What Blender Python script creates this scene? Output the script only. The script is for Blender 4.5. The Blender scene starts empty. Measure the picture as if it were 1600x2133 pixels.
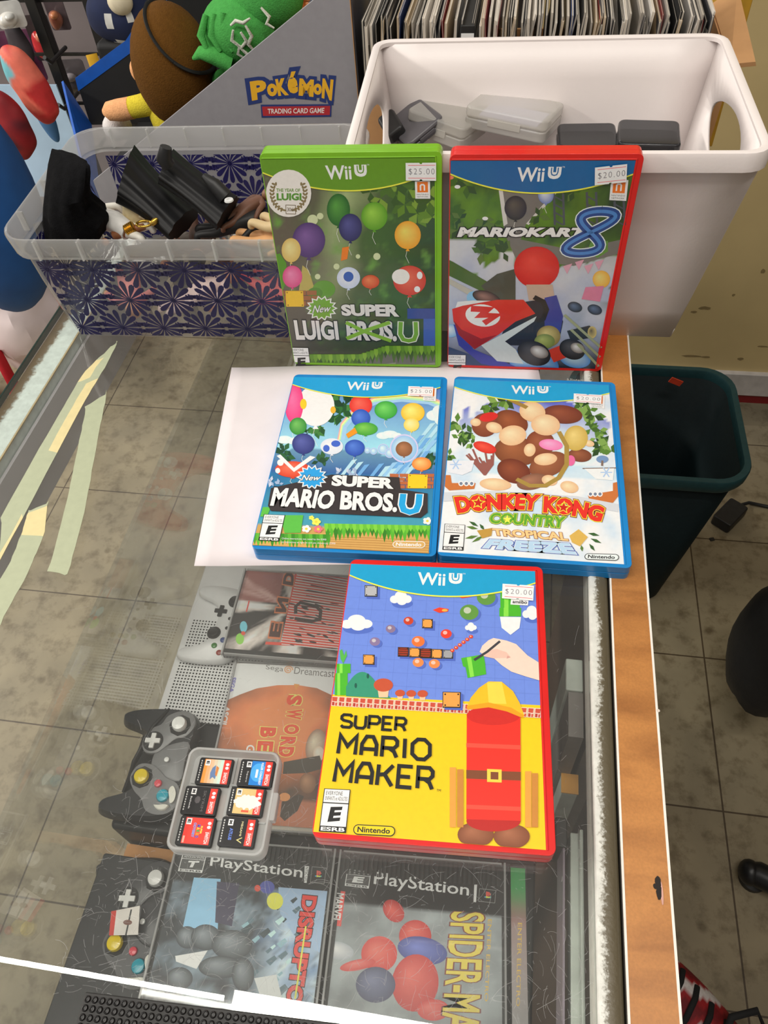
import bpy, math, random
from mathutils import Vector, Matrix, noise
from mathutils.geometry import tessellate_polygon
random.seed(7)
SC = bpy.context.scene
COL = SC.collection
PI = math.pi

# ---------------------------------------------------------------- camera
F_PX, IMG_W, IMG_H = 1577.6, 1600, 2133
CAM_H = .4566
def cam_axes():
    p, r, th = .8957, -.0956, .2225
    right = Vector((1, 0, 0)); fwd = Vector((0, math.cos(p), -math.sin(p))); up = Vector((0, math.sin(p), math.cos(p)))
    r2 = right*math.cos(r) + up*math.sin(r); u2 = -right*math.sin(r) + up*math.cos(r)
    M = Matrix.Rotation(th, 3, 'Z')
    return M @ r2, M @ u2, M @ fwd
AX_R, AX_U, AX_F = cam_axes()
EYE = Vector((0, 0, CAM_H))
cd = bpy.data.cameras.new('camera')
cd.sensor_fit = 'VERTICAL'; cd.sensor_height = 24.0
cd.lens = F_PX/IMG_H*24.0
cd.clip_start = .01; cd.clip_end = 60
cam = bpy.data.objects.new('camera', cd); COL.objects.link(cam)
Mc = Matrix((AX_R, AX_U, -AX_F)).transposed().to_4x4(); Mc.translation = EYE
cam.matrix_world = Mc
SC.camera = cam
def ray(x, y):
    return AX_F + AX_R*((x-800)/F_PX) + AX_U*((1066.5-y)/F_PX)
def at(x, y, z=0.0):                       # where the photo's point lies on a level surface
    d = ray(x, y); return EYE + d*((z-CAM_H)/d.z)
def aty(x, y, Y):                          # ... on an upright plane facing the counter
    d = ray(x, y); return EYE + d*(Y/d.y)
def atx(x, y, X):
    d = ray(x, y); return EYE + d*(X/d.x)

# ---------------------------------------------------------------- light
vs = SC.view_settings
vs.view_transform = 'Standard'; vs.look = 'None'; vs.gamma = 1.0; vs.use_curve_mapping = False
vs.exposure = -0.22
w = bpy.data.worlds.new('room_air'); SC.world = w; w.use_nodes = True
wn = w.node_tree.nodes; wn['Background'].inputs[0].default_value = (1.0, .95, .88, 1); wn['Background'].inputs[1].default_value = .34
def area(name, loc, sx, sy, power, col=(1, .95, .87), target=None):
    l = bpy.data.lights.new(name, 'AREA'); l.shape = 'RECTANGLE'; l.size = sx; l.size_y = sy
    l.energy = power; l.color = col
    o = bpy.data.objects.new(name, l); COL.objects.link(o); o.location = loc
    if target is not None:
        o.rotation_euler = (Vector(target)-Vector(loc)).to_track_quat('-Z', 'Y').to_euler()
    return o
area('fluorescent_tube', (.40, .146, 1.80), 1.9, .055, 14)
area('fluorescent_tube', (-.95, .152, 1.80), .75, .012, 2)
area('ceiling_and_fill_light', (-.45, -.34, 1.80), 1.7, .55, 18)
area('ceiling_and_fill_light', (-3.2, -.4, 1.80), .6, 1.6, 90)  # fill light added to brighten the floor beyond the left edge
area('ceiling_and_fill_light', (-3.4, 1.4, 1.80), .6, 1.8, 120)
area('ceiling_and_fill_light', (-1.4, 3.6, 1.80), 1.6, .5, 26)

# ---------------------------------------------------------------- helpers
GAIN = .80
def lin(c):
    c = c/255.0
    return c/12.92 if c <= .04045 else ((c+.055)/1.055)**2.4
def rgb(r, g, b, k=1.0):                   # a colour as read off the photo -> surface colour
    return tuple(min(.92, max(.002, lin(q)*k/GAIN)) for q in (r, g, b))
def mixc(a, b, t):
    t = 0 if t < 0 else 1 if t > 1 else t
    return tuple(a[i]+(b[i]-a[i])*t for i in range(3))

_mats = {}
def mat(name, col=None, rough=.5, metal=0.0, coat=0.0, spec=.5, nz=(60, .12), bump=0.0, bscale=200, trans=0.0, sss=0.0):
    """procedural surface: base colour (or the mesh's own colours when col is None), broken up by noise"""
    if name in _mats: return _mats[name]
    m = bpy.data.materials.new(name); m.use_nodes = True; _mats[name] = m
    N, L = m.node_tree.nodes, m.node_tree.links
    b = N['Principled BSDF']
    b.inputs['Roughness'].default_value = rough; b.inputs['Metallic'].default_value = metal
    b.inputs['Coat Weight'].default_value = coat; b.inputs['Coat Roughness'].default_value = .08
    b.inputs['Specular IOR Level'].default_value = spec
    if trans: b.inputs['Transmission Weight'].default_value = trans
    if sss:
        b.inputs['Subsurface Weight'].default_value = sss; b.inputs['Subsurface Radius'].default_value = (.01, .008, .006)
    tc = N.new('ShaderNodeTexCoord')
    if col is None:
        a = N.new('ShaderNodeAttribute'); a.attribute_name = 'Col'; src = a.outputs['Color']
    else:
        a = N.new('ShaderNodeRGB'); a.outputs[0].default_value = (*col, 1); src = a.outputs[0]
    if nz:
        t = N.new('ShaderNodeTexNoise'); t.inputs['Scale'].default_value = nz[0]; t.inputs['Detail'].default_value = 4
        L.new(tc.outputs['Object'], t.inputs['Vector'])
        mr = N.new('ShaderNodeMapRange'); mr.inputs[1].default_value = .3; mr.inputs[2].default_value = .7
        mr.inputs[3].default_value = 1-nz[1]; mr.inputs[4].default_value = 1+nz[1]*.6
        L.new(t.outputs['Fac'], mr.inputs[0])
        mx = N.new('ShaderNodeVectorMath'); mx.operation = 'SCALE'
        L.new(src, mx.inputs[0]); L.new(mr.outputs[0], mx.inputs['Scale']); src = mx.outputs[0]
    L.new(src, b.inputs['Base Color'])
    if bump:
        t2 = N.new('ShaderNodeTexNoise'); t2.inputs['Scale'].default_value = bscale; t2.inputs['Detail'].default_value = 3
        L.new(tc.outputs['Object'], t2.inputs['Vector'])
        bp = N.new('ShaderNodeBump'); bp.inputs['Strength'].default_value = bump; bp.inputs['Distance'].default_value = .002
        L.new(t2.outputs['Fac'], bp.inputs['Height']); L.new(bp.outputs[0], b.inputs['Normal'])
    return m
def glassy(name, tint=(.97, .99, .975), milk=0.0, milkcol=(.8, .8, .8), rough=0.0, f0=.04, noise_milk=None):
    """thin clear sheet: what is behind shows through, fresnel mirror on top, optional milky body"""
    m = bpy.data.materials.new(name); m.use_nodes = True; _mats[name] = m
    N, L = m.node_tree.nodes, m.node_tree.links
    N.remove(N['Principled BSDF']); out = N['Material Output']
    tr = N.new('ShaderNodeBsdfTransparent'); tr.inputs[0].default_value = (*tint, 1)
    body = tr.outputs[0]
    if milk:
        d = N.new('ShaderNodeBsdfDiffuse'); d.inputs[0].default_value = (*milkcol, 1)
        t = N.new('ShaderNodeBsdfTranslucent'); t.inputs[0].default_value = (*milkcol, 1)
        dm = N.new('ShaderNodeMixShader'); dm.inputs[0].default_value = .35
        L.new(d.outputs[0], dm.inputs[1]); L.new(t.outputs[0], dm.inputs[2])
        mm = N.new('ShaderNodeMixShader'); mm.inputs[0].default_value = milk
        if noise_milk:
            tc = N.new('ShaderNodeTexCoord'); tx = N.new('ShaderNodeTexNoise'); tx.inputs['Scale'].default_value = noise_milk
            L.new(tc.outputs['Object'], tx.inputs['Vector'])
            mr = N.new('ShaderNodeMapRange'); mr.inputs[1].default_value = .35; mr.inputs[2].default_value = .7
            mr.inputs[3].default_value = milk*.4; mr.inputs[4].default_value = milk*1.4
            L.new(tx.outputs['Fac'], mr.inputs[0]); L.new(mr.outputs[0], mm.inputs[0])
        L.new(body, mm.inputs[1]); L.new(dm.outputs[0], mm.inputs[2]); body = mm.outputs[0]
    g = N.new('ShaderNodeBsdfGlossy'); g.inputs['Roughness'].default_value = rough
    lw = N.new('ShaderNodeLayerWeight'); lw.inputs[0].default_value = .5
    pw = N.new('ShaderNodeMath'); pw.operation = 'POWER'; pw.inputs[1].default_value = 5
    L.new(lw.outputs['Facing'], pw.inputs[0])
    ma = N.new('ShaderNodeMath'); ma.operation = 'MULTIPLY_ADD'; ma.inputs[1].default_value = 1-f0; ma.inputs[2].default_value = f0
    L.new(pw.outputs[0], ma.inputs[0])
    mx = N.new('ShaderNodeMixShader'); L.new(ma.outputs[0], mx.inputs[0]); L.new(body, mx.inputs[1]); L.new(g.outputs[0], mx.inputs[2])
    L.new(mx.outputs[0], out.inputs[0])
    return m

def rr(w, h, r, n=5, cx=0, cy=0):          # rounded rectangle outline
    o = []
    for k, (sx, sy) in enumerate(((1, -1), (1, 1), (-1, 1), (-1, -1))):
        for i in range(n+1):
            a = -PI/2 + k*PI/2 + i*PI/2/n
            o.append((cx+sx*(w/2-r)+r*math.cos(a), cy+sy*(h/2-r)+r*math.sin(a)))
    return o
def circ(cx, cy, r, n=24, ry=None):
    return [(cx+r*math.cos(2*PI*i/n), cy+(ry or r)*math.sin(2*PI*i/n)) for i in range(n)]

class MB:
    def __init__(s, col=(.8, .8, .8)):
        s.v = []; s.f = []; s.c = []; s.m = []; s.mi = 0; s.col = col; s.M = None
    def add(s, vs, fs, cols=None):
        b = len(s.v)
        s.v += [(s.M @ Vector(p)) if s.M is not None else Vector(p) for p in vs]
        for k, f in enumerate(fs):
            s.f.append([i+b for i in f]); s.c.append(cols[k] if cols else s.col); s.m.append(s.mi)
        return s
    def box(s, x0, x1, y0, y1, z0, z1):
        return s.add([(x, y, z) for z in (z0, z1) for y in (y0, y1) for x in (x0, x1)],
                     [(0, 2, 3, 1), (4, 5, 7, 6), (0, 1, 5, 4), (2, 6, 7, 3), (0, 4, 6, 2), (1, 3, 7, 5)])
    def prism(s, pts, z0, z1, top=None):
        n = len(pts); t = top or pts
        return s.add([(*p[:2], z0) for p in pts]+[(*p[:2], z1) for p in t],
                     [tuple(range(n))[::-1], tuple(range(n, 2*n))]+[(i, (i+1) % n, (i+1) % n+n, i+n) for i in range(n)])
    def rings(s, rings, cap0=True, cap1=True, closed=True):
        n = len(rings[0]); vs = [p for r in rings for p in r]; fs = []
        for k in range(len(rings)-1):
            for i in range(n if closed else n-1):
                j = (i+1) % n; fs.append((k*n+i, k*n+j, (k+1)*n+j, (k+1)*n+i))
        if cap0: fs.append(tuple(range(n))[::-1])
        if cap1: fs.append(tuple(range((len(rings)-1)*n, len(rings)*n)))
        return s.add(vs, fs)
    def tube(s, path, r, n=8, flat=1.0):
        path = [Vector(p) for p in path]; R = []; prev = None
        for i, p in enumerate(path):
            d = (path[min(i+1, len(path)-1)]-path[max(i-1, 0)]).normalized()
            u = d.cross(Vector((0, 0, 1))) if prev is None else prev - d*prev.dot(d)
            if u.length < 1e-4: u = d.cross(Vector((0, 1, 0)))
            u.normalize(); v = d.cross(u); prev = u
            q = r[i] if isinstance(r, (list, tuple)) else r
            R.append([p+u*q*math.cos(2*PI*k/n)+v*q*flat*math.sin(2*PI*k/n) for k in range(n)])
        return s.rings(R)
    def lathe(s, prof, n=24, c=(0, 0, 0)):
        R = [[(c[0]+r*math.cos(2*PI*k/n), c[1]+r*math.sin(2*PI*k/n), c[2]+z) for k in range(n)] for r, z in prof]
        return s.rings(R)
    def ell(s, c, rx, ry, rz, nu=16, nv=10):
        R = []
        for j in range(nv+1):
            a = -PI/2+PI*(j/nv)*.998+.001*PI
            R.append([(c[0]+rx*math.cos(a)*math.cos(2*PI*k/nu), c[1]+ry*math.cos(a)*math.sin(2*PI*k/nu), c[2]+rz*math.sin(a)) for k in range(nu)])
        return s.rings(R)
    def grid(s, fn, nu, nv, colfn=None):
        vs = [fn(i/nu, j/nv) for j in range(nv+1) for i in range(nu+1)]
        fs = [(j*(nu+1)+i, j*(nu+1)+i+1, (j+1)*(nu+1)+i+1, (j+1)*(nu+1)+i) for j in range(nv) for i in range(nu)]
        cols = None
        if colfn:
            cv = [colfn(i/nu, j/nv) for j in range(nv+1) for i in range(nu+1)]
            cols = [[cv[k] for k in f] for f in fs]
        return s.add(vs, fs, cols)
    def mesh(s, name, mats):
        me = bpy.data.meshes.new(name)
        me.from_pydata([tuple(p) for p in s.v], [], s.f)
        a = me.color_attributes.new('Col', 'FLOAT_COLOR', 'CORNER')
        flat = []
        for f, c in zip(s.f, s.c):
            if isinstance(c, list):
                for q in c: flat += [*q, 1.0]
            else: flat += [*c, 1.0]*len(f)
        a.data.foreach_set('color', flat)
        for m in (mats if isinstance(mats, (list, tuple)) else [mats]): me.materials.append(m)
        me.polygons.foreach_set('material_index', s.m)
        return me
    def build(s, name, mats, parent=None, bevel=0, seg=2, smooth=40, sub=0, solid=0, loc=None):
        me = s.mesh(name, mats)
        if smooth:
            me.polygons.foreach_set('use_smooth', [True]*len(me.polygons))
            me.set_sharp_from_angle(angle=math.radians(smooth))
        o = bpy.data.objects.new(name, me); COL.objects.link(o)
        if parent: o.parent = parent
        if loc: o.location = loc
        if solid:
            q = o.modifiers.new('thickness', 'SOLIDIFY'); q.thickness = solid; q.offset = 0
        if bevel:
            q = o.modifiers.new('bevel', 'BEVEL'); q.width = bevel; q.segments = seg; q.limit_method = 'ANGLE'; q.angle_limit = math.radians(40)
            q.harden_normals = True
        if sub:
            q = o.modifiers.new('subdivision', 'SUBSURF'); q.levels = sub; q.render_levels = sub
        return o
def tag(o, label, cat, group=None, kind=None):
    o['label'] = label; o['category'] = cat
    if group: o['group'] = group
    if kind: o['kind'] = kind
    return o
def thing(name, label, cat, M=None, group=None):
    o = bpy.data.objects.new(name, None); COL.objects.link(o); o.empty_display_size = .02
    if M is not None: o.matrix_world = M
    return tag(o, label, cat, group)
def struct(o): o['kind'] = 'structure'; return o
def copy_tree(o, loc=None, rotz=None, label=None):
    c = o.copy(); COL.objects.link(c)
    for ch in o.children:
        d = ch.copy(); COL.objects.link(d); d.parent = c
        for g in ch.children:
            e = g.copy(); COL.objects.link(e); e.parent = d
    if loc is not None: c.location = loc
    if rotz is not None: c.rotation_euler = (0, 0, rotz)
    if label: c['label'] = label
    return c
def pose(x, y, z, yaw=0, tilt=0, roll=0):
    return Matrix.Translation((x, y, z)) @ Matrix.Rotation(yaw, 4, 'Z') @ Matrix.Rotation(tilt, 4, 'X') @ Matrix.Rotation(roll, 4, 'Y')

# ---------------------------------------------------------------- lettering
_tx = {}
def glyphs(body, off=0.0, shear=0.0, space=1.0):
    """flat letter mesh; returns points, triangles and the bounds of the un-thickened word"""
    k = (body, round(off, 4), shear, space)
    if k in _tx: return _tx[k]
    cu = bpy.data.curves.new('t', 'FONT'); cu.body = body; cu.offset = off; cu.shear = shear; cu.space_character = space
    cu.resolution_u = 3; cu.dimensions = '2D'; cu.fill_mode = 'BOTH'
    ob = bpy.data.objects.new('t', cu); COL.objects.link(ob)
    dg = bpy.context.evaluated_depsgraph_get(); ev = ob.evaluated_get(dg); me = ev.to_mesh()
    P = [(v.co.x, v.co.y) for v in me.vertices]; Fs = [tuple(p.vertices) for p in me.polygons]
    ev.to_mesh_clear(); bpy.data.objects.remove(ob); bpy.data.curves.remove(cu)
    B = (min(p[0] for p in P), max(p[0] for p in P), min(p[1] for p in P), max(p[1] for p in P))
    _tx[k] = (P, Fs, B); return _tx[k]

def clip(pts, rect):
    x0, x1, y0, y1 = rect
    for ax, lim, sg in ((0, x0, 1), (0, x1, -1), (1, y0, 1), (1, y1, -1)):
        out = []
        for i in range(len(pts)):
            a, b = pts[i-1], pts[i]; da, db = (a[ax]-lim)*sg, (b[ax]-lim)*sg
            if da*db < 0: t = da/(da-db); out.append((a[0]+(b[0]-a[0])*t, a[1]+(b[1]-a[1])*t))
            if db >= 0: out.append(tuple(b))
        pts = out
        if len(pts) < 3: return []
    return pts
class Art(MB):
    """flat printed artwork in the plane z of a thing's own frame, layer over layer (a few microns apart);
    points are read in photo pixels (ox, oy, scale of the close-up) and carried onto that plane, or given as u, v of the print."""
    def __init__(s, Mw, z, ox=0, oy=0, sc=1, rect=None):
        super().__init__(); s.z = z; s.lay = 0; s.o = (ox, oy, sc); s.inv = Mw.inverted(); s.rect = rect
        s.e = s.inv @ EYE; s.R3 = s.inv.to_3x3(); s.clip = None
    def p(s, x, y):
        d = s.R3 @ ray(s.o[0]+x/s.o[2], s.o[1]+y/s.o[2])
        t = (s.z-s.e.z)/d.z; q = s.e+d*t
        return (q.x, q.y)
    def uv(s, u, v):
        x0, x1, y0, y1 = s.rect; return (x0+(x1-x0)*u, y1+(y0-y1)*v)
    def raw(s, pts, col, c2=None):
        s.lay += 1; z = s.z+s.lay*1.5e-6
        if s.rect:
            pts = clip(pts, s.rect)
            if len(pts) < 3: return s
        tri = tessellate_polygon([[Vector((a, b, 0)) for a, b in pts]])
        out = []
        for t in tri:
            A, B, C = (Vector(pts[i]) for i in t)
            ar = (B-A).cross(C-A)
            if abs(ar) < 1e-12: continue
            out.append(t if ar > 0 else t[::-1])
        s.add([(a, b, z) for a, b in pts], out, [col]*len(out))
        return s
    def poly(s, pts, col): return s.raw([s.p(*q) for q in pts], col)
    def upoly(s, pts, col): return s.raw([s.uv(*q) for q in pts], col)
    def ell(s, cx, cy, rx, ry, col, c2=None, rot=0, n=28):
        ca, sa = math.cos(rot), math.sin(rot)
        pts = [s.p(cx+rx*math.cos(2*PI*i/n)*ca-ry*math.sin(2*PI*i/n)*sa, cy+rx*math.cos(2*PI*i/n)*sa+ry*math.sin(2*PI*i/n)*ca) for i in range(n)]
        if c2 is None: return s.raw(pts, col)
        if s.rect:
            x0, x1, y0, y1 = s.rect; pts = [(min(max(a, x0), x1), min(max(b, y0), y1)) for a, b in pts]
        s.lay += 1; z = s.z+s.lay*1.5e-6; c = s.p(cx-rx*.25, cy-ry*.3)
        pts = pts[::-1]
        s.add([(*c, z)]+[(a, b, z) for a, b in pts], [(0, i+1, (i+1) % n+1) for i in range(n)], [[c2, col, col]]*n)
        return s
    def bright(s, k):                      # ink seen through panes in the photo: undo what the panes take
        up = lambda c: tuple(min(.92, q*k) for q in c)
        s.c = [[up(q) for q in c] if isinstance(c, list) else up(c) for c in s.c]; return s
    def quad(s, a, b, c, d, col): return s.poly([a, b, c, d], col)
    def line(s, pts, w, col, closed=False):
        q = [Vector(s.p(*k)) for k in pts]; return s.lline(q, w, col, closed)
    def lline(s, q, w, col, closed=False):          # w in metres
        q = [Vector(k) for k in q]
        if closed: q = q+[q[0]]
        s.lay += 1; z = s.z+s.lay*1.5e-6
        n = len(q); L = []
        for i in range(n):
            a = q[i]-q[i-1] if i else (q[0]-q[-2] if closed else q[1]-q[0])
            b = q[i+1]-q[i] if i < n-1 else (q[1]-q[0] if closed else q[-1]-q[-2])
            a = a.normalized(); b = b.normalized(); t = (a+b)
            t = t.normalized() if t.length > 1e-5 else a
            nm = Vector((-t.y, t.x)); k = max(.45, nm.dot(Vector((-a.y, a.x))))
            L.append((q[i]-nm*w/2/k, q[i]+nm*w/2/k))
        vs = [(*v, z) for ab in L for v in ab]
        s.add(vs, [(2*i, 2*i+2, 2*i+3, 2*i+1) for i in range(n-1)])
        s.c[-(n-1):] = [col]*(n-1)
        return s
    def raster(s, nx, ny, fn, rect=None):
        x0, x1, y0, y1 = rect or s.rect; s.lay += 1; z = s.z+s.lay*1.5e-6
        return s.grid(lambda u, v: (x0+(x1-x0)*u, y0+(y1-y0)*v, z), nx, ny, lambda u, v: fn(u, 1-v))
    def ltext(s, body, quad, col, off=0.0, outline=None, shear=0.0, bend=0.0, space=1.0):
        """quad: lower-left, lower-right, upper-right, upper-left of the word in the plane"""
        a, b, c, d = [Vector(k) for k in quad]
        base = glyphs(body, off, shear, space)[2]
        def put(o, co):
            P, Fs, _ = glyphs(body, o, shear, space); s.lay += 1; z = s.z+s.lay*1.5e-6
            vs = []
            for x, y in P:
                u = (x-base[0])/(base[1]-base[0]); v = (y-base[2])/(base[3]-base[2])
                q = (a*(1-u)+b*u)*(1-v)+(d*(1-u)+c*u)*v
                if bend: q = q+(d-a)*bend*(1-(2*u-1)**2)
                vs.append((q.x, q.y, z))
            s.add(vs, Fs, [co]*len(Fs))
        for o, co in (outline or []): put(off+o, co)
        put(off, col); return s
    def text(s, body, ll, lr, ur, ul, col, **k):
        return s.ltext(body, [s.p(*q) for q in (ll, lr, ur, ul)], col, **k)

BLACK = (.012, .012, .013); WHITE = rgb(236, 230, 228)
PRINT = mat('glossy_print', None, rough=.35, coat=.35, nz=(300, .03))
STICK = mat('paper_print', None, rough=.7, nz=(200, .03))
# ---------------------------------------------------------------- the room
ZF = -.96
def floor_mat():
    m = mat('floor_vinyl_tile', rgb(134, 123, 99), rough=.55, nz=(9, .22))
    N, L = m.node_tree.nodes, m.node_tree.links; b = N['Principled BSDF']
    src = b.inputs['Base Color'].links[0].from_socket
    tc = N.new('ShaderNodeTexCoord')
    mp = N.new('ShaderNodeMapping'); mp.inputs['Location'].default_value = (-.451+.305*10, -.494+.3045*10, 0)
    L.new(tc.outputs['Object'], mp.inputs[0])
    br = N.new('ShaderNodeTexBrick'); br.offset = 0; br.inputs['Scale'].default_value = 1
    br.inputs['Mortar Size'].default_value = .0016; br.inputs['Brick Width'].default_value = .305; br.inputs['Row Height'].default_value = .3045
    br.inputs['Color1'].default_value = (1, 1, 1, 1); br.inputs['Color2'].default_value = (.93, .92, .9, 1); br.inputs['Mortar'].default_value = (.25, .2, .16, 1)
    L.new(mp.outputs[0], br.inputs['Vector'])
    t = N.new('ShaderNodeTexNoise'); t.inputs['Scale'].default_value = 26; t.inputs['Detail'].default_value = 6; t.inputs['Roughness'].default_value = .65
    L.new(tc.outputs['Object'], t.inputs['Vector'])
    cr = N.new('ShaderNodeValToRGB'); cr.color_ramp.elements[0].position = .33; cr.color_ramp.elements[0].color = (.58, .54, .48, 1)
    cr.color_ramp.elements[1].position = .52; cr.color_ramp.elements[1].color = (1, 1, 1, 1)
    L.new(t.outputs['Fac'], cr.inputs[0])
    t3 = N.new('ShaderNodeTexVoronoi'); t3.inputs['Scale'].default_value = 11; L.new(tc.outputs['Object'], t3.inputs['Vector'])
    c3 = N.new('ShaderNodeValToRGB'); c3.color_ramp.elements[0].position = .05; c3.color_ramp.elements[0].color = (.6, .56, .5, 1)
    c3.color_ramp.elements[1].position = .12; c3.color_ramp.elements[1].color = (1, 1, 1, 1); L.new(t3.outputs['Distance'], c3.inputs[0])
    prev = src
    for o in (br.outputs['Color'], cr.outputs[0], c3.outputs[0]):
        v = N.new('ShaderNodeVectorMath'); v.operation = 'MULTIPLY'; L.new(prev, v.inputs[0]); L.new(o, v.inputs[1]); prev = v.outputs[0]
    L.new(prev, b.inputs['Base Color'])
    return m
o = MB().box(-4, 3, -1.5, 4.2, ZF-.05, ZF).build('floor', floor_mat(), smooth=0); struct(o)
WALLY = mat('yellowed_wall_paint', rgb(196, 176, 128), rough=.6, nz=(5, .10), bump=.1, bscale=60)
o = MB().box(.0, 2.6, 1.42, 1.47, -.738, 1.1).build('wall_back', WALLY, smooth=0); struct(o)
TRIM = mat('dull_aluminium_trim', rgb(190, 186, 184), rough=.45, nz=(30, .18))
o = MB().box(.0, 2.6, 1.408, 1.45, -.801, -.738).build('trim_1', TRIM, bevel=.002); struct(o)
o = MB().box(.0, 2.6, 1.412, 1.45, -.826, -.802).build('trim_2', mat('dark_red_trim', rgb(120, 20, 28), rough=.5), bevel=.001); struct(o)
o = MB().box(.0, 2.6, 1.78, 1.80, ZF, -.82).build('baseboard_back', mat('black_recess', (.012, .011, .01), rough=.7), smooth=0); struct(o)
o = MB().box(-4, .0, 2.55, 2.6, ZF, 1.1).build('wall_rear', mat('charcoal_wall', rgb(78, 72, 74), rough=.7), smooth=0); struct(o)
o = MB().box(.84, .88, -1.5, 1.42, ZF, 1.1).build('shade_wall_right', mat('brown_shade_wall', rgb(96, 82, 62), rough=.7), smooth=0); struct(o)  # unseen wall added to keep ambient light off the right floor
# scuffs on the yellow wall
SC_M = mat('dark_scuff', rgb(136, 118, 80), rough=.8)
mb = MB()
for (x, y, w_, h_) in [(1440, 742, 26, 3.5), (1470, 744, 12, 3), (1543, 748, 7, 4), (1445, 650, 8, 3), (1468, 642, 14, 5), (1588, 722, 14, 3), (1590, 565, 5, 6), (1528, 615, 4, 3)]:
    c = aty(x, y, 1.419); k = .00098
    mb.prism(circ(0, 0, w_*k, 10, h_*k), 0, .0012) if False else None
    pts = [(c.x+w_*k*math.cos(a)*random.uniform(.7, 1.1), c.z+h_*k*math.sin(a)*random.uniform(.6, 1.2)) for a in [2*PI*i/12 for i in range(12)]]
    mb.add([(p[0], 1.4195, p[1]) for p in pts], [tuple(range(12))])
o = mb.build('wall_scuffs', SC_M, smooth=0); struct(o); o.name = 'trim_3'

# ---------------------------------------------------------------- the display counter
CY0, CY1 = -.07, 1.16
counter = thing('display_counter', 'glass topped display counter with worn metal rail and wood grain edge strip', 'counter', Matrix.Translation((-.19, .5, ZF)))
CI = Matrix.Translation((.19, -.5, -ZF))
def cpart(mb, name, m, **k):
    mb.v = [CI @ p for p in mb.v]
    return mb.build(name, m, parent=counter, **k)
GLASS = glassy('hazy_counter_glass', (.99, .998, .99), milk=.028, milkcol=(.86, .85, .80), rough=.002, noise_milk=7)  # dust milk, also put in as haze to lighten what lies behind
PANE = glassy('front_pane_glass', (.97, .985, .975), rough=.02, f0=.13)
cpart(MB().box(-.4518, .0725, CY0, CY1, -.006, 0), 'glass_top', GLASS, smooth=0)
cpart(MB().box(-.4535, -.4519, CY0, CY1, -.0062, .0002), 'glass_edge', mat('green_glass_edge', (.015, .035, .028), rough=.15), smooth=0)
cpart(MB().box(-.2810, -.2772, CY0, CY1, -.9, -.0063), 'front_pane', PANE, smooth=0)
def rail_mat(name, base, dirt, ax, lo, hi, scale=90):
    m = mat(name, base, rough=.38, metal=.0, spec=.6, nz=(160, .12), bump=.15, bscale=300)
    N, L = m.node_tree.nodes, m.node_tree.links; b = N['Principled BSDF']; src = b.inputs['Base Color'].links[0].from_socket
    g = N.new('ShaderNodeTexCoord'); sp = N.new('ShaderNodeSeparateXYZ'); L.new(g.outputs['Object'], sp.inputs[0])
    mr = N.new('ShaderNodeMapRange'); mr.inputs[1].default_value = lo; mr.inputs[2].default_value = hi; L.new(sp.outputs[ax], mr.inputs[0])
    t = N.new('ShaderNodeTexNoise'); t.inputs['Scale'].default_value = scale; t.inputs['Detail'].default_value = 7; t.inputs['Roughness'].default_value = .7
    L.new(g.outputs['Object'], t.inputs['Vector'])
    t2 = N.new('ShaderNodeTexNoise'); t2.inputs['Scale'].default_value = 14; t2.inputs['Detail'].default_value = 2; L.new(g.outputs['Object'], t2.inputs['Vector'])
    ad = N.new('ShaderNodeMath'); ad.operation = 'ADD'; L.new(mr.outputs[0], ad.inputs[0]); L.new(t.outputs['Fac'], ad.inputs[1])
    ad2 = N.new('ShaderNodeMath'); ad2.operation = 'MULTIPLY_ADD'; ad2.inputs[1].default_value = .9; L.new(t2.outputs['Fac'], ad2.inputs[0]); L.new(ad.outputs[0], ad2.inputs[2])
    cr = N.new('ShaderNodeValToRGB'); cr.color_ramp.elements[0].position = .52; cr.color_ramp.elements[1].position = .62
    mu = N.new('ShaderNodeMath'); mu.operation = 'MULTIPLY'; mu.inputs[1].default_value = .45; L.new(ad2.outputs[0], mu.inputs[0]); L.new(mu.outputs[0], cr.inputs[0])
    mx = N.new('ShaderNodeMix'); mx.data_type = 'RGBA'; L.new(cr.outputs[0], mx.inputs[0]); L.new(src, mx.inputs[6]); mx.inputs[7].default_value = (*dirt, 1)
    L.new(mx.outputs[2], b.inputs['Base Color']); return m
RAIL = rail_mat('worn_aluminium_rail', rgb(205, 205, 198), rgb(92, 84, 66), 'X', .2634, .2768, 420)
LRAIL = rail_mat('grimy_aluminium_rail', rgb(192, 202, 198), rgb(112, 92, 62), 'X', -.247, -.267, 130)
mb = MB(); mb.rings([[(x, y, z) for x, z in ((.0726, -.024), (.0726, .0002), (.0735, .0014), (.078, .0016), (.083, .0008), (.0855, -.0012), (.0866, -.004), (.0866, -.024))] for y in (CY0, CY1)])
cpart(mb, 'metal_rail', RAIL, smooth=50)
cpart(MB().box(.0867, .1128, CY0, .60, -.034, -.0005), 'wood_core', mat('dark_core_board', (.03, .025, .02), rough=.7), smooth=0)
EDGE = mat('white_edge_band', rgb(226, 218, 210), rough=.5)
cpart(MB().box(.0872, .0884, CY0, .60, -.034, .0006), 'edge_band', EDGE, smooth=0)
cpart(MB().box(.1120, .1134, CY0, .60, -.034, .0006), 'edge_band', EDGE, smooth=0)
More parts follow.
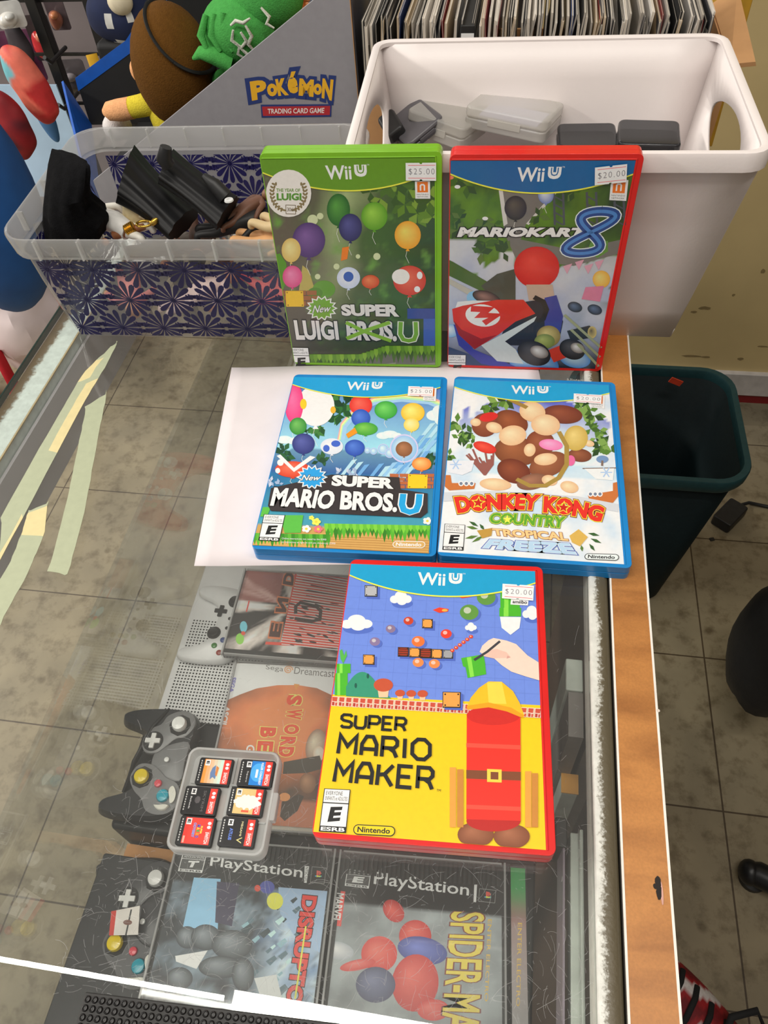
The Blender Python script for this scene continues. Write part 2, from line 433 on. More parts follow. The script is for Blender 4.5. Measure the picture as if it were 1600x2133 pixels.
def wood_mat():
    m = mat('wood_grain_laminate', rgb(174, 118, 62), rough=.42, coat=.1, nz=(700, .10))
    N, L = m.node_tree.nodes, m.node_tree.links; b = N['Principled BSDF']; src = b.inputs['Base Color'].links[0].from_socket
    g = N.new('ShaderNodeTexCoord'); mp = N.new('ShaderNodeMapping'); mp.inputs['Scale'].default_value = (12, 38, 1); L.new(g.outputs['Object'], mp.inputs[0])
    t = N.new('ShaderNodeTexNoise'); t.inputs['Scale'].default_value = 1; t.inputs['Detail'].default_value = 6; t.inputs['Distortion'].default_value = .6; L.new(mp.outputs[0], t.inputs['Vector'])
    cr = N.new('ShaderNodeValToRGB'); cr.color_ramp.elements[0].position = .32; cr.color_ramp.elements[0].color = (.66, .58, .5, 1); cr.color_ramp.elements[1].position = .62; cr.color_ramp.elements[1].color = (1.06, 1.04, 1, 1)
    L.new(t.outputs['Fac'], cr.inputs[0])
    v = N.new('ShaderNodeVectorMath'); v.operation = 'MULTIPLY'; L.new(src, v.inputs[0]); L.new(cr.outputs[0], v.inputs[1]); L.new(v.outputs[0], b.inputs['Base Color'])
    return m
cpart(MB().box(.0884, .1120, CY0, .60, -.0004, .0005), 'wood_strip', wood_mat(), smooth=0)
mb = MB((.03, .018, .015))                                            # the gouge in the laminate
for (x, y, a, b_, c_) in [(1371, 1838, 4.5, 9, (.02, .014, .012)), (1373, 1858, 4, 12, (.018, .013, .012)), (1379, 1862, 2.2, 16, rgb(196, 150, 138)), (1365, 1846, 3, 4, (.02, .014, .012)), (1371, 1480, 3, 3, rgb(200, 190, 180))]:
    q = at(x, y, .0007); k = .00036
    mb = MB(c_); mb.add([(q.x+a*k*math.cos(t)*random.uniform(.8, 1.15), q.y+b_*k*math.sin(t)*random.uniform(.85, 1.1), .0007+a*2e-5) for t in [2*PI*i/12 for i in range(12)]], [tuple(range(12))])
    cpart(mb, 'gouge', mat('splintered_gouge', None, rough=.8), smooth=0)
ALU = mat('greenish_aluminium', rgb(168, 176, 168), rough=.4, nz=(60, .15))
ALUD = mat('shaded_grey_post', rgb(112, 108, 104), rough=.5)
cpart(MB().box(-.4516, -.4225, CY0, CY1, -.026, -.0064), 'outer_rail', LRAIL, bevel=.0006)
cpart(MB().box(-.4226, -.4212, CY0, CY1, -.0078, -.0064), 'adhesive_line', mat('tan_adhesive', rgb(170, 150, 110), rough=.6), smooth=0)
cpart(MB().box(-.4216, -.4185, CY0, CY1, -.083, -.0185), 'apron', mat('grey_apron_metal', rgb(186, 182, 186), rough=.35, nz=(12, .1)), smooth=0)
cpart(MB().box(-.2770, .050, CY0, CY1, -.221, -.215), 'shelf', mat('shade_dark_shelf', (.022, .020, .018), rough=.3, nz=(40, .25)), smooth=0)  # clear shelf made dark; the gloom below it is put into the colour
cpart(MB().box(-.2771, -.2752, CY0, CY1, -.2215, -.2143), 'shelf_edge', mat('pale_shelf_edge', rgb(220, 226, 220), rough=.3), smooth=0)
cpart(MB().box(.108, .112, CY0, .60, -.955, -.0345), 'back_panel', mat('brown_panel', rgb(70, 52, 40), rough=.6), smooth=0)
cpart(MB().box(-.276, .107, CY0, CY1, ZF+.001, -.86), 'plinth', mat('black_plinth', (.02, .02, .02), rough=.6), smooth=0)
cpart(MB().box(.0605, .0722, .238, .262, -.86, -.028), 'post', ALU, bevel=.001)
cpart(MB().box(.0625, .0722, .206, .2378, -.86, -.030), 'post', ALUD, smooth=0)
cpart(MB().box(.078, .094, .212, .236, -.30, -.026), 'post', ALUD, bevel=.001)
cpart(MB().box(.0655, .0724, CY0, .150, -.060, -.045).box(.0700, .0722, CY0, .150, -.045, -.036), 'sliding_track', ALU, bevel=.0008)
cpart(MB().box(.0610, .0622, CY0, .152, -.075, -.045), 'sliding_track', mat('mauve_strip', rgb(120, 108, 120), rough=.35), smooth=0)
cpart(MB().box(.0560, .0636, .140, .158, -.080, -.044), 'end_cap', mat('black_end_cap', (.02, .02, .02), rough=.4), bevel=.001)
mb = MB().box(.066, .078, .192, .206, -.24, -.098); cpart(mb, 'guide_post', ALU, bevel=.001)
cpart(MB().box(.066, .078, .192, .206, -.0979, -.0965), 'guide_cap', mat('orange_cap', rgb(210, 150, 60), rough=.5), smooth=0)
# scratches worn into the glass
mb = MB(); rnd = random.Random(11)
def scratch(x, y, L_, a, w_):
    k = rnd.uniform(-.6, .6); n = 4; pts = []
    for i in range(n+1):
        t = i/n; pts.append((x+L_*t*math.cos(a+k*t), y+L_*t*math.sin(a+k*t)))
    for (p, q) in zip(pts, pts[1:]):
        d = (Vector(q)-Vector(p)).normalized(); nx, ny = -d.y*w_, d.x*w_
        mb.add([(p[0]-nx, p[1]-ny, .00006), (q[0]-nx, q[1]-ny, .00006), (q[0]+nx, q[1]+ny, .00006), (p[0]+nx, p[1]+ny, .00006)], [(0, 1, 2, 3)])
for i in range(1500):
    y = .02+abs(rnd.gauss(0, .09)); x = rnd.uniform(-.21, .07)
    if y < .4: scratch(x, y, rnd.choice((.002, .004, .007, .012))*rnd.uniform(.5, 1.4), rnd.choice((.5, .7, 2.2, 2.6, 1.2))+rnd.gauss(0, .4), rnd.uniform(.00003, .00008))
for i in range(40): scratch(rnd.uniform(-.34, .0), rnd.uniform(.2, .5), rnd.uniform(.004, .02), rnd.uniform(0, 3), .00004)
sm = glassy('scratch_haze', (1, 1, 1), milk=.42, milkcol=(.85, .85, .85), f0=.0)
o = cpart(mb, 'scratches', sm, smooth=0); o['kind'] = 'stuff'
# ---------------------------------------------------------------- the five boxed games
CW, CH, CT = .135, .190, .014
RECT = (-.0668, .0621, -.0921, .0905)
def lie(x, y, yaw): return Matrix.Translation((x, y, .0003)) @ Matrix.Rotation(yaw, 4, 'Z')
def stand(x, y, yaw, tilt):
    ex = Vector((math.cos(yaw), math.sin(yaw), 0)); back = Vector((-math.sin(yaw), math.cos(yaw), 0))
    up = Vector((0, 0, 1))*math.cos(tilt)+back*math.sin(tilt); nb = back*math.cos(tilt)-Vector((0, 0, 1))*math.sin(tilt)
    o = Vector((x, y, .0004+CT*math.sin(tilt)))+ex*CW/2+up*CH/2+nb*CT
    M = Matrix((ex, up, -nb)).transposed().to_4x4(); M.translation = o
    return M
def make_case(M, col, label):
    t = thing('game_case', label, 'game case', M)
    pl = mat('case_plastic_%d' % len(_mats), col, rough=.32, coat=.25, nz=(80, .05))
    mb = MB(); mb.prism(rr(CW, CH, .0045), 0, .0067); mb.prism(rr(CW, CH, .0045), .0072, CT)
    mb.prism(rr(CW-.0014, CH-.0014, .004), .0066, .0073)
    mb.build('shell', pl, t, bevel=.0011, seg=3)
    # raised lip round three sides of the sleeve
    mb = MB(); x0, x1, y0, y1 = RECT
    for (a, b, c, d) in ((x1+.0003, x1+.0014, y0-.0003, y1+.0012), (-.066, x1+.0014, y1+.0002, y1+.0012)):
        mb.box(a, b, c, d, CT-.0002, CT+.0004)
    mb.build('lip', pl, t, bevel=.0003)
    return t
def banner(a, col, txt=WHITE):
    arc = lambda u: .05+.077*(1-(2*u-1)**2)
    N = 24
    a.upoly([(0, 0)]+[(i/N, arc(i/N)+.006) for i in range(N+1)]+[(1, 0)], rgb(238, 222, 70))
    a.upoly([(0, 0)]+[(i/N, arc(i/N)) for i in range(N+1)]+[(1, 0)], col)
    q = lambda u0, v0, u1, v1: [a.uv(u0, v1), a.uv(u1, v1), a.uv(u1, v0), a.uv(u0, v0)]
    a.ltext('Wii', q(.372, .026, .522, .083), txt, off=.02)
    u0, u1, v0, v1 = .540, .612, .024, .072
    pts = [(u0, v0)]+[(u0+.03-.03*math.cos(t), v1-.02+.02*math.sin(t)) for t in (0, .5, 1, PI/2)]+[(u1-.03+.03*math.sin(t), v1-.02+.02*math.cos(t)) for t in (0, .5, 1, PI/2)]+[(u1, v0)]
    a.upoly(pts, txt)
    a.lline([a.uv(u, v) for u, v in ((.558, .027), (.558, .045), (.563, .055), (.576, .058), (.589, .055), (.594, .045), (.594, .027))], .0008, col)
    a.lline([a.uv(.576, .024), a.uv(.576, .045)], .0020, col)
    a.ltext('TM', q(.615, .022, .628, .028), txt)
def esrb(a, q, letter='E', fg=BLACK, bg=WHITE, full=True):
    ll, lr, ur, ul = [Vector(k) for k in q]
    P = lambda u, v: tuple(ll*(1-u)*(1-v)+lr*u*(1-v)+ur*u*v+ul*(1-u)*v)
    Q = lambda u0, v0, u1, v1: [a.p(*P(u0, v0)), a.p(*P(u1, v0)), a.p(*P(u1, v1)), a.p(*P(u0, v1))]
    a.raw(Q(0, 0, 1, 1), fg); a.raw(Q(.03, .14, .97, .985), bg)
    a.raw(Q(.03, .66, .97, .685), fg)
    a.ltext('EVERYONE' if letter == 'E' else 'TEEN', Q(.09, .855, .72, .945), fg)
    a.ltext('ENFANTS et ADULTES' if letter == 'E' else 'ADOLESCENTS', Q(.09, .735, .92, .825), fg)
    c = [Vector(k) for k in (P(.27, .23), P(.72, .27), P(.78, .60), P(.33, .58))]
    a.ltext(letter, [a.p(*k) for k in c], fg, off=.05)
    a.ltext('ESRB', Q(.06, .025, .94, .115), bg, off=.03)
def nlogo(a, q, fg, bg=None):
    ll, lr, ur, ul = [Vector(a.p(*k)) for k in q]
    P = lambda u, v: tuple(ll*(1-u)*(1-v)+lr*u*(1-v)+ur*u*v+ul*(1-u)*v)
    asp = (lr-ll).length/(ul-ll).length
    def stad(k):
        o = []
        for i in range(20):
            t = -PI/2+PI*i/19; o.append((1-.5/asp+(.5-k)*math.cos(t)/asp, .5+(.5-k)*math.sin(t)))
        for i in range(20):
            t = PI/2+PI*i/19; o.append((.5/asp+(.5-k)*math.cos(t)/asp, .5+(.5-k)*math.sin(t)))
        return [P(*k2) for k2 in o]
    a.raw(stad(0), fg)
    a.raw(stad(.09), bg)
    a.ltext('Nintendo', [P(.1, .24), P(.88, .24), P(.88, .78), P(.1, .78)], fg, off=.025)
def netlogo(a, q, word=True):
    ll, lr, ur, ul = [Vector(k) for k in q]
    P = lambda u, v: tuple(ll*(1-u)*(1-v)+lr*u*(1-v)+ur*u*v+ul*(1-u)*v)
    Q = lambda u0, v0, u1, v1: [P(u0, v0), P(u1, v0), P(u1, v1), P(u0, v1)]
    a.poly(Q(0, 0, 1, 1), WHITE); a.poly(Q(.14, .36, .86, .97), rgb(232, 112, 30))
    a.line([P(.36, .46), P(.36, .74), P(.42, .80), P(.56, .80), P(.62, .74), P(.62, .46)], .0011, WHITE)
    a.text('NINTENDO', *Q(.1, .2, .9, .28), rgb(70, 70, 70)); a.text('NETWORK', *Q(.12, .07, .88, .15), rgb(70, 70, 70))
def sticker(t, a0, q, price):
    a = Art(t.matrix_world, CT+.0014, *a0.o)
    ll, lr, ur, ul = [Vector(k) for k in q]
    P = lambda u, v: tuple(ll*(1-u)*(1-v)+lr*u*(1-v)+ur*u*v+ul*(1-u)*v)
    out = [(0, 0), (.45, 0), (.47, .07), (.53, .07), (.55, 0), (1, 0), (1, 1), (.55, 1), (.53, .93), (.47, .93), (.45, 1), (0, 1)]
    a.poly([P(*k) for k in out], rgb(240, 234, 234))
    for v in (.14, .86): a.line([P(.08, v), P(.97, v)], .0004, rgb(214, 70, 80))
    a.text(price, P(.10, .30), P(.95, .30), P(.95, .68), P(.10, .68), rgb(105, 100, 108), off=-.012, space=1.25)
    a.build('price_sticker', STICK, t, smooth=0)
def burst(a, cx, cy, r0, r1, n, col, rim, squash=.8):
    for k, c in ((1.0, rim), (.86, col)):
        a.poly([(cx+(r1 if i % 2 else r0)*k*math.cos(PI*i/n), cy+(r1 if i % 2 else r0)*k*squash*math.sin(PI*i/n)) for i in range(2*n)], c)
def balloon(a, cx, cy, rx, ry, col, hi, rot=0):
    a.line([(cx, cy+ry*.9), (cx-rx*.15, cy+ry*1.5), (cx+rx*.1, cy+ry*2.0)], .0003, rgb(225, 225, 215))
    a.poly([(cx-rx*.16, cy+ry*1.14), (cx+rx*.16, cy+ry*1.14), (cx, cy+ry*.9)], col)
    a.ell(cx, cy, rx, ry, col, hi, rot)
def fbm(x, y, s=0): return noise.fractal(Vector((x, y, s)), 1.0, 2.0, 4)
def leafcluster(a, pts, r, cols, rnd):
    for (x, y) in pts:
        for k in range(5):
            t = rnd.uniform(0, 2*PI); c = rnd.choice(cols); l = r*rnd.uniform(.7, 1.2)
            dx, dy = math.cos(t), math.sin(t)
            a.poly([(x, y), (x+dx*l*.5-dy*l*.28, y+dy*l*.5+dx*l*.28), (x+dx*l, y+dy*l), (x+dx*l*.5+dy*l*.28, y+dy*l*.5-dx*l*.28)], c)
def grass(a, xs, yf, h, cols, rnd, h2=None):
    for i, x in enumerate(xs):
        w_ = (xs[1]-xs[0])*.62; y = yf(x); c = cols[i % len(cols)]; hh = h*rnd.uniform(.75, 1.2)
        a.poly([(x-w_, y), (x+w_, y), (x+w_*.8, y+hh*.55), (x, y+hh), (x-w_*.8, y+hh*.55)], c)

# ---- green case standing at the back left
M = stand(-.1883, .519, .0494, .0717)
case = make_case(M, rgb(118, 176, 28), 'green game case with 25 dollar tag standing at the back'); CASE_LU = case
a = Art(M, CT+.0001, 520, 290, 3.8095, RECT); rnd = random.Random(3)
def bgf(u, v):
    n = fbm(u*4, v*5, 1)*.5
    c = mixc(rgb(96, 88, 74), rgb(64, 96, 44), (u-.12+n*.4)*1.6)
    lightbeam = max(0, 1-abs(u-.42+.32*(v-.3)+n*.1)/.17)*(1-v)*1.2
    c = mixc(c, rgb(170, 186, 130), lightbeam*.75)
    c = mixc(c, rgb(32, 44, 34), max(0, (u-.62)*1.9)*max(0, 1-abs(v-.45)*1.6))
    k = fbm(u*11, v*14, 5); 
    if k > .25: c = mixc(c, rgb(104, 150, 64), (k-.25)*1.4)
    return mixc(c, rgb(46, 52, 44), max(0, (v-.62))*2.2)
a.raster(54, 76, bgf)
leafcluster(a, [(960, 420), (1090, 380), (1160, 440), (1230, 520), (1300, 470), (1400, 520), (1330, 590), (1450, 620), (1420, 430), (1040, 470), (1260, 400)], 110, [rgb(92, 128, 36), rgb(70, 104, 36), rgb(118, 150, 52), rgb(54, 84, 34)], rnd)
for (x, y, r) in [(500, 640, 42), (560, 610, 26), (1010, 930, 28), (690, 1010, 24), (860, 930, 18), (540, 1090, 22), (430, 250, 14)]: a.ell(x, y, r, r, rgb(196, 204, 160))
a.poly([(190, 920), (240, 905), (290, 980), (300, 1080), (270, 1190), (215, 1190)], rgb(86, 140, 40))
a.poly([(420, 1000), (470, 1040), (520, 1200), (390, 1210)], rgb(176, 160, 84))
a.ell(590, 1190, 90, 70, rgb(96, 146, 50)); a.ell(520, 1220, 60, 44, rgb(84, 130, 44))
# balloons and lanterns drifting through the wood
for b in [(705, 560, 92, 128, rgb(36, 92, 36), rgb(84, 150, 60)), (800, 700, 92, 110, rgb(44, 42, 88), rgb(80, 80, 140)), (990, 610, 104, 112, rgb(86, 146, 30), rgb(150, 200, 70)), (470, 800, 130, 140, rgb(74, 50, 104), rgb(122, 88, 150)),
          (330, 880, 76, 96, rgb(206, 174, 96), rgb(236, 212, 146)), (1255, 760, 104, 112, rgb(226, 152, 36), rgb(250, 206, 96)), (340, 1090, 78, 88, rgb(206, 70, 124), rgb(238, 130, 170)),
          (785, 1100, 92, 86, rgb(190, 200, 222), rgb(232, 238, 246)), (960, 1130, 70, 54, rgb(196, 72, 34), rgb(226, 128, 80)), (1270, 1120, 130, 118, rgb(196, 58, 40), rgb(232, 110, 84))]: balloon(a, *b)
a.ell(785, 1090, 40, 40, rgb(56, 92, 170)); a.ell(1200, 1090, 70, 60, rgb(226, 220, 214)); a.ell(1350, 1080, 22, 30, rgb(236, 232, 226)); a.ell(1330, 1190, 24, 24, rgb(236, 232, 226))
a.poly([(735, 860), (790, 850), (775, 950), (725, 965)], rgb(226, 120, 30))
# masonry, plain block and stone ledge
for r in range(3):
    for c_ in range(4):
        x0 = 232+c_*84+(r % 2)*40-30; a.poly([(max(232, x0), 1200+r*42), (min(560, x0+78), 1200+r*42), (min(560, x0+78), 1236+r*42), (max(232, x0), 1236+r*42)], rgb(150, 94, 52))
a.poly([(284, 1203), (424, 1203), (432, 1328), (292, 1328)], rgb(228, 180, 34))
for (x, y) in ((298, 1216), (412, 1216), (306, 1316), (420, 1316)): a.ell(x, y, 6, 6, rgb(150, 110, 20))
a.poly([(1252, 1342), (1482, 1342), (1482, 1424), (1252, 1424)], rgb(52, 70, 140)); a.poly([(1380, 1424), (1482, 1424), (1482, 1640), (1380, 1640)], rgb(64, 92, 168))
a.poly([(320, 1720), (880, 1720), (1080, 1650), (1482, 1640), (1482, 1900), (340, 1900)], rgb(96, 98, 92))
for (x0, x1) in ((500, 770), (780, 930), (945, 1160), (1175, 1482)): a.poly([(x0, 1800), (x1, 1770), (x1, 1890), (x0, 1890)], rgb(128, 128, 120))
yl = lambda x: 1705 if x < 880 else 1705-(x-880)*.33 if x < 1080 else 1638
grass(a, [330+i*34 for i in range(35)], yl, 120, [rgb(62, 100, 28), rgb(48, 84, 28), rgb(78, 118, 32)], rnd)
grass(a, [345+i*30 for i in range(39)], yl, 66, [rgb(104, 150, 40), rgb(124, 168, 50), rgb(90, 136, 36)], rnd)
# lettering
sh = [(.035, rgb(34, 36, 34))]
burst(a, 572, 1340, 128, 96, 14, rgb(112, 160, 50), rgb(230, 230, 216)); a.text('New', (498, 1378), (640, 1368), (650, 1312), (508, 1318), WHITE, off=.01, shear=.15, outline=sh)
a.text('SUPER', (733, 1400), (1190, 1408), (1186, 1308), (722, 1310), rgb(214, 210, 206), off=.055, outline=sh)
a.text('LUIGI', (372, 1592), (712, 1592), (694, 1440), (348, 1432), rgb(214, 210, 206), off=.045, outline=sh)
a.text('BROS.', (775, 1594), (1170, 1604), (1165, 1440), (764, 1440), rgb(206, 202, 198), off=.05, outline=sh)
a.line([(765, 1452), (900, 1520), (1125, 1600)], .0036, rgb(126, 172, 44)); a.line([(770, 1580), (940, 1510), (1115, 1452)], .0036, rgb(126, 172, 44))
a.line([(1200, 1444), (1196, 1545), (1220, 1588), (1262, 1598), (1305, 1588), (1322, 1545), (1318, 1444)], .0054, rgb(220, 222, 210)); a.line([(1200, 1448), (1196, 1545), (1220, 1588), (1262, 1598), (1305, 1588), (1322, 1545), (1318, 1448)], .0037, rgb(112, 160, 46))
banner(a, rgb(96, 142, 30))
# anniversary roundel
a.ell(310, 428, 180, 188, rgb(224, 218, 212))
for sgn in (-1, 1):
    for i in range(10):
        t = .35+i*.2; cx, cy = 310+sgn*math.cos(PI/2-t)*132, 430+math.sin(PI/2-t)*140
        for k in (-1, 1): a.ell(cx+k*10*sgn, cy, 15, 8, rgb(128, 112, 76), rot=(t+k*.6)*sgn+ (0 if sgn > 0 else PI))
a.text('THE YEAR OF', (212, 416), (402, 416), (402, 390), (212, 388), rgb(110, 146, 60), off=.02)
a.text('LUIGI', (216, 484), (412, 484), (412, 426), (214, 426), rgb(84, 140, 46), off=.045)
a.line([(288, 520), (364, 522), (366, 592), (290, 590)], .0005, rgb(120, 104, 80), closed=True); a.text('30th', (298, 570), (356, 570), (356, 542), (298, 540), rgb(110, 96, 76), off=.01)
netlogo(a, [(1316, 470), (1434, 470), (1432, 330), (1312, 332)])
esrb(a, [(348, 1842), (492, 1848), (468, 1652), (322, 1650)]); nlogo(a, [(1232, 1872), (1446, 1874), (1446, 1822), (1232, 1822)], BLACK, rgb(150, 150, 142))
a.build('front_cover', PRINT, case, smooth=0)
sticker(case, a, [(1240, 328), (1480, 330), (1480, 186), (1238, 188)], '$25.00')

# ---- red case standing at the back right
M = stand(-.048, .5272, .0317, .0412)
case = make_case(M, rgb(206, 26, 20), 'red game case with racing cover and 20 dollar tag standing against the white bin'); CASE_MK = case
a = Art(M, CT+.0001, 920, 290, 3.636, RECT)
def bgf(u, v):
    n = fbm(u*5, v*6, 9)
    sky = mixc(rgb(206, 204, 200), rgb(150, 160, 190), v+n*.3)
    gr = mixc(rgb(92, 132, 30), rgb(46, 78, 36), fbm(u*7, v*7, 2)+.4)
    top = (v < .48-.35*(u < .35)*0 and (v < .42+.1*n))
    c = gr if v < .46+.12*n else sky
    if u < .16+.5*(v-.35) and .34 < v < .5: c = sky
    c = mixc(c, rgb(30, 34, 34), max(0, (u-.5))*max(0, 1-abs(v-.2)*3.4)*1.6)
    if v > .62: c = mixc(c, rgb(90, 106, 80), max(0, (u-.7))*2*(n+.4))
    return mixc(c, rgb(22, 30, 48), max(0, v-.80)*5)
a.raster(54, 76, bgf)
a.poly([(440, 330), (920, 340), (640, 640), (600, 760), (1000, 840), (1360, 760), (1370, 860), (1000, 960), (560, 900), (470, 700), (480, 520)], rgb(112, 108, 102))
a.poly([(425, 330), (455, 330), (500, 640), (470, 660)], rgb(200, 196, 190)); a.poly([(905, 340), (925, 345), (660, 650), (640, 640)], rgb(200, 196, 190))
a.poly([(1130, 780), (1260, 770), (1260, 850), (1180, 900), (1100, 850)], rgb(96, 140, 56))
for x in (850, 1100, 1310):
    for k in (0, 70): a.line([(x+k, 400 if x < 1300 else 470), (x+k+8, 650)], .0016, rgb(72, 76, 84))
    for y in (430, 490, 550, 610): a.line([(x, y), (x+72, y+40)], .0010, rgb(72, 76, 84))
leafcluster(a, [(190, 350), (120, 300), (80, 560), (140, 600), (320, 600), (400, 640), (1000, 400), (740, 580), (430, 760), (330, 780), (470, 860), (300, 860), (120, 690)], 90, [rgb(60, 96, 30), rgb(44, 74, 36), rgb(86, 112, 50)], random.Random(5))
for (x, y, c) in [(70, 290, rgb(220, 120, 90)), (140, 270, rgb(220, 120, 90)), (330, 600, WHITE), (120, 360, WHITE)]: a.ell(x, y, 22, 14, c)
a.poly([(30, 900), (90, 930), (470, 1150), (460, 1200), (360, 1180), (30, 1020)], rgb(70, 96, 36)); a.poly([(30, 1040), (280, 1170), (240, 1200), (30, 1080)], rgb(176, 172, 160))
a.poly([(300, 1110), (420, 1020), (560, 980), (560, 1230), (400, 1230)], rgb(70, 72, 60))
for b in [(720, 970, 172, 158, rgb(196, 24, 22), rgb(232, 66, 54)), (560, 520, 84, 92, rgb(40, 38, 46), rgb(86, 80, 70)), (790, 420, 60, 70, rgb(104, 122, 176), rgb(214, 218, 226))]: balloon(a, *b)
a.poly([(640, 1100), (840, 1100), (860, 1220), (660, 1220)], rgb(186, 160, 140)); a.ell(1210, 1060, 66, 66, rgb(222, 164, 60), rgb(244, 206, 120)); a.poly([(1090, 1120), (1230, 1110), (1200, 1230), (1060, 1210)], rgb(206, 120, 148))
for (x, y) in ((1010, 1270), (1160, 1290)): a.ell(x, y, 56, 38, rgb(30, 34, 44), rgb(90, 110, 140), .3)
for (x, y) in ((920, 960), (1010, 930), (1080, 960), (1160, 930)): a.poly([(x, y), (x+70, y-20), (x+30, y+60)], rgb(206, 150, 168))
# the car's nose, wheels and glow
a.poly([(20, 1560), (240, 1640), (600, 1760), (560, 1800), (20, 1800)], rgb(40, 62, 100))
a.ell(700, 1700, 190, 110, rgb(60, 120, 190), rgb(190, 220, 240), .2); a.ell(1010, 1660, 120, 70, rgb(70, 130, 196), rgb(200, 226, 242), .2); a.ell(70, 1450, 60, 50, rgb(120, 170, 210), rgb(220, 236, 244)); a.ell(240, 1200, 50, 50, rgb(130, 180, 214))
a.ell(340, 1200, 110, 50, rgb(40, 36, 36), rgb(150, 110, 100), .3)
a.poly([(560, 1240), (860, 1200), (920, 1380), (900, 1480), (600, 1560), (420, 1560)], rgb(34, 34, 44))
a.poly([(780, 1200), (870, 1180), (920, 1340), (900, 1460), (780, 1420)], rgb(56, 62, 140))
a.poly([(90, 1400), (140, 1420), (240, 1590), (560, 1720), (560, 1750), (300, 1700), (130, 1560)], rgb(52, 58, 150))
a.poly([(120, 1230), (240, 1220), (640, 1230), (560, 1240), (100, 1290)], rgb(216, 216, 216))
a.poly([(80, 1285), (160, 1260), (420, 1215), (620, 1215), (710, 1320), (560, 1380), (430, 1480), (250, 1590), (150, 1470), (90, 1380)], rgb(206, 44, 30))
a.poly([(90, 1370), (150, 1440), (300, 1510), (420, 1480), (250, 1590), (130, 1480)], rgb(150, 26, 26))
a.poly([(300, 1560), (720, 1340), (700, 1380), (480, 1530), (560, 1590), (620, 1700), (420, 1680)], rgb(196, 204, 204))
a.ell(312, 1334, 132, 84, rgb(232, 226, 220), rot=.12)
a.line([(222, 1282), (348, 1290), (300, 1334), (410, 1336), (320, 1392)], .0058, rgb(206, 44, 34))
a.line([(700, 1195), (770, 1230), (795, 1290), (770, 1360), (720, 1380)], .0042, (.015, .015, .015))
a.ell(810, 1490, 90, 80, rgb(140, 120, 60), rgb(206, 190, 120)); a.ell(780, 1530, 78, 56, rgb(110, 126, 60), rgb(170, 180, 100))
a.poly([(800, 1600), (900, 1560), (950, 1650), (850, 1690)], rgb(200, 60, 44))
for (x, y, r, q) in ((700, 1620, 130, 90), (990, 1590, 100, 76)):
    a.ell(x, y, r, q, (.02, .02, .024), rgb(84, 84, 88), .35); a.ell(x+40, y-10, r*.55, q*.5, rgb(120, 110, 104), rgb(226, 222, 220), .35)
a.poly([(950, 1450), (1120, 1410), (1150, 1440), (1140, 1500), (980, 1530)], (.03, .03, .03)); a.ell(1140, 1462, 34, 46, rgb(200, 180, 110), rgb(90, 80, 60))
for k in range(3): a.line([(930+k*50, 1330+k*110), (1210-k*10, 1580+k*70)], .0022, rgb(150, 156, 120))
# lettering
a.text('MARIOKART', (116, 740), (1084, 740), (1110, 670), (128, 664), rgb(222, 220, 218), off=.055, shear=.12, outline=[(.06, BLACK), (.02, BLACK)])
e8 = [(1150 + 120*math.sin(t*2)*.9 + 60*math.cos(t), 705 - 172*math.cos(t)) for t in [0]]
P8 = []
for i in range(49):
    t = 2*PI*i/48; yy = 705-160*math.cos(t); P8.append((1128-(yy-705)*.52+128*math.sin(2*t)*(1.0 if True else 1), yy))
a.line(P8, .0086, rgb(214, 226, 240)); a.line(P8, .0070, rgb(34, 66, 130)); a.line(P8, .0026, rgb(70, 124, 190))
a.text('TM', (1200, 736), (1224, 736), (1224, 724), (1200, 724), BLACK)
banner(a, rgb(8, 92, 150)); netlogo(a, [(1270, 460), (1398, 466), (1415, 308), (1284, 306)])
esrb(a, [(48, 1816), (180, 1818), (186, 1632), (46, 1630)]); nlogo(a, [(924, 1852), (1140, 1856), (1148, 1800), (930, 1796)], rgb(220, 222, 226), rgb(22, 30, 48))
a.build('front_cover', PRINT, case, smooth=0)
sticker(case, a, [(1160, 350), (1400, 325), (1406, 188), (1162, 215)], '$20.00')

# ---- blue case lying, left
BLUE = rgb(14, 122, 190)
M = lie(-.1077, .4003, .0527)
case = make_case(M, BLUE, 'blue game case with a 25 dollar tag lying half on the white paper'); CASE_NS = case
a = Art(M, CT+.0001, 500, 770, 3.5556, RECT)
def bgf(u, v):
    n = fbm(u*4, v*5, 12)
    c = mixc(rgb(48, 84, 178), rgb(150, 208, 240), v*2.1+n*.12)
    if v > .47+.02*n: c = mixc(rgb(96, 140, 170), rgb(42, 86, 150), (v-.47)*7)
    if v > .60: c = mixc(rgb(40, 108, 156), rgb(66, 150, 170), (v-.60)*3+n*.4)
    if v > .89: c = rgb(190, 150, 84)
    return c
a.raster(50, 70, bgf); rnd = random.Random(8)
for k, c in enumerate([rgb(240, 160, 160), rgb(244, 220, 150), rgb(170, 220, 170), rgb(150, 190, 236)]):
    a.line([(705+k*9+30, 520), (760+k*6, 400+k*8), (860+k*4, 280+k*10), (1000, 210+k*13), (1200, 185+k*14), (1400, 205+k*14), (1484, 240+k*14)], .0034, c)
leafcluster(a, [(630, 150), (700, 170), (760, 180), (820, 170), (900, 180), (700, 250), (760, 300), (640, 380), (560, 440), (690, 350), (740, 330), (500, 470), (600, 420), (680, 230)], 85, [rgb(26, 76, 40), rgb(40, 100, 48), rgb(18, 56, 36), rgb(60, 120, 56)], rnd)
leafcluster(a, [(310, 560), (330, 600), (290, 620), (350, 640), (620, 670), (580, 680), (1400, 660), (1430, 700), (1380, 690)], 60, [rgb(40, 90, 50), rgb(26, 68, 44)], rnd)
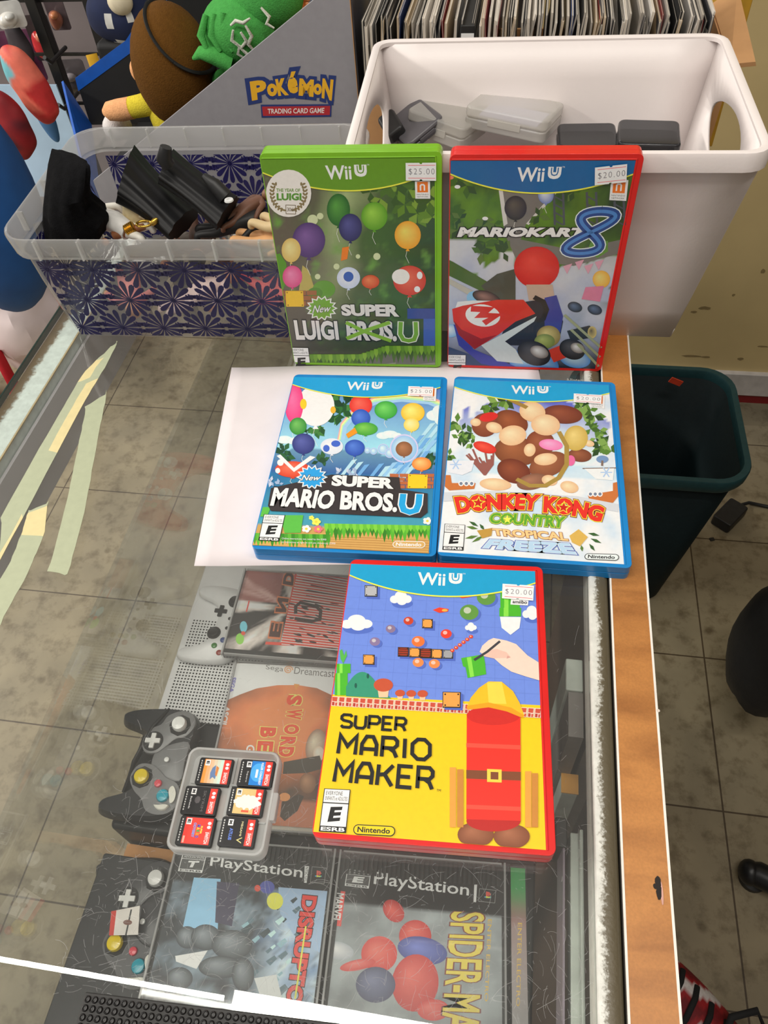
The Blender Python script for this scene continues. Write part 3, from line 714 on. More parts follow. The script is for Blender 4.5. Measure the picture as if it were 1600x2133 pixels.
for (x, y, r, q) in [(1440, 340, 60, 40), (1475, 310, 50, 46), (1060, 490, 50, 26), (1110, 480, 60, 28), (1160, 490, 40, 22), (330, 520, 60, 30), (400, 530, 50, 26), (1480, 370, 40, 40)]: a.ell(x, y, r, q, rgb(206, 222, 240), rgb(240, 244, 250))
for (x, y) in [(1460, 430), (1380, 520), (1330, 600), (1230, 700), (1180, 720), (1080, 730), (880, 700)]:
    for k in range(3):
        dx = k*46-40; a.poly([(x+dx-120, y+dx*.4+130), (x+dx-86, y+dx*.4+120), (x+dx+30, y+dx*.4-20), (x+dx-10, y+dx*.4-14)], rnd.choice([rgb(140, 186, 226), rgb(170, 208, 238), rgb(104, 160, 212)]))
for (x, y, r) in [(945, 600, 22), (990, 605, 26), (1060, 590, 40), (1110, 620, 36), (1180, 655, 26), (1215, 585, 106)]:
    a.ell(x, y, r, r, rgb(196, 190, 226)); a.ell(x, y, r*.9, r*.9, rgb(136, 180, 220), rgb(206, 224, 240))
for b in [(560, 270, 140, 150, rgb(226, 222, 236), rgb(250, 250, 252)), (400, 250, 70, 150, rgb(226, 56, 120), rgb(244, 110, 160)), (520, 100, 90, 44, rgb(222, 60, 124), rgb(242, 120, 166)), (895, 265, 84, 74, rgb(214, 40, 34), rgb(238, 96, 80)),
          (895, 360, 70, 66, rgb(36, 76, 170), rgb(80, 120, 210)), (1080, 300, 84, 66, rgb(50, 152, 56), rgb(110, 200, 96)), (930, 440, 90, 48, rgb(60, 150, 50), rgb(120, 190, 80)), (1280, 320, 88, 72, rgb(236, 178, 44), rgb(252, 224, 120)), (1270, 410, 58, 50, rgb(240, 196, 84), rgb(250, 226, 160)),
          (430, 420, 64, 64, rgb(46, 130, 54), rgb(110, 180, 90)), (470, 550, 84, 76, rgb(44, 52, 116), rgb(84, 92, 160)), (680, 570, 84, 60, rgb(206, 212, 230), rgb(242, 244, 250)), (850, 580, 74, 60, rgb(38, 72, 166), rgb(80, 120, 206)), (1215, 590, 62, 56, rgb(126, 80, 52), rgb(170, 116, 80)),
          (1345, 700, 72, 50, rgb(226, 120, 40), rgb(246, 190, 120)), (390, 740, 130, 60, rgb(206, 62, 36), rgb(234, 110, 84))]: balloon(a, *b)
a.ell(470, 256, 24, 38, rgb(238, 190, 40)); a.ell(690, 300, 20, 26, rgb(240, 170, 50)); a.ell(640, 585, 24, 26, rgb(60, 96, 190)); a.ell(710, 550, 34, 24, rgb(60, 96, 190)); a.poly([(785, 480), (850, 430), (870, 470), (800, 510)], rgb(240, 140, 30))
a.ell(300, 690, 24, 24, WHITE); a.ell(280, 750, 18, 20, WHITE); a.poly([(272, 640), (300, 630), (400, 730), (520, 640), (560, 650), (400, 760)], rgb(232, 230, 232))
for r in range(4):
    for c_ in range(4):
        x0 = 1110+c_*96+(r % 2)*46-24; a.poly([(max(1110, x0), 772+r*28), (min(1442, x0+90), 774+r*28), (min(1442, x0+90), 798+r*28), (max(1110, x0), 797+r*28)], rgb(176, 96, 58))
a.poly([(1246, 776), (1390, 782), (1386, 882), (1242, 880)], rgb(240, 190, 34))
for (x, y) in ((1260, 786), (1376, 790), (1256, 870), (1372, 872)): a.ell(x, y, 6, 5, rgb(150, 110, 20))
leafcluster(a, [(230, 830), (290, 850), (740, 760), (800, 770), (860, 770)], 40, [rgb(150, 170, 200), rgb(190, 196, 214)], rnd)
a.poly([(300, 1080), (470, 1080), (450, 1210), (330, 1212)], rgb(86, 176, 66)); a.poly([(170, 1020), (230, 1020), (200, 1090), (150, 1090)], rgb(86, 176, 66))
a.poly([(100, 1240), (640, 1210), (1412, 1160), (1400, 1400), (80, 1320)], rgb(200, 156, 88))
for k in range(6): a.line([(620, 1240+k*16), (1000, 1250+k*18), (1400, 1270+k*18)], .0008, rgb(176, 130, 70))
grass(a, [110+i*26 for i in range(22)], lambda x: 1212+(x-110)*.02, 100, [rgb(70, 150, 40), rgb(90, 170, 50), rgb(54, 130, 36)], rnd)
grass(a, [650+i*30 for i in range(26)], lambda x: 1146+(x-650)*.02, 110, [rgb(60, 140, 36), rgb(84, 170, 46), rgb(50, 120, 32)], rnd)
grass(a, [640+i*26 for i in range(30)], lambda x: 1142+(x-640)*.02, 60, [rgb(120, 196, 60), rgb(100, 180, 50)], rnd)
for (x, y, c) in ((492, 1182, rgb(240, 240, 246)), (580, 1184, rgb(230, 110, 120)), (1388, 1124, rgb(240, 240, 246)), (530, 1100, rgb(230, 226, 90)), (565, 1130, rgb(230, 226, 90))):
    r = 15 if y > 1110 else 9
    for k in range(5): a.ell(x+r*1.3*math.cos(k*1.257), y+r*1.1*math.sin(k*1.257), r, r*.8, c)
    a.ell(x, y, r*.7, r*.6, rgb(240, 200, 60))
a.poly([(230, 880), (680, 780), (1180, 800), (1190, 890), (1390, 920), (1390, 1060), (1340, 1100), (230, 1050), (208, 1010)], rgb(52, 46, 48))
sh = [(.05, rgb(40, 34, 36))]
burst(a, 533, 800, 118, 86, 14, rgb(40, 150, 214), rgb(236, 236, 236)); a.text('New', (452, 824), (590, 824), (606, 786), (466, 782), WHITE, off=.02, shear=.15, outline=sh)
a.text('SUPER', (676, 864), (1138, 888), (1146, 806), (684, 782), WHITE, off=.055, outline=sh)
a.text('MARIO', (222, 1012), (684, 1040), (716, 900), (256, 874), WHITE, off=.045, outline=sh)
a.text('BROS.', (738, 1040), (1162, 1060), (1172, 920), (752, 898), WHITE, off=.045, outline=sh)
U = [(1210, 920), (1200, 1000), (1214, 1040), (1258, 1056), (1304, 1042), (1322, 1000), (1330, 922)]
a.line(U, .0066, WHITE); a.line([(x, y+3) for x, y in U], .0048, rgb(30, 156, 214))
banner(a, rgb(22, 150, 206)); netlogo(a, [(1356, 232), (1450, 238), (1456, 140), (1362, 136)])
esrb(a, [(136, 1268), (292, 1276), (336, 1080), (178, 1074)]); nlogo(a, [(1128, 1320), (1370, 1326), (1376, 1276), (1134, 1272)], WHITE, rgb(200, 160, 94))
a.text('Online interactions not rated by the ESRB', (310, 1264), (640, 1272), (640, 1256), (312, 1246), WHITE)
a.text('Les interactions en ligne ne sont pas classees par l\'ESRB', (304, 1290), (706, 1300), (708, 1284), (306, 1272), WHITE)
a.build('front_cover', PRINT, case, smooth=0)
sticker(case, a, [(1242, 193), (1427, 200), (1432, 128), (1248, 122)], '$25.00')

# ---- blue case lying, right
M = lie(.0305, .4068, .0234)
case = make_case(M, BLUE, 'blue game case with icy white cover and 20 dollar tag overlapping the wood strip'); CASE_DK = case
a = Art(M, CT+.0001, 900, 770, 3.636, RECT)
def bgf(u, v):
    n = fbm(u*5, v*6, 21)
    c = mixc(rgb(222, 228, 238), rgb(186, 206, 236), n*1.1+.25)
    cx = math.hypot((u-.52)/.42, (v-.33)/.24)+.25*n
    if cx < 1: c = mixc(rgb(84, 92, 186), rgb(206, 220, 240), (v-.1)*3.4+n*.3)
    if .5 < v < .58: c = mixc(c, rgb(170, 204, 226), .6)
    return c
a.raster(50, 70, bgf); rnd = random.Random(4)
G4 = [rgb(60, 96, 36), rgb(84, 124, 48), rgb(40, 70, 34), rgb(120, 156, 76)]
leafcluster(a, [(190, 400), (230, 460), (260, 500), (300, 480), (200, 520), (420, 270), (500, 250), (560, 240), (450, 290), (1130, 260), (1200, 310), (1150, 350), (1210, 400), (1270, 460), (1240, 520), (1290, 560), (1330, 560), (1270, 600), (1200, 450), (1360, 620), (1130, 290), (1230, 350)], 80, G4, rnd)
leafcluster(a, [(130, 650), (120, 690), (240, 520), (300, 560)], 50, G4, rnd)
for k in range(14): a.line([(260+k*16, 640+rnd.uniform(-60, 60)), (330+k*10, 720), (400, 800)], .0016, rgb(140, 84, 76))
# tree trunk with hanging vine, boulders, boats
for (x, y, rx, ry, c, h_) in [(990, 340, 150, 70, rgb(104, 48, 30), rgb(140, 72, 44)), (600, 400, 130, 90, rgb(110, 56, 32), rgb(150, 84, 50)), (400, 420, 100, 90, rgb(116, 58, 38), rgb(150, 84, 54)), (640, 620, 170, 110, rgb(116, 64, 38), rgb(156, 92, 56)), (620, 770, 130, 90, rgb(104, 46, 28), rgb(140, 72, 44)), (820, 560, 110, 100, rgb(120, 60, 36), rgb(150, 84, 54)),
                          (880, 720, 150, 90, rgb(124, 70, 44), rgb(160, 100, 66)), (1120, 650, 90, 50, rgb(110, 60, 40), rgb(150, 90, 60)), (760, 850, 120, 60, rgb(120, 80, 60), rgb(160, 110, 84))]: a.ell(x, y, rx, ry, c, h_, rnd.uniform(-.4, .4))
for (x, y, rx, ry) in [(760, 320, 100, 76), (860, 420, 110, 80), (610, 500, 104, 76), (470, 440, 62, 40), (480, 870, 120, 46), (860, 680, 88, 46), (890, 840, 60, 40), (740, 610, 44, 50), (1040, 890, 70, 44), (1190, 560, 40, 24), (330, 400, 40, 30)]: a.ell(x, y, rx, ry, rgb(214, 172, 130), rgb(240, 208, 168), rnd.uniform(-.3, .3))
a.ell(400, 590, 90, 40, rgb(200, 40, 30), rgb(226, 80, 60), .3); a.ell(430, 360, 70, 34, rgb(200, 40, 36), None, -.2); a.ell(900, 570, 90, 42, rgb(222, 116, 166), rgb(240, 160, 196), .1); a.ell(1050, 690, 34, 40, rgb(214, 100, 150)); a.ell(1090, 520, 90, 96, rgb(190, 160, 76), rgb(220, 196, 120), .2)
a.line([(540, 205), (680, 270), (720, 290)], .0040, rgb(150, 120, 56)); a.line([(960, 470), (1020, 580), (1020, 720), (960, 820), (860, 880), (740, 880), (640, 830)], .0036, rgb(158, 130, 60))
for (x0, y0, f) in ((90, 800, 1), (1180, 880, -1)):
    a.poly([(x0+10, y0), (x0+50, y0), (x0+60, y0+60), (x0+240, y0+60), (x0+230, y0+104), (x0+40, y0+116), (x0, y0+80)] if f > 0 else [(x0+230, y0-30), (x0+190, y0-20), (x0+190, y0+40), (x0, y0+70), (x0+10, y0+104), (x0+190, y0+130), (x0+230, y0+80)], rgb(190, 108, 52))
    for k in range(3): q = (x0+130+k*40*f if f > 0 else x0+20+k*36); a.ell(q, y0+64, 20, 20, rgb(230, 230, 230)); a.ell(q, y0+64, 12, 12, rgb(110, 120, 140))
a.poly([(110, 690), (320, 690), (300, 770), (230, 800), (120, 780)], rgb(214, 216, 222)); a.poly([(1150, 750), (1380, 745), (1370, 840), (1240, 830)], rgb(220, 224, 232)); a.line([(1140, 750), (1395, 745)], .0008, rgb(110, 80, 60))
a.poly([(90, 930), (500, 920), (1100, 960), (1410, 1020), (1410, 1080), (1000, 1000), (400, 980), (80, 1000)], rgb(196, 200, 206))
a.ell(1290, 680, 46, 28, rgb(110, 140, 180)); a.line([(1290, 690), (1288, 730)], .0016, rgb(120, 100, 90))
for (cx, cy) in ((180, 720), (1320, 780)):
    for k in range(3): a.line([(cx-44*math.cos(k*1.05), cy-40*math.sin(k*1.05)), (cx+44*math.cos(k*1.05), cy+40*math.sin(k*1.05))], .0010, rgb(160, 186, 220))
# lettering
ol = [(.075, rgb(132, 26, 26)), (.045, rgb(246, 214, 60)), (.012, rgb(190, 40, 30))]
a.text('DONKEY', (196, 1090), (800, 1066), (826, 948), (166, 966), rgb(214, 44, 32), off=.05, outline=ol, bend=.10)
a.text('KONG', (842, 1084), (1276, 1160), (1312, 1044), (850, 958), rgb(214, 44, 32), off=.05, outline=ol, bend=.10)
for (cx, cy, r) in ((350, 1010, 56), (996, 1046, 56)):
    st = lambda k: [(cx+(r*k if i % 2 == 0 else r*k*.42)*math.sin(PI*i/5+.1), cy-(r*k if i % 2 == 0 else r*k*.42)*math.cos(PI*i/5+.1)*.9) for i in range(10)]
    a.poly(st(1.05), rgb(246, 214, 60)); a.poly(st(.78), rgb(190, 30, 26))
a.text('COUNTRY', (432, 1166), (1000, 1204), (1016, 1116), (444, 1086), rgb(90, 156, 40), off=.045, outline=[(.06, rgb(48, 100, 30)), (.03, rgb(226, 226, 80))], bend=.06)
cx, cy, r = 570, 1136, 36; a.poly([(cx+(r if i % 2 == 0 else r*.42)*math.sin(PI*i/5), cy-(r if i % 2 == 0 else r*.42)*math.cos(PI*i/5)) for i in range(10)], rgb(226, 226, 80))
for (x, y, l, an) in ((280, 1150, 80, .5), (260, 1190, 90, .2), (250, 1280, 100, -.2), (300, 1310, 110, -.5), (1180, 1240, 90, .2), (1200, 1280, 90, .4), (1190, 1320, 70, .9), (1130, 1330, 50, 1.4), (360, 1170, 60, .9)):
    c_, s_ = math.cos(an), math.sin(an); a.poly([(x, y), (x+l*.5*c_-12*s_, y+l*.5*s_+12*c_), (x+l*c_, y+l*s_), (x+l*.5*c_+12*s_, y+l*.5*s_-12*c_)], rnd.choice([rgb(52, 90, 44), rgb(84, 116, 50)]))
a.poly([(340, 1220), (460, 1200), (450, 1260), (380, 1280)], rgb(180, 140, 60)); a.poly([(1040, 1260), (1110, 1210), (1180, 1270), (1120, 1340), (1060, 1310)], rgb(204, 166, 80))
a.text('TROPICAL', (466, 1258), (1034, 1300), (1020, 1236), (452, 1204), rgb(244, 190, 130), off=.04, outline=[(.035, rgb(150, 84, 40))])
a.text('FREEZE', (384, 1352), (1096, 1402), (1040, 1318), (440, 1286), rgb(172, 200, 240), off=.05, outline=[(.06, rgb(84, 110, 176)), (.02, rgb(226, 236, 250))], bend=0)
banner(a, rgb(22, 150, 200)); netlogo(a, [(1196, 288), (1304, 298), (1308, 200), (1200, 190)])
esrb(a, [(78, 1366), (238, 1372), (252, 1178), (96, 1168)]); nlogo(a, [(1152, 1440), (1414, 1450), (1418, 1400), (1158, 1392)], BLACK, rgb(214, 226, 240))
a.build('front_cover', PRINT, case, smooth=0)
sticker(case, a, [(1072, 246), (1282, 260), (1286, 192), (1074, 180)], '$20.00')

# ---- red case lying in front
M = lie(-.0226, .2095, .0574)
case = make_case(M, rgb(206, 24, 20), 'red game case with a yellow and blue cover lying nearest the viewer'); CASE_MM = case
a = Art(M, CT+.0001, 640, 1150, 2.963, RECT)
def bgf(u, v):
    c = rgb(110, 136, 214) if v < .48 else rgb(244, 196, 10)
    return c
a.upoly([(0, 0), (1, 0), (1, .540), (0, .545)], rgb(104, 132, 212)); a.upoly([(0, .545), (1, .540), (1, 1), (0, 1)], rgb(246, 190, 10))
for k in range(1, 14): a.lline([a.uv(k/14, .05), a.uv(k/14, .535)], .0002, rgb(92, 118, 196))
for k in range(1, 10): a.lline([a.uv(0, .05+k*.05), a.uv(1, .05+k*.05)], .0002, rgb(92, 118, 196))
def cloud(x, y, w_, h_):
    a.ell(x+10, y+h_*.3+10, w_*.5, h_*.36, rgb(78, 104, 186))
    for (dx, dy, r) in ((-.3, .1, .3), (0, -.15, .4), (.3, .08, .3), (.05, .2, .34)): a.ell(x+dx*w_, y+dy*h_, r*w_*.72, r*h_, rgb(240, 242, 246))
cloud(578, 284, 130, 80); cloud(305, 436, 190, 90); cloud(1385, 375, 110, 80); cloud(1010, 462, 70, 50)
def block(x, y, w_, col, rim):
    a.poly([(x+14, y+12), (x+w_+14, y+14), (x+w_+12, y+w_*.9+14), (x+12, y+w_*.88+12)], rgb(74, 98, 182))
    a.poly([(x, y), (x+w_, y+2), (x+w_-1, y+w_*.9), (x-1, y+w_*.88)], rim); a.poly([(x+4, y+4), (x+w_-6, y+6), (x+w_-7, y+w_*.88-5), (x+3, y+w_*.86-5)], col)
    for (u, v) in ((.14, .14), (.86, .14), (.14, .74), (.86, .74)): a.ell(x+w_*u, y+w_*v, w_*.05, w_*.05, (.03, .02, .01))
TAN = rgb(226, 150, 70)
block(710, 412, 66, TAN, (.03, .02, .01)); block(345, 632, 72, TAN, (.03, .02, .01))
block(560, 586, 68, rgb(150, 50, 28), (.03, .02, .01)); block(630, 590, 68, TAN, (.03, .02, .01)); block(698, 594, 70, rgb(150, 50, 28), (.03, .02, .01)); block(768, 598, 68, TAN, (.03, .02, .01)); block(838, 602, 64, rgb(150, 150, 154), (.03, .03, .03))
for (x0, y0) in ((560, 586), (698, 594)):
    for r in range(4): a.line([(x0+2, y0+12+r*14), (x0+66, y0+14+r*14)], .0004, (.03, .02, .01))
block(355, 205, 80, rgb(170, 170, 172), rgb(40, 40, 44))
for (x, y, r, c) in [(625, 425, 30, rgb(190, 60, 34)), (515, 474, 30, rgb(130, 110, 140)), (418, 553, 32, rgb(130, 112, 150)), (858, 505, 34, rgb(214, 60, 40)), (1105, 280, 58, rgb(90, 140, 60)), (1000, 372, 58, rgb(90, 140, 60)), (685, 552, 40, rgb(222, 110, 50)), (685, 682, 34, rgb(224, 130, 70)), (785, 690, 34, rgb(224, 130, 70))]:
    a.ell(x+14, y+12, r, r*.8, rgb(78, 102, 184)); a.ell(x, y, r, r*.82, c); a.ell(x-r*.2, y-r*.2, r*.4, r*.34, mixc(c, (.9, .86, .8), .55))
for (x, y) in ((965, 268), (825, 358)): a.poly([(x-50, y), (x-10, y-16), (x+48, y-6), (x+44, y+10), (x-10, y+18)], rgb(222, 60, 36)); a.ell(x+24, y+2, 18, 8, rgb(244, 170, 70))
for i in range(6): a.ell(896+i*23, 608-i*17, 13, 11, rgb(206, 60, 40)); a.ell(894+i*23, 606-i*17, 5, 4, rgb(240, 190, 140))
GP = [rgb(70, 170, 40), rgb(130, 210, 70)]
def column(x0, x1, y0, y1, lip):      # plain striped green columns
    a.poly([(x0, y0), (x1, y0), (x1, y1), (x0, y1)], GP[0]); a.poly([(x0+(x1-x0)*.2, y0), (x0+(x1-x0)*.42, y0), (x0+(x1-x0)*.42, y1), (x0+(x1-x0)*.2, y1)], GP[1])
column(1192, 1312, 240, 345, 0); column(1186, 1320, 345, 398, 0); column(182, 268, 690, 748, 0); column(170, 250, 748, 885, 0)
a.poly([(950, 655), (1088, 632), (1098, 686), (1105, 755), (990, 778), (978, 712), (962, 706)], GP[0]); a.poly([(985, 652), (1012, 648), (1030, 768), (1006, 774)], GP[1])
a.poly([(1190, 400), (1320, 402), (1310, 470), (1255, 512), (1200, 468)], rgb(236, 238, 242))
a.poly([(200, 610), (215, 600), (228, 640), (240, 606), (246, 640), (222, 690), (206, 660)], rgb(80, 170, 70))
hill = [(240, 890)]+[(240+ (440-240)*i/12, 890-150*math.sin(PI*(.1+.8*i/12))**.8) for i in range(13)]+[(520, 905)]
a.poly(hill, rgb(50, 140, 110)); a.ell(300, 825, 8, 16, rgb(26, 84, 70)); a.ell(375, 766, 8, 16, rgb(26, 84, 70))
for (x, y, r) in ((470, 838, 66), (573, 880, 34), (642, 882, 34), (712, 884, 36)):      # clay pots on the wall
    a.poly([(x-r*.55, y), (x+r*.55, y), (x+r*.42, y+r*.9), (x-r*.42, y+r*.9)], rgb(226, 186, 150)); a.ell(x, y-r*.25, r*.9, r*.62, rgb(186, 78, 48))
for i in range(31):
    x = 150+i*43.2; y = 890+i*2.55
    if i < 31: a.poly([(x, y), (x+41, y+2), (x+38, y+62), (x-2, y+60)], rgb(238, 204, 190)); a.poly([(x+6, y+4), (x+38, y+6), (x+34, y+34), (x+4, y+30)], rgb(192, 76, 56)); a.poly([(x+4, y+34), (x+20, y+36), (x+18, y+58), (x+2, y+56)], rgb(170, 58, 44)); a.poly([(x+24, y+38), (x+36, y+40), (x+33, y+60), (x+22, y+58)], rgb(192, 76, 56))
# hand with stylus, drawn on the cover
SK = rgb(238, 200, 184)
a.poly([(1440, 690), (1360, 640), (1290, 570), (1230, 548), (1150, 532), (1120, 545), (1080, 580), (1064, 618), (1082, 632), (1120, 600), (1160, 610), (1110, 612), (1084, 625), (1090, 645), (1150, 655), (1200, 700), (1260, 740), (1350, 770), (1440, 796)], SK)
a.poly([(1082, 632), (1090, 645), (1150, 658), (1230, 655), (1256, 650), (1230, 620), (1170, 600), (1130, 606)], rgb(228, 180, 164)); a.poly([(1236, 640), (1256, 652), (1230, 660)], rgb(200, 150, 140))
a.line([(1030, 668), (1110, 618), (1190, 552)], .0016, rgb(58, 58, 64))
# red barrel, brown sandbags, helmet and planks: a building-site still life
R_, B_, Y_ = rgb(222, 44, 30), rgb(120, 66, 38), rgb(240, 178, 30)
for (x, y, rx, ry) in ((1040, 1745, 112, 78), (1262, 1756, 112, 76)): a.ell(x, y, rx, ry, B_, rgb(160, 100, 70))
a.ell(1150, 1660, 168, 66, rgb(176, 30, 24)); a.poly([(985, 1000), (1316, 1018), (1318, 1660), (982, 1650)], R_); a.ell(1150, 1010, 166, 60, rgb(196, 36, 28))
for y in (1180, 1560): a.poly([(982, y), (1318, y+14), (1318, y+40), (982, y+26)], rgb(240, 74, 56))
a.poly([(982, 1346), (1318, 1358), (1318, 1412), (982, 1400)], B_); a.poly([(1110, 1340), (1200, 1344), (1200, 1424), (1110, 1420)], rgb(232, 196, 70)); a.poly([(1132, 1358), (1180, 1360), (1180, 1406), (1132, 1404)], B_)
for k, x in enumerate((880, 926, 1345, 1386)): a.poly([(x, 1330+k*12), (x+38, 1330+k*12), (x+38, 1700), (x, 1700)], (rgb(214, 150, 60), rgb(190, 126, 50))[k % 2])
a.poly([(985, 960), (1010, 900), (1060, 840), (1120, 800), (1200, 802), (1270, 860), (1310, 930), (1340, 1010), (1335, 1024), (1250, 980), (1130, 950), (1040, 960), (990, 972)], Y_)
a.poly([(1110, 806), (1200, 802), (1230, 940), (1120, 936)], rgb(248, 200, 70)); a.poly([(985, 950), (1120, 930), (1260, 962), (1340, 1010), (1330, 1026), (1230, 985), (1120, 960), (990, 976)], rgb(224, 150, 20))
block(836, 864, 112, TAN, (.03, .02, .01))
# lettering: angular strokes
FT = {'S': [[(1, .86), (.82, 1), (.18, 1), (0, .86), (0, .66), (.2, .54), (.8, .46), (1, .34), (1, .14), (.82, 0), (.18, 0), (0, .14)]], 'U': [[(0, 1), (0, .18), (.2, 0), (.8, 0), (1, .18), (1, 1)]], 'P': [[(0, 0), (0, 1), (.78, 1), (1, .84), (1, .58), (.78, .42), (0, .42)]],
      'E': [[(1, 1), (0, 1), (0, 0), (1, 0)], [(0, .5), (.85, .5)]], 'R': [[(0, 0), (0, 1), (.78, 1), (1, .84), (1, .62), (.78, .46), (0, .46)], [(.45, .46), (.8, .3), (1, 0)]], 'M': [[(0, 0), (0, 1), (.5, .42), (1, 1), (1, 0)]], 'A': [[(0, 0), (0, .6), (.28, 1), (.72, 1), (1, .6), (1, 0)], [(0, .34), (1, .34)]],
      'I': [[(.5, 0), (.5, 1)]], 'O': [[(.3, 0), (.7, 0), (1, .25), (1, .75), (.7, 1), (.3, 1), (0, .75), (0, .25)]], 'K': [[(0, 0), (0, 1)], [(1, 1), (.45, .55), (0, .5)], [(.45, .55), (1, 0)]]}
def octo(word, boxes, w_):
    for ch, (x0, x1, yt0, yt1, yb0, yb1) in zip(word, boxes):
        for st in FT[ch]:
            P = []
            for u, v in st:
                tx = (x0[0]+(x0[1]-x0[0])*u, yt0+(yt1-yt0)*u); bx = (x1[0]+(x1[1]-x1[0])*u, yb0+(yb1-yb0)*u)
                P.append((bx[0]+(tx[0]-bx[0])*v, bx[1]+(tx[1]-bx[1])*v))
            a.line(P, w_, BLACK, closed=(ch == 'O'))
def word(wd, TL, TR, BL, BR, wts, gap, w_):
    tot = sum(wts)+gap*(len(wts)-1); x = 0; bx = []
    for q in wts:
        u0, u1 = x/tot, (x+q)/tot; x += q+gap
        f = lambda A, B, u: A[0]+(B[0]-A[0])*u
        g = lambda A, B, u: A[1]+(B[1]-A[1])*u
        bx.append(((f(TL, TR, u0), f(TL, TR, u1)), (f(BL, BR, u0), f(BL, BR, u1)), g(TL, TR, u0), g(TL, TR, u1), g(BL, BR, u0), g(BL, BR, u1)))
    octo(wd, bx, w_)
word('SUPER', (216, 1004), (610, 1028), (208, 1080), (604, 1106), (1, 1, 1, .9, .95), .34, .0018)
word('MARIO', (206, 1130), (758, 1162), (190, 1244), (756, 1284), (1.15, 1, 1, .25, 1.2), .40, .0023)
word('MAKER', (186, 1294), (776, 1336), (166, 1418), (770, 1466), (1.1, 1, 1, .95, 1), .40, .0023)
a.text('TM', (797, 1478), (824, 1480), (826, 1466), (799, 1464), BLACK)
banner(a, rgb(20, 150, 196))
a.poly([(1258, 290), (1366, 296), (1362, 332), (1254, 326)], WHITE); a.text('amiibo', (1266, 318), (1356, 324), (1358, 302), (1268, 298), rgb(50, 48, 52), off=.03)
esrb(a, [(72, 1726), (240, 1736), (268, 1468), (106, 1460)]); nlogo(a, [(282, 1744), (540, 1758), (546, 1694), (288, 1680)], BLACK, rgb(246, 196, 8))
a.build('front_cover', PRINT, case, smooth=0)
sticker(case, a, [(1202, 285), (1395, 300), (1400, 207), (1206, 195)], '$20.00')
# ---------------------------------------------------------------- sheet of paper, masking tape, rubber mat
mb = MB(rgb(222, 214, 214))
p0, p1, p2 = at(483, 767, .0002), at(405, 1180, .0002), at(620, 1177, .0002)
ax = Vector((p2.x-p1.x, p2.y-p1.y, 0)).normalized(); ay = Vector((p0.x-p1.x, p0.y-p1.y, 0))
mb.grid(lambda u, v: Vector((p1.x, p1.y, .0002+.0008*math.exp(-((u-.0)/.04)**2)))+ax*.2794*u+ay*v, 24, 12)
o = mb.build('paper_sheet', mat('white_copy_paper', rgb(214, 206, 208), rough=.75, nz=(40, .03)), smooth=60, solid=.0002)
tag(o, 'blank white sheet of paper lying on the glass under the blue game cases', 'paper')
TAPE = mat('masking_tape', None, rough=.65, nz=(150, .05))
TG, TY = rgb(164, 170, 142), rgb(208, 194, 144)
def tape(label, left, right, yellow):
    """left / right: matching rails of photo points along the strip; yellow: spans of newer tape"""
    n = 22; rnd = random.Random(len(label)); L, R = [], []
    def samp(pts, t):
        k = t*(len(pts)-1); i = min(int(k), len(pts)-2); f = k-i
        return (pts[i][0]+(pts[i+1][0]-pts[i][0])*f, pts[i][1]+(pts[i+1][1]-pts[i][1])*f)
    mb = MB(TG); rows = []
    for i in range(n+1):
        a, b = samp(left, i/n), samp(right, i/n); j = 4 if i in (0, n) else .7
        rows.append([at(a[0]+(b[0]-a[0])*k+rnd.uniform(-j, j), a[1]+(b[1]-a[1])*k+rnd.uniform(-j, j), .0004) for k in (0, .12, .5, .88, 1)])
    vs = [p for r in rows for p in r]; fs = []; cs = []
    for i in range(n):
        for k in range(4):
            fs.append((i*5+k, i*5+k+1, (i+1)*5+k+1, (i+1)*5+k))
            y = any(lo <= (i+.5)/n <= hi and k in ks for lo, hi, ks in yellow)
            cs.append(TY if y else TG)
    mb.add(vs, fs, cs)
    o = mb.build('tape_strip', TAPE, smooth=0, solid=.0003); tag(o, label, 'tape')
tape('long strip of masking tape running from the clear bin along the left edge', [(232, 722), (175, 775), (120, 868), (0, 1078)], [(246, 712), (222, 760), (175, 838), (0, 1168)], [(.18, .42, (0, 1)), (.45, .75, (2, 3)), (.9, 1, (3,))])
tape('separate piece of masking tape between the long strip and the paper', [(180, 845), (168, 905), (140, 1040), (101, 1192)], [(224, 815), (206, 900), (178, 1060), (142, 1195)], [(.0, .02, (0,))])
tape('short curved strip of masking tape nearest the left picture edge', [(60, 1062), (46, 1108), (20, 1175), (-40, 1270)], [(100, 1045), (93, 1110), (60, 1190), (0, 1300)], [(.05, .38, (0, 1, 2, 3))])
# rubber bar mat in front
mb = MB((.020, .019, .018)); A0 = at(178, 2066, .002); A1 = at(700, 2131, .002); yaw = math.atan2(A1.y-A0.y, A1.x-A0.x)
mm = Matrix.Translation((A0.x, A0.y, .0002)) @ Matrix.Rotation(yaw, 4, 'Z')
mat_th = thing('rubber_mat', 'black rubber mat with round nubs at the front of the counter', 'mat', mm)
MB((.020, .019, .018)).box(0, .262, -.07, 0, 0, .0022).build('mat_base', mat('black_rubber', None, rough=.5, nz=(200, .2)), mat_th, bevel=.0006)
mb = MB((.013, .012, .012))
for j in range(17):
    for i in range(66):
        c = (.0026+i*.00395, -.0030-j*.00395, .0021)
        mb.lathe([(.00172, 0), (.0016, .0011), (.0013, .0014), (.0010, .0013), (.0008, .0006)], 10, c)
mb.build('nubs', mat('black_rubber_nub', None, rough=.35), mat_th, smooth=50)

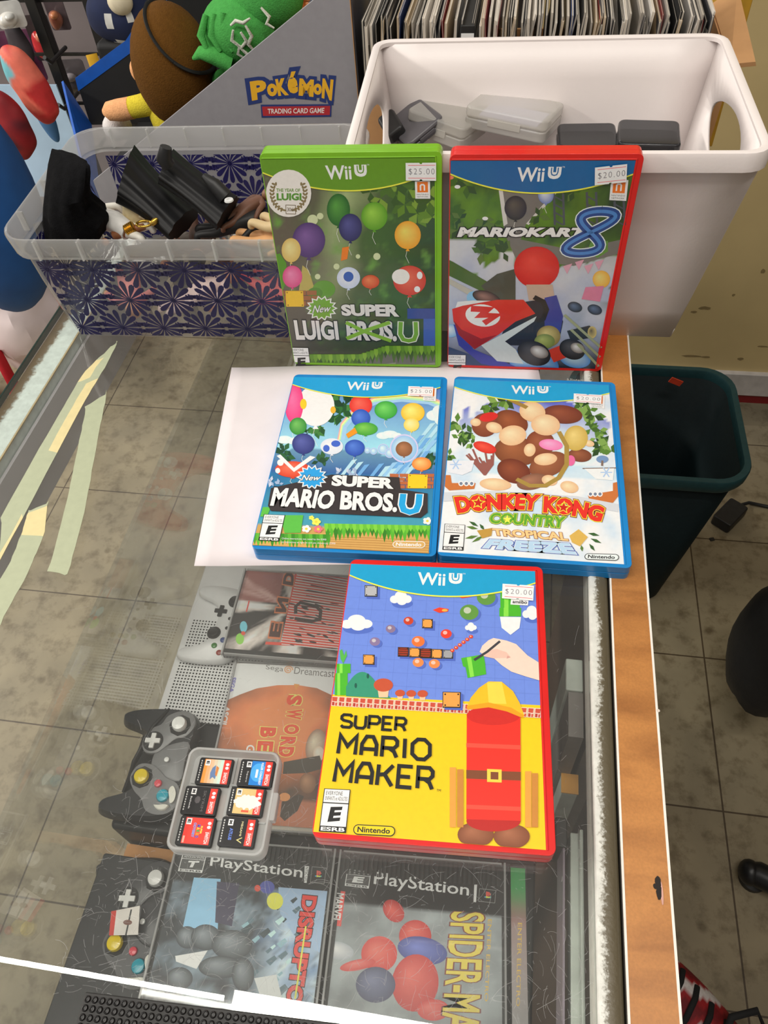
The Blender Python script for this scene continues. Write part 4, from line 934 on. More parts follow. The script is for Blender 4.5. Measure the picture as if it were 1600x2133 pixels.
# ---------------------------------------------------------------- cartridge box with six cartridges
c4 = [at(398, 1560, .008), at(590, 1571, .008), at(546, 1785, .008), at(343, 1766, .008)]
ex = ((c4[1]-c4[0])+(c4[2]-c4[3])).normalized(); cc = sum(c4, Vector())/4
yawc = math.atan2(ex.y, ex.x)
MC = Matrix.Translation((cc.x, cc.y, .0003)) @ Matrix.Rotation(yawc, 4, 'Z')
WB, HB = .0575, .0605
FROST = glassy('frosted_clear_plastic', (.93, .94, .93), milk=.5, milkcol=(.88, .89, .88), rough=.15)
CLEARP = glassy('clear_plastic', (.985, .988, .985), milk=.03, milkcol=(.8, .8, .8), rough=.03)
cb = thing('cartridge_box', 'frosted clear box holding six game cartridges on the scratched glass', 'box', MC)
mb = MB(); o_, i_ = rr(WB, HB, .006), rr(WB-.0050, HB-.0050, .004); n = len(o_)
mb.rings([[(*p, 0) for p in o_], [(*p, .0085) for p in o_], [(*p, .0095) for p in rr(WB-.0012, HB-.0012, .0056)], [(*p, .0095) for p in rr(WB-.0036, HB-.0036, .0046)], [(*p, .0012) for p in i_]], True, True)
mb.build('tray', FROST, cb, smooth=45)
MB().prism(rr(.0045, .016, .001, 3, WB/2+.0004, -.002), .003, .0092).build('latch', FROST, cb, bevel=.0006)
mb = MB()
for y in (-.0102, .0102): mb.box(-.025, .025, y-.0004, y+.0004, .0012, .0035)
mb.box(-.0008, .0008, -.027, .027, .0012, .0030); mb.build('divider', FROST, cb, smooth=0)
CARTB = mat('black_cartridge_plastic', (.018, .018, .019), rough=.4, nz=(400, .2))
RED = rgb(226, 58, 46)
def cart(px, py, label, draw):
    c = at(320+px/5.333, 1530+py/5.333, .0048)
    M = Matrix.Translation((c.x, c.y, .0016)) @ Matrix.Rotation(yawc+.0, 4, 'Z')
    t_ = thing('game_cartridge', label, 'game cartridge', M)
    mb = MB((.018, .018, .019)); mb.prism(rr(.0215, .0166, .0014, 4), 0, .0033); mb.build('shell', CARTB, t_, bevel=.0004)
    a = Art(M, .00335, 320, 1530, 5.333); R = lambda x0, y0, x1, y1: [(x0, y0), (x1, y0), (x1, y1), (x0, y1)]
    # local frame in mm: label sits right of the code strip
    mm_ = lambda q: [(x*.001, y*.001) for x, y in q]
    draw(a, mm_, R)
    a.raw(mm_(R(4.9, -7.2, 9.2, 7.4)), RED) if not draw is peeled else None
    a.ltext('SWITCH', mm_([(6.0, -.2), (6.0, -6.6), (8.0, -6.6), (8.0, -.2)]), WHITE, off=.03)
    a.ltext('NINTENDO', mm_([(8.3, .2), (8.3, -6.4), (8.8, -6.4), (8.8, .2)]), rgb(250, 190, 180))
    for k in (1, -1): a.raw([(.0073+.0011*math.cos(q), .0036+k*.0011+.0009*math.sin(q)) for q in [2*PI*i/14 for i in range(14)]], WHITE)
    a.raw(mm_(R(6.3, 3.55, 8.4, 3.7)), RED)
    for i in range(9): a.raw(mm_(R(-9.4, 5.6-i*1.45, -8.7, 6.5-i*1.45)), rgb(190, 190, 188))
    # rating box
    a.raw(mm_(R(-6.6, 3.4, -3.6, 6.9)), WHITE); a.ltext('E' if draw not in (dark_m, dark_atlus) else 'M', mm_([(-6.0, 6.2), (-6.0, 4.2), (-4.2, 4.2), (-4.2, 6.2)]), BLACK, off=.05)
    a.build('label', PRINT, t_, smooth=0)
def sunset(a, mm_, R):
    for k in range(6): a.raw(mm_(R(-7.2+k*2.02, -7.2, -5.1+k*2.02, 7.4)), mixc(rgb(240, 140, 60), rgb(190, 214, 200), k/5))
    a.raw(mm_([(-1.6, 2.2), (.2, 4), (.6, 0), (1.6, -1), (1.4, -4.6), (-.4, -3.4), (-1.8, -5), (-2.4, -1)]), rgb(96, 120, 160)); a.raw(mm_([(.6, 3.6), (2.4, 2.4), (2.0, -3), (.8, -2)]), rgb(196, 120, 60))
def blue(a, mm_, R):
    a.raw(mm_(R(-3.4, -7.2, 5, 7.4)), rgb(30, 120, 200)); a.raw([(.001*(1.2+4.6*math.cos(q)), .001*(.6+5.6*math.sin(q))) for q in [2*PI*i/30 for i in range(30)]], rgb(70, 160, 224)); 
    a.ltext('KILLER CONQUEST', mm_([(2.2, 6.6), (2.2, -6.8), (3.8, -6.8), (3.8, 6.6)]), WHITE, off=.03); a.raw(mm_(R(-.2, -2.6, 1.2, 2.4)), WHITE); a.ltext('Square', mm_([(-5.8, 1), (-5.8, -5.6), (-4.6, -5.6), (-4.6, 1)]), rgb(200, 200, 200))
def dark_m(a, mm_, R):
    a.raw(mm_(R(-7.2, -7.2, 5, 7.4)), (.016, .015, .016)); a.ltext('SKYRIM', mm_([(1.0, 6), (1.0, -6), (2.6, -6), (2.6, 6)]), rgb(96, 92, 92)); a.raw([(.001*(-1.8+1.8*math.cos(q)), .001*(.4+2.2*math.sin(q))) for q in [2*PI*i/7 for i in range(7)]], rgb(80, 76, 78)); a.ltext('Bethesda', mm_([(-6.4, 2.2), (-6.4, -5), (-5.4, -5), (-5.4, 2.2)]), WHITE)
def peeled(a, mm_, R):
    a.raw(mm_(R(-7.2, -7.2, 5, 7.4)), rgb(206, 178, 118)); a.raw(mm_(R(4.9, -7.2, 9.2, 7.4)), RED)
    rnd = random.Random(6); a.raw([(.001*(.6+8.2*math.cos(q)*rnd.uniform(.8, 1.08)), .001*(-.4+4.6*math.sin(q)*rnd.uniform(.7, 1.1))) for q in [2*PI*i/40 for i in range(40)]], rgb(220, 216, 212))
    a.raw(mm_(R(-2, -6.2, 2.4, -5)), rgb(210, 90, 60))
def redmap(a, mm_, R):
    a.raw(mm_(R(-7.2, -7.2, 9.2, 7.4)), RED); 
    a.ltext('SUPER', mm_([(2.6, 3), (2.6, -1.4), (3.7, -1.4), (3.7, 3)]), rgb(250, 220, 80), off=.03); a.ltext('ODYSSEY', mm_([(-2, 4.6), (-2, -3.6), (-.4, -3.6), (-.4, 4.6)]), rgb(60, 150, 220), off=.04)
    for i, (ch, c) in enumerate(zip('MARIO', [rgb(40, 90, 180), rgb(240, 200, 50), rgb(60, 160, 70), rgb(240, 130, 40), rgb(40, 90, 180)])): a.ltext(ch, mm_([(.2, 3.6-i*1.5), (.2, 2.3-i*1.5), (2.3, 2.3-i*1.5), (2.3, 3.6-i*1.5)]), c, off=.06)
    a.raw(mm_(R(-6.8, -6.8, -5.6, -3)), rgb(250, 170, 150))
def dark_atlus(a, mm_, R):
    a.raw(mm_(R(-7.2, -7.2, 5, 7.4)), (.016, .015, .016)); a.ltext('MEGAMI', mm_([(1.2, 6), (1.2, -2), (2.4, -2), (2.4, 6)]), rgb(206, 196, 150), off=.02); a.ltext('V', mm_([(0, -2.6), (0, -6), (3.2, -6), (3.2, -2.6)]), rgb(206, 196, 130))
    a.ltext('ATLUS', mm_([(-5, 2), (-5, -4.6), (-3, -4.6), (-3, 2)]), rgb(90, 120, 200), off=.05)
cart(676, 412, 'black cartridge with an orange and pale label at top left of the box', sunset)
cart(1138, 432, 'black cartridge with a blue circle label at top right of the box', blue)
cart(520, 735, 'black cartridge with a dark label in the left middle slot', dark_m)
cart(1030, 745, 'black cartridge with a torn white patch over its tan label', peeled)
cart(468, 1072, 'black cartridge with an all red label at bottom left of the box', redmap)
cart(935, 1085, 'black cartridge with dark label and blue lettering at bottom right', dark_atlus)
# ---------------------------------------------------------------- inside the display counter
SHELF = -.2148
BLKP = mat('matt_black_plastic', (.017, .017, .018), rough=.45, nz=(90, .25))
GREYP = mat('grey_plastic', rgb(120, 120, 121), rough=.35, nz=(120, .06))
MGREY = mat('mid_grey_plastic', rgb(84, 84, 86), rough=.33, nz=(120, .06))
DGREY = mat('charcoal_plastic', rgb(46, 46, 48), rough=.38, nz=(120, .08))
o = MB().box(-.204, .054, -.06, .205, 0, .066).build('storage_box', BLKP, bevel=.002, loc=(0, 0, SHELF)); tag(o, 'plain black box on the shelf carrying the three near disc cases', 'box')
# white console with a field of vent holes
cons = thing('game_console', 'white console with a dotted vent grille under the white controller', 'game console', pose(-.276, .222, SHELF, .02))
WHT = mat('white_plastic', rgb(240, 240, 240), rough=.35, nz=(100, .03))
MB().prism(rr(.20, .29, .004, 4, .101, .147), 0, .054).build('body', WHT, cons, bevel=.0015)
mb = MB((.03, .03, .03))
for j in range(34):
    for i in range(26): mb.add([(.008+i*.0030+.0009*math.cos(q), .012+j*.0030+.0009*math.sin(q), .05415) for q in [2*PI*k/6 for k in range(6)]], [tuple(range(6))])
o = mb.build('vent_holes', BLKP, cons, smooth=0); o['kind'] = 'stuff'

def plus(cx, cy, r, w_): return [(cx-w_, cy-r), (cx+w_, cy-r), (cx+w_, cy-w_), (cx+r, cy-w_), (cx+r, cy+w_), (cx+w_, cy+w_), (cx+w_, cy+r), (cx-w_, cy+r), (cx-w_, cy+w_), (cx-r, cy+w_), (cx-r, cy-w_), (cx-w_, cy-w_)]
def smoothloop(pts, n=4):
    o = []; N = len(pts)
    for i in range(N):
        p0, p1, p2, p3 = (Vector(pts[(i+k-1) % N]) for k in range(4))
        for j in range(n):
            t = j/n; o.append(tuple(.5*((2*p1)+(p2-p0)*t+(2*p0-5*p1+4*p2-p3)*t*t+(3*p1-p0-3*p2+p3)*t**3)))
    return o
def inset(pts, k, c=(0, 0)):
    o = []; N = len(pts)
    for i in range(N):
        a, b = Vector(pts[i-1]), Vector(pts[(i+1) % N]); d = (b-a).normalized(); o.append((pts[i][0]-d.y*k, pts[i][1]+d.x*k))
    return o
PAD = smoothloop([(-.050, -.060), (-.040, -.034), (-.026, -.020), (0, -.017), (.026, -.020), (.040, -.034), (.050, -.060), (.064, -.066), (.072, -.050), (.073, -.016), (.067, .016), (.052, .031), (.026, .032), (0, .029), (-.026, .032), (-.052, .031), (-.067, .016), (-.073, -.016), (-.072, -.050), (-.064, -.066)])
def pad_body(mb):
    mb.rings([[(*p, 0) for p in inset(PAD, .0045)], [(*p, .006) for p in inset(PAD, .002)], [(*p, .012) for p in PAD], [(*p, .018) for p in inset(PAD, .0025)], [(*p, .0212) for p in inset(PAD, .0048)]])
def modern_pad(M, label, body, face):
    t_ = thing('game_controller', label, 'game controller', M)
    mb = MB(); pad_body(mb); mb.build('body', body, t_, smooth=60)
    for (x, y) in ((-.042, .006), (.020, -.013)):
        mb = MB(); mb.lathe([(.0115, .0205), (.0112, .0222), (.0088, .0224), (.0080, .0235), (.0076, .0262), (.0082, .0270), (.0074, .0274), (.005, .0266), (.001, .0264)], 24, (x, y, 0)); mb.build('thumb_stick', face, t_, smooth=40)
    MB().prism(plus(-.021, -.013, .0105, .0035), .0208, .0242).build('direction_pad', face, t_, bevel=.0006)
    for (dx, dy, c) in ((0, -.0115, rgb(70, 130, 60)), (.0115, 0, rgb(150, 60, 50)), (-.0115, 0, rgb(60, 80, 140)), (0, .0115, rgb(170, 150, 60))):
        mb = MB(c); mb.lathe([(.0048, .0205), (.0047, .0228), (.0035, .0240), (.001, .0243)], 16, (.043+dx, .006+dy, 0)); mb.build('button', mat('coloured_button', None, rough=.25, coat=.4), t_, smooth=40)
    for x in (-.009, .009): MB().lathe([(.0032, .0205), (.003, .0220), (.001, .0224)], 12, (x, .006, 0)).build('button', face, t_, smooth=40)
    return t_
# the white controller lies on the console, turned a quarter turn
d0 = at(454, 1259, -.136); s0 = at(439, 1304, -.136)
ang = math.atan2(s0.y-d0.y, s0.x-d0.x)
scx = (s0-d0).length/.041
k0 = Matrix.Rotation(ang, 3, 'Z') @ Vector((-.021, -.013, 0))*scx
PADX = modern_pad(Matrix.Translation((d0.x-k0.x, d0.y-k0.y, SHELF+.0545)) @ Matrix.Rotation(ang, 4, 'Z') @ Matrix.Scale(scx, 4), 'white controller with black sticks lying on the white console', WHT, BLKP)
modern_pad(pose(-.205, .485, SHELF+.0545, -PI/2+.1) @ Matrix.Scale(.7, 4), 'red controller behind the paper, seen only mirrored in the front pane', mat('red_controller_plastic', rgb(206, 60, 40), rough=.3), WHT)

# grey curvy controllers
CUBE = smoothloop([(-.044, -.062), (-.034, -.036), (-.020, -.022), (-.006, -.012), (.006, -.012), (.020, -.022), (.034, -.036), (.044, -.062), (.058, -.066), (.066, -.050), (.069, -.016), (.067, .012), (.055, .030), (.030, .034), (0, .028), (-.030, .034), (-.055, .030), (-.067, .012), (-.069, -.016), (-.066, -.050), (-.058, -.066)])
def lobe(pts, z0, z1): 
    q = smoothloop(pts); return [[(*p, z0) for p in q], [(*p, z1-.0008) for p in q], [(*p, z1) for p in inset(q, .001)]]
def curvy_pad(M, label, body, faceplate):
    t_ = thing('game_controller', label, 'game controller', M)
    mb = MB(); mb.rings([[(*p, 0) for p in inset(CUBE, .005)], [(*p, .008) for p in inset(CUBE, .002)], [(*p, .016) for p in CUBE], [(*p, .024) for p in inset(CUBE, .003)], [(*p, .028) for p in inset(CUBE, .0048)]])
    mb.build('body', body, t_, smooth=60)
    # raised grey plates: left one carries stick and d-pad, right one the buttons
    mb = MB(); mb.rings(lobe([(-.062, .010), (-.055, -.006), (-.044, -.012), (-.037, -.024), (-.022, -.030), (-.009, -.024), (-.008, -.010), (-.016, 0), (-.026, .010), (-.030, .022), (-.044, .030), (-.058, .024)], .024, .0305)); mb.build('face_plate', faceplate, t_, smooth=50)
    mb = MB(); mb.rings(lobe([(.062, .012), (.058, -.004), (.046, -.012), (.036, -.024), (.022, -.032), (.008, -.026), (.007, -.012), (.014, 0), (.022, .010), (.028, .024), (.042, .031), (.056, .026)], .024, .0305)); mb.build('face_plate', faceplate, t_, smooth=50)
    mb = MB(); mb.rings(lobe([(-.024, .026), (-.016, -.004), (-.008, -.012), (.008, -.012), (.016, -.004), (.024, .026), (0, .027)], .022, .0286)); mb.build('centre_plate', faceplate, t_, smooth=50)
    col = mat('coloured_button', None, rough=.25, coat=.4)
    def knob(name, x, y, r, c, h=.005, dome=True, well=True):
        if well: MB((.02, .02, .02)).lathe([(r*1.5, .0300), (r*1.45, .0312), (r*1.15, .0308), (.001, .0300)], 8 if name.endswith('stick') else 24, (x, y, 0)).build(name+'_well', BLKP, t_, smooth=40)
        MB(c).lathe([(r*.92, .0300), (r, .0300+h*.5), (r*.86, .0300+h), (r*.5, .0300+h*1.14), (.0006, .0300+h*1.18)], 22, (x, y, 0)).build(name, col, t_, smooth=45)
    W_ = rgb(226, 224, 220)
    knob('thumb_stick', -.043, .012, .0092, W_, .009); knob('yellow_stick', .0215, -.0185, .0088, rgb(246, 196, 20), .007)
    MB((.02, .02, .02)).lathe([(.0125, .0300), (.0122, .0308), (.0005, .0306)], 26, (-.022, -.0165, 0)).build('pad_well', BLKP, t_, smooth=40)
    MB(W_).prism(plus(-.022, -.0165, .0092, .0029), .0305, .0340).build('direction_pad', col, t_, bevel=.0005)
    knob('button', .042, .012, .0076, rgb(30, 150, 170), .0045, well=False); knob('button', .0285, .0030, .0046, rgb(214, 70, 84), .004, well=False)
    for (pts) in ([(.053, .004), (.058, .010), (.058, .018), (.053, .022), (.0515, .017), (.0525, .010)], [(.032, .022), (.039, .0265), (.047, .0265), (.050, .0235), (.044, .0215), (.036, .0190)]):
        q = smoothloop(pts, 3); mb = MB(rgb(214, 212, 202)); mb.rings([[(*p, .0300) for p in q], [(*p, .0335) for p in q], [(*p, .0345) for p in inset(q, .0008)]]); mb.build('button', col, t_, smooth=45)
    knob('start_button', 0, .006, .0032, W_, .0025, well=False)
    return t_
def place_curvy(pst, pc, z, label, **k):
    a, b = at(*pst, z+.034), at(*pc, z+.034); la, lb = Vector((-.043, .012, 0)), Vector((.0215, -.0185, 0))
    an = math.atan2(b.y-a.y, b.x-a.x)-math.atan2(lb.y-la.y, lb.x-la.x); sc = (b-a).length/(lb-la).length
    M = Matrix.Rotation(an, 4, 'Z'); q = M @ (la*sc)
    return curvy_pad(Matrix.Translation((a.x-q.x, a.y-q.y, z)) @ M @ Matrix.Scale(min(1.05, sc), 4), label, **k)
place_curvy((366, 1497), (285, 1606), -.149, 'grey controller with yellow stick and teal button on the black box', body=DGREY, faceplate=GREYP)
o = MB().box(-.2765, -.205, .138, .232, 0, .0655).build('black_box', BLKP, bevel=.004, seg=3, loc=(0, 0, SHELF)); tag(o, 'black box with rounded edges beneath the upper grey controller', 'box')
# cable bundle of the first controller
mb = MB((.02, .02, .02))
for k in range(4):
    mb.tube([(-.2735+k*.0012, .165+k*.004, -.147+k*.002), (-.270+k*.001, .185, -.140+k*.003), (-.262+k*.0006, .215, -.138+k*.003), (-.252, .232, -.140+k*.003)], .0016, 6)
o = mb.build('controller_cable', BLKP, smooth=60); tag(o, 'bundled black cable beside the upper grey controller', 'cable')
o = MB().box(-.272, -.206, .088, .136, 0, .030).build('cardboard_slab', mat('tan_cardboard', rgb(186, 134, 84), rough=.8), loc=(0, 0, SHELF)); tag(o, 'small tan cardboard piece showing between the two black boxes', 'cardboard')
# boxed controller in a moulded tray
tray = thing('packaging_tray', 'black moulded tray holding the lower controller beside the near disc case', 'tray', pose(-.2765, -.005, SHELF, 0))
mb = MB(); mb.prism(rr(.0715, .127, .002, 3, .0358, .0625), 0, .058); mb.build('tray_body', DGREY, tray, bevel=.001)
place_curvy((316, 1822), (228, 1958), -.176, 'charcoal controller with yellow stick packed in the black tray', body=DGREY, faceplate=MGREY)
CRED = mat('red_white_leaflet', None, rough=.4)
a = Art(pose(0, 0, 0), -.1468, 80, 1720, 2.5806)
a.poly([(392, 460), (546, 430), (536, 586), (380, 590)], rgb(222, 216, 210)); a.poly([(392, 460), (420, 455), (404, 590), (380, 590)], rgb(200, 60, 50)); a.line([(500, 450), (470, 590)], .0012, rgb(60, 60, 60)); a.ell(480, 520, 24, 14, rgb(120, 80, 70))
o = a.build('leaflet', CRED, smooth=0, solid=.0003); tag(o, 'small red and white leaflet tucked under the charcoal controller', 'leaflet')

# ---------------------------------------------------------------- disc cases
def disc_case(M, w_, h_, label, ridge=None, tray_col=(.02, .02, .02)):
    t_ = thing('disc_case', label, 'disc case', M)
    mb = MB(tray_col); mb.box(-w_/2+.001, w_/2-.001, -h_/2+.001, h_/2-.001, .0006, .0072); mb.build('tray', mat('disc_tray_plastic', None, rough=.4), t_)
    mb = MB(); mb.box(-w_/2, w_/2, -h_/2, h_/2, 0, .0100); mb.build('clear_case', CLEARP, t_, smooth=0)
    if ridge:
        y0, y1, c = ridge; mb = MB(c)
        n = 34
        for i in range(n): x = -w_/2+.003+i*(w_-.006)/n; mb.box(x, x+(w_-.006)/n*.55, y0, y1, .0070, .0086)
        mb.build('hinge_ribs', mat('disc_tray_plastic', None, rough=.4), t_, smooth=0)
    return t_
EDGEW = glassy('case_edge_plastic', (.9, .9, .9), milk=.5, milkcol=(.85, .85, .84), rough=.1)
def rims(t_, w_, h_):
    for s_ in (-1, 1): MB().box(s_*(w_/2-.0007)-.0007, s_*(w_/2-.0007)+.0007, -h_/2, h_/2, .0072, .0101).build('case_rim', EDGEW, t_, smooth=0)
    for s_ in (-1, 1): MB().box(-w_/2+.003, w_/2-.003, s_*(h_/2-.0010)-.0006, s_*(h_/2-.0010)+.0006, .0072, .0101).build('case_rim', EDGEW, t_, smooth=0)
def from_tl(tl, tr, w_, h_, ztop):
    A, B = at(*tl, ztop), at(*tr, ztop); e = (B-A).normalized(); yaw = math.atan2(e.y, e.x)
    c = A+e*w_/2+Vector((e.y, -e.x, 0))*h_/2
    return Matrix.Translation((c.x, c.y, ztop-.0101)) @ Matrix.Rotation(yaw, 4, 'Z')
ZT = -.1375; JW, JH = .1222, .139
JZ = .0081
# near left: armoured cover
M = from_tl((370, 1742), (704, 1768), JW, JH, ZT); M1 = M
t1 = disc_case(M, JW, JH, 'clear disc case with a grey blue armoured cover beside the charcoal controller', (JH/2-.012, JH/2-.002, (.03, .03, .03))); rims(t1, JW, JH)
a = Art(M, JZ, 80, 1720, 2.5806, (-JW/2+.004, JW/2-.003, -JH/2+.004, JH/2-.0118)); rnd = random.Random(12)
def bgf(u, v):
    n = fbm(u*5, v*6, 31); m = abs(fbm(u*9, v*9, 37))
    c = mixc(rgb(40, 42, 46), rgb(108, 122, 134), n*1.2+.28)
    if u > .60+.1*n: c = mixc(c, mixc(rgb(92, 116, 146), rgb(176, 190, 200), v+n), min(1, (u-.6-.1*n)*6))
    c = mixc(c, rgb(16, 18, 20), max(0, 1-m*9)*.5)
    return rgb(26, 26, 27) if v < .155 else c
a.raster(44, 50, bgf)
a.poly([(836, 278), (980, 286), (964, 556), (776, 548)], rgb(112, 150, 178)); a.poly([(960, 300), (1080, 310), (1040, 540), (950, 520)], rgb(46, 42, 62)); a.poly([(1290, 330), (1560, 352), (1540, 700), (1380, 600), (1300, 470)], rgb(126, 146, 170))
for i in range(26): 
    x, y = rnd.uniform(1080, 1380), rnd.uniform(400, 900); q = rnd.uniform(20, 60); a.poly([(x, y), (x+q, y-q*.7), (x+q*1.3, y-q*.3), (x+q*.5, y+q*.5)], rnd.choice([rgb(110, 140, 150), rgb(70, 90, 100), rgb(44, 54, 60), rgb(150, 176, 184)]))
for (x, y, rx, ry) in ((800, 600, 60, 60), (900, 600, 80, 70), (1040, 640, 110, 80), (980, 760, 120, 60), (760, 820, 70, 60), (1100, 800, 60, 90)): a.ell(x, y, rx, ry, rgb(44, 48, 52), rgb(110, 116, 122))
a.poly([(735, 700), (910, 670), (850, 770), (740, 730)], rgb(180, 190, 196)); a.poly([(1160, 820), (1280, 800), (1310, 930), (1190, 910)], rgb(170, 172, 172)); a.ell(1272, 405, 44, 46, rgb(206, 190, 70)); a.ell(1230, 330, 40, 34, rgb(60, 66, 130)); a.ell(1178, 336, 16, 18, rgb(170, 60, 44))
a.text('PlayStation', (918, 232), (1416, 298), (1424, 222), (930, 160), rgb(224, 222, 218), off=.01)
esrb(a, [(750, 244), (880, 254), (906, 152), (778, 142)], 'T', WHITE, rgb(60, 60, 60))
a.poly([(1432, 216), (1456, 218), (1442, 308), (1428, 306)], rgb(200, 200, 196)); a.text('NTSC U/C', (1436, 222), (1430, 302), (1446, 303), (1452, 223), BLACK)
def pslogo(a, x, y, s_):
    a.line([(x-s_*.35, y+s_*.55), (x-s_*.28, y-s_*.6), (x+s_*.15, y-s_*.5), (x+s_*.3, y-s_*.25), (x-s_*.05, y+s_*.02)], .0012*s_/24, rgb(214, 66, 56))
    for k, c in ((0, rgb(70, 130, 190)), (1, rgb(80, 160, 90)), (2, rgb(226, 190, 70))): a.line([(x-s_*.8+k*s_*.25, y+s_*(.35+k*.1)), (x-s_*.35, y+s_*.3), (x+s_*.1, y+s_*(.5-k*.05)), (x+s_*.6-k*s_*.12, y+s_*.35)], .0007*s_/24, c)
a.line([(1472, 220), (1548, 228), (1536, 312), (1462, 304)], .0003, rgb(120, 120, 118), closed=True); pslogo(a, 1508, 262, 26)
a.text('DISRUPTOR', (1420, 372), (1310, 1060), (1400, 1070), (1500, 380), rgb(190, 46, 40), off=.05, outline=[(.04, rgb(40, 20, 22))])
a.line([(1438, 540), (1380, 930)], .0012, rgb(206, 200, 60))
a.bright(1.7).build('cover_sheet', PRINT, t1, smooth=0)
# near right: red and blue hero-book cover, abstract
M = from_tl((708, 1769), (1053, 1797), JW, JH, ZT)
t2 = disc_case(M, JW, JH, 'clear disc case with yellow sideways lettering right of the grey blue one', (JH/2-.016, JH/2-.002, (.03, .03, .03))); rims(t2, JW, JH)
a = Art(M, JZ, 640, 1740, 2.6667, (-JW/2+.004, JW/2-.003, -JH/2+.004, JH/2-.0150))
def bgf(u, v):
    n = fbm(u*4, v*5, 51)
    return rgb(24, 24, 25) if v < .16 else mixc(rgb(96, 100, 102), rgb(128, 134, 136), n+.4+v*.3)
a.raster(40, 44, bgf)
for (x, y, rx, ry, c, h_, ro) in [(600, 560, 90, 90, rgb(150, 40, 38), rgb(200, 84, 74), .6), (640, 640, 140, 76, rgb(52, 58, 110), rgb(90, 100, 160), .2), (400, 660, 100, 100, rgb(160, 44, 40), rgb(206, 90, 80), 0), (600, 820, 130, 160, rgb(150, 42, 40), rgb(196, 84, 76), .1), (380, 830, 110, 100, rgb(60, 62, 84), rgb(96, 100, 124), 0), (480, 420, 70, 52, rgb(140, 36, 36), rgb(190, 76, 68), .9), (700, 970, 90, 60, rgb(160, 46, 42), rgb(200, 90, 84), 0), (280, 720, 100, 30, rgb(160, 50, 46), rgb(200, 96, 90), -.2), (170, 640, 90, 50, rgb(130, 134, 140), rgb(180, 184, 188), .2)]: a.ell(x, y, rx, ry, c, h_, ro)
a.text('PlayStation', (366, 292), (896, 356), (902, 270), (376, 200), rgb(222, 220, 216), off=.01)
esrb(a, [(208, 280), (342, 296), (356, 198), (224, 180)], 'E', WHITE, rgb(60, 60, 60))
a.poly([(928, 272), (944, 274), (938, 372), (924, 370)], rgb(200, 200, 196)); a.line([(958, 296), (1048, 306), (1042, 376), (952, 366)], .0003, rgb(120, 120, 118), closed=True); pslogo(a, 1006, 334, 26)
a.poly([(154, 306), (212, 312), (188, 506), (128, 500)], rgb(196, 60, 54)); a.text('MARVEL', (160, 318), (134, 480), (182, 486), (206, 324), WHITE, off=.03)
a.text('SPIDER-MAN', (800, 422), (730, 1190), (950, 1200), (985, 430), rgb(196, 160, 60), off=.02, outline=[(.03, rgb(96, 40, 34))])
a.text('ENTER ELECTRO', (1004, 466), (984, 922), (1004, 924), (1026, 466), rgb(170, 140, 60), off=.01)
a.bright(1.7).build('cover_sheet', PRINT, t2, smooth=0)
# slim stand-in at its right, the neighbour's refracted cover painted on it
A_, B_ = at(1058, 1830, ZT), at(1094, 1834, ZT)
M = from_tl((1061, 1799), (1097, 1802), .0125, JH, ZT)
t3 = disc_case(M, .0125, JH, 'slim clear case with a green and red strip right of the yellow lettered case', None)
a = Art(M, JZ, 640, 1740, 2.6667, (-.0052, .0052, -JH/2+.003, JH/2-.002))
a.raster(2, 20, lambda u, v: mixc(rgb(40, 120, 60), rgb(120, 90, 86), (v-.12)*9) if v < .3 else mixc(rgb(120, 90, 86), rgb(124, 130, 130), v))
a.text('ENTER ELECTRO', (1170, 486), (1160, 950), (1182, 950), (1194, 486), rgb(170, 140, 60), off=.01)
a.bright(1.7).build('cover_sheet', PRINT, t3, smooth=0)
# middle: orange-brown cover under the cartridge box
q = at(490, 1374, ZT); q = q+Matrix.Rotation(.06, 3, 'Z') @ Vector((JW/2, -JH/2-.001, 0)); M = pose(q.x, q.y, ZT-.0101, .06)
t4 = disc_case(M, JW, JH+.002, 'clear disc case with a white banner and orange brown cover between boxes', None, rgb(190, 184, 172)); rims(t4, JW, JH+.002)
a = Art(M, JZ, 420, 1370, 5.203, (-JW/2+.0015, JW/2-.003, -JH/2+.004, JH/2-.001))
def bgf(u, v):
    n = fbm(u*3, v*4, 71)
    c = mixc(rgb(60, 50, 42), rgb(186, 108, 66), 1.35-math.hypot((u-.42)/.5, (v-.38)/.5)*1.1+n*.5)
    if v > .62: c = mixc(c, rgb(66, 58, 50), min(1, (v-.62)*5)*(.5+n))
    if v > .86: c = rgb(152, 96, 72)
    return c
a.raster(40, 44, bgf); CRM = rgb(206, 200, 190)
a.poly([(200, 60), (1460, 60), (1440, 420), (1250, 330), (1040, 296), (820, 298), (600, 332), (420, 398), (300, 450), (160, 560)], CRM)
a.text('Sega', (694, 138), (884, 166), (888, 96), (698, 76), rgb(90, 88, 86)); a.text('Dreamcast', (1000, 174), (1436, 214), (1444, 130), (1012, 100), rgb(90, 88, 86))
sp = [(940+(6+k*1.9)*math.cos(k*.55), 132+(6+k*1.7)*math.sin(k*.55)) for k in range(24)]; a.line(sp, .0010, rgb(206, 130, 96))
a.text('SEGA', (328, 206), (296, 378), (342, 378), (378, 216), rgb(96, 92, 150), off=.04); a.text('ASCII', (246, 516), (206, 720), (270, 728), (310, 530), WHITE, off=.04)
a.poly([(1000, 282), (1064, 290), (1022, 350)], rgb(222, 120, 60))
for (ch, x, y) in (('S', 930, 400), ('W', 926, 552), ('O', 900, 716), ('R', 860, 850), ('D', 840, 960)): a.text(ch, (x, y), (x-16, y+112), (x+150, y+120), (x+168, y+8), rgb(176, 62, 36), off=.06, outline=[(.04, rgb(226, 180, 90))])
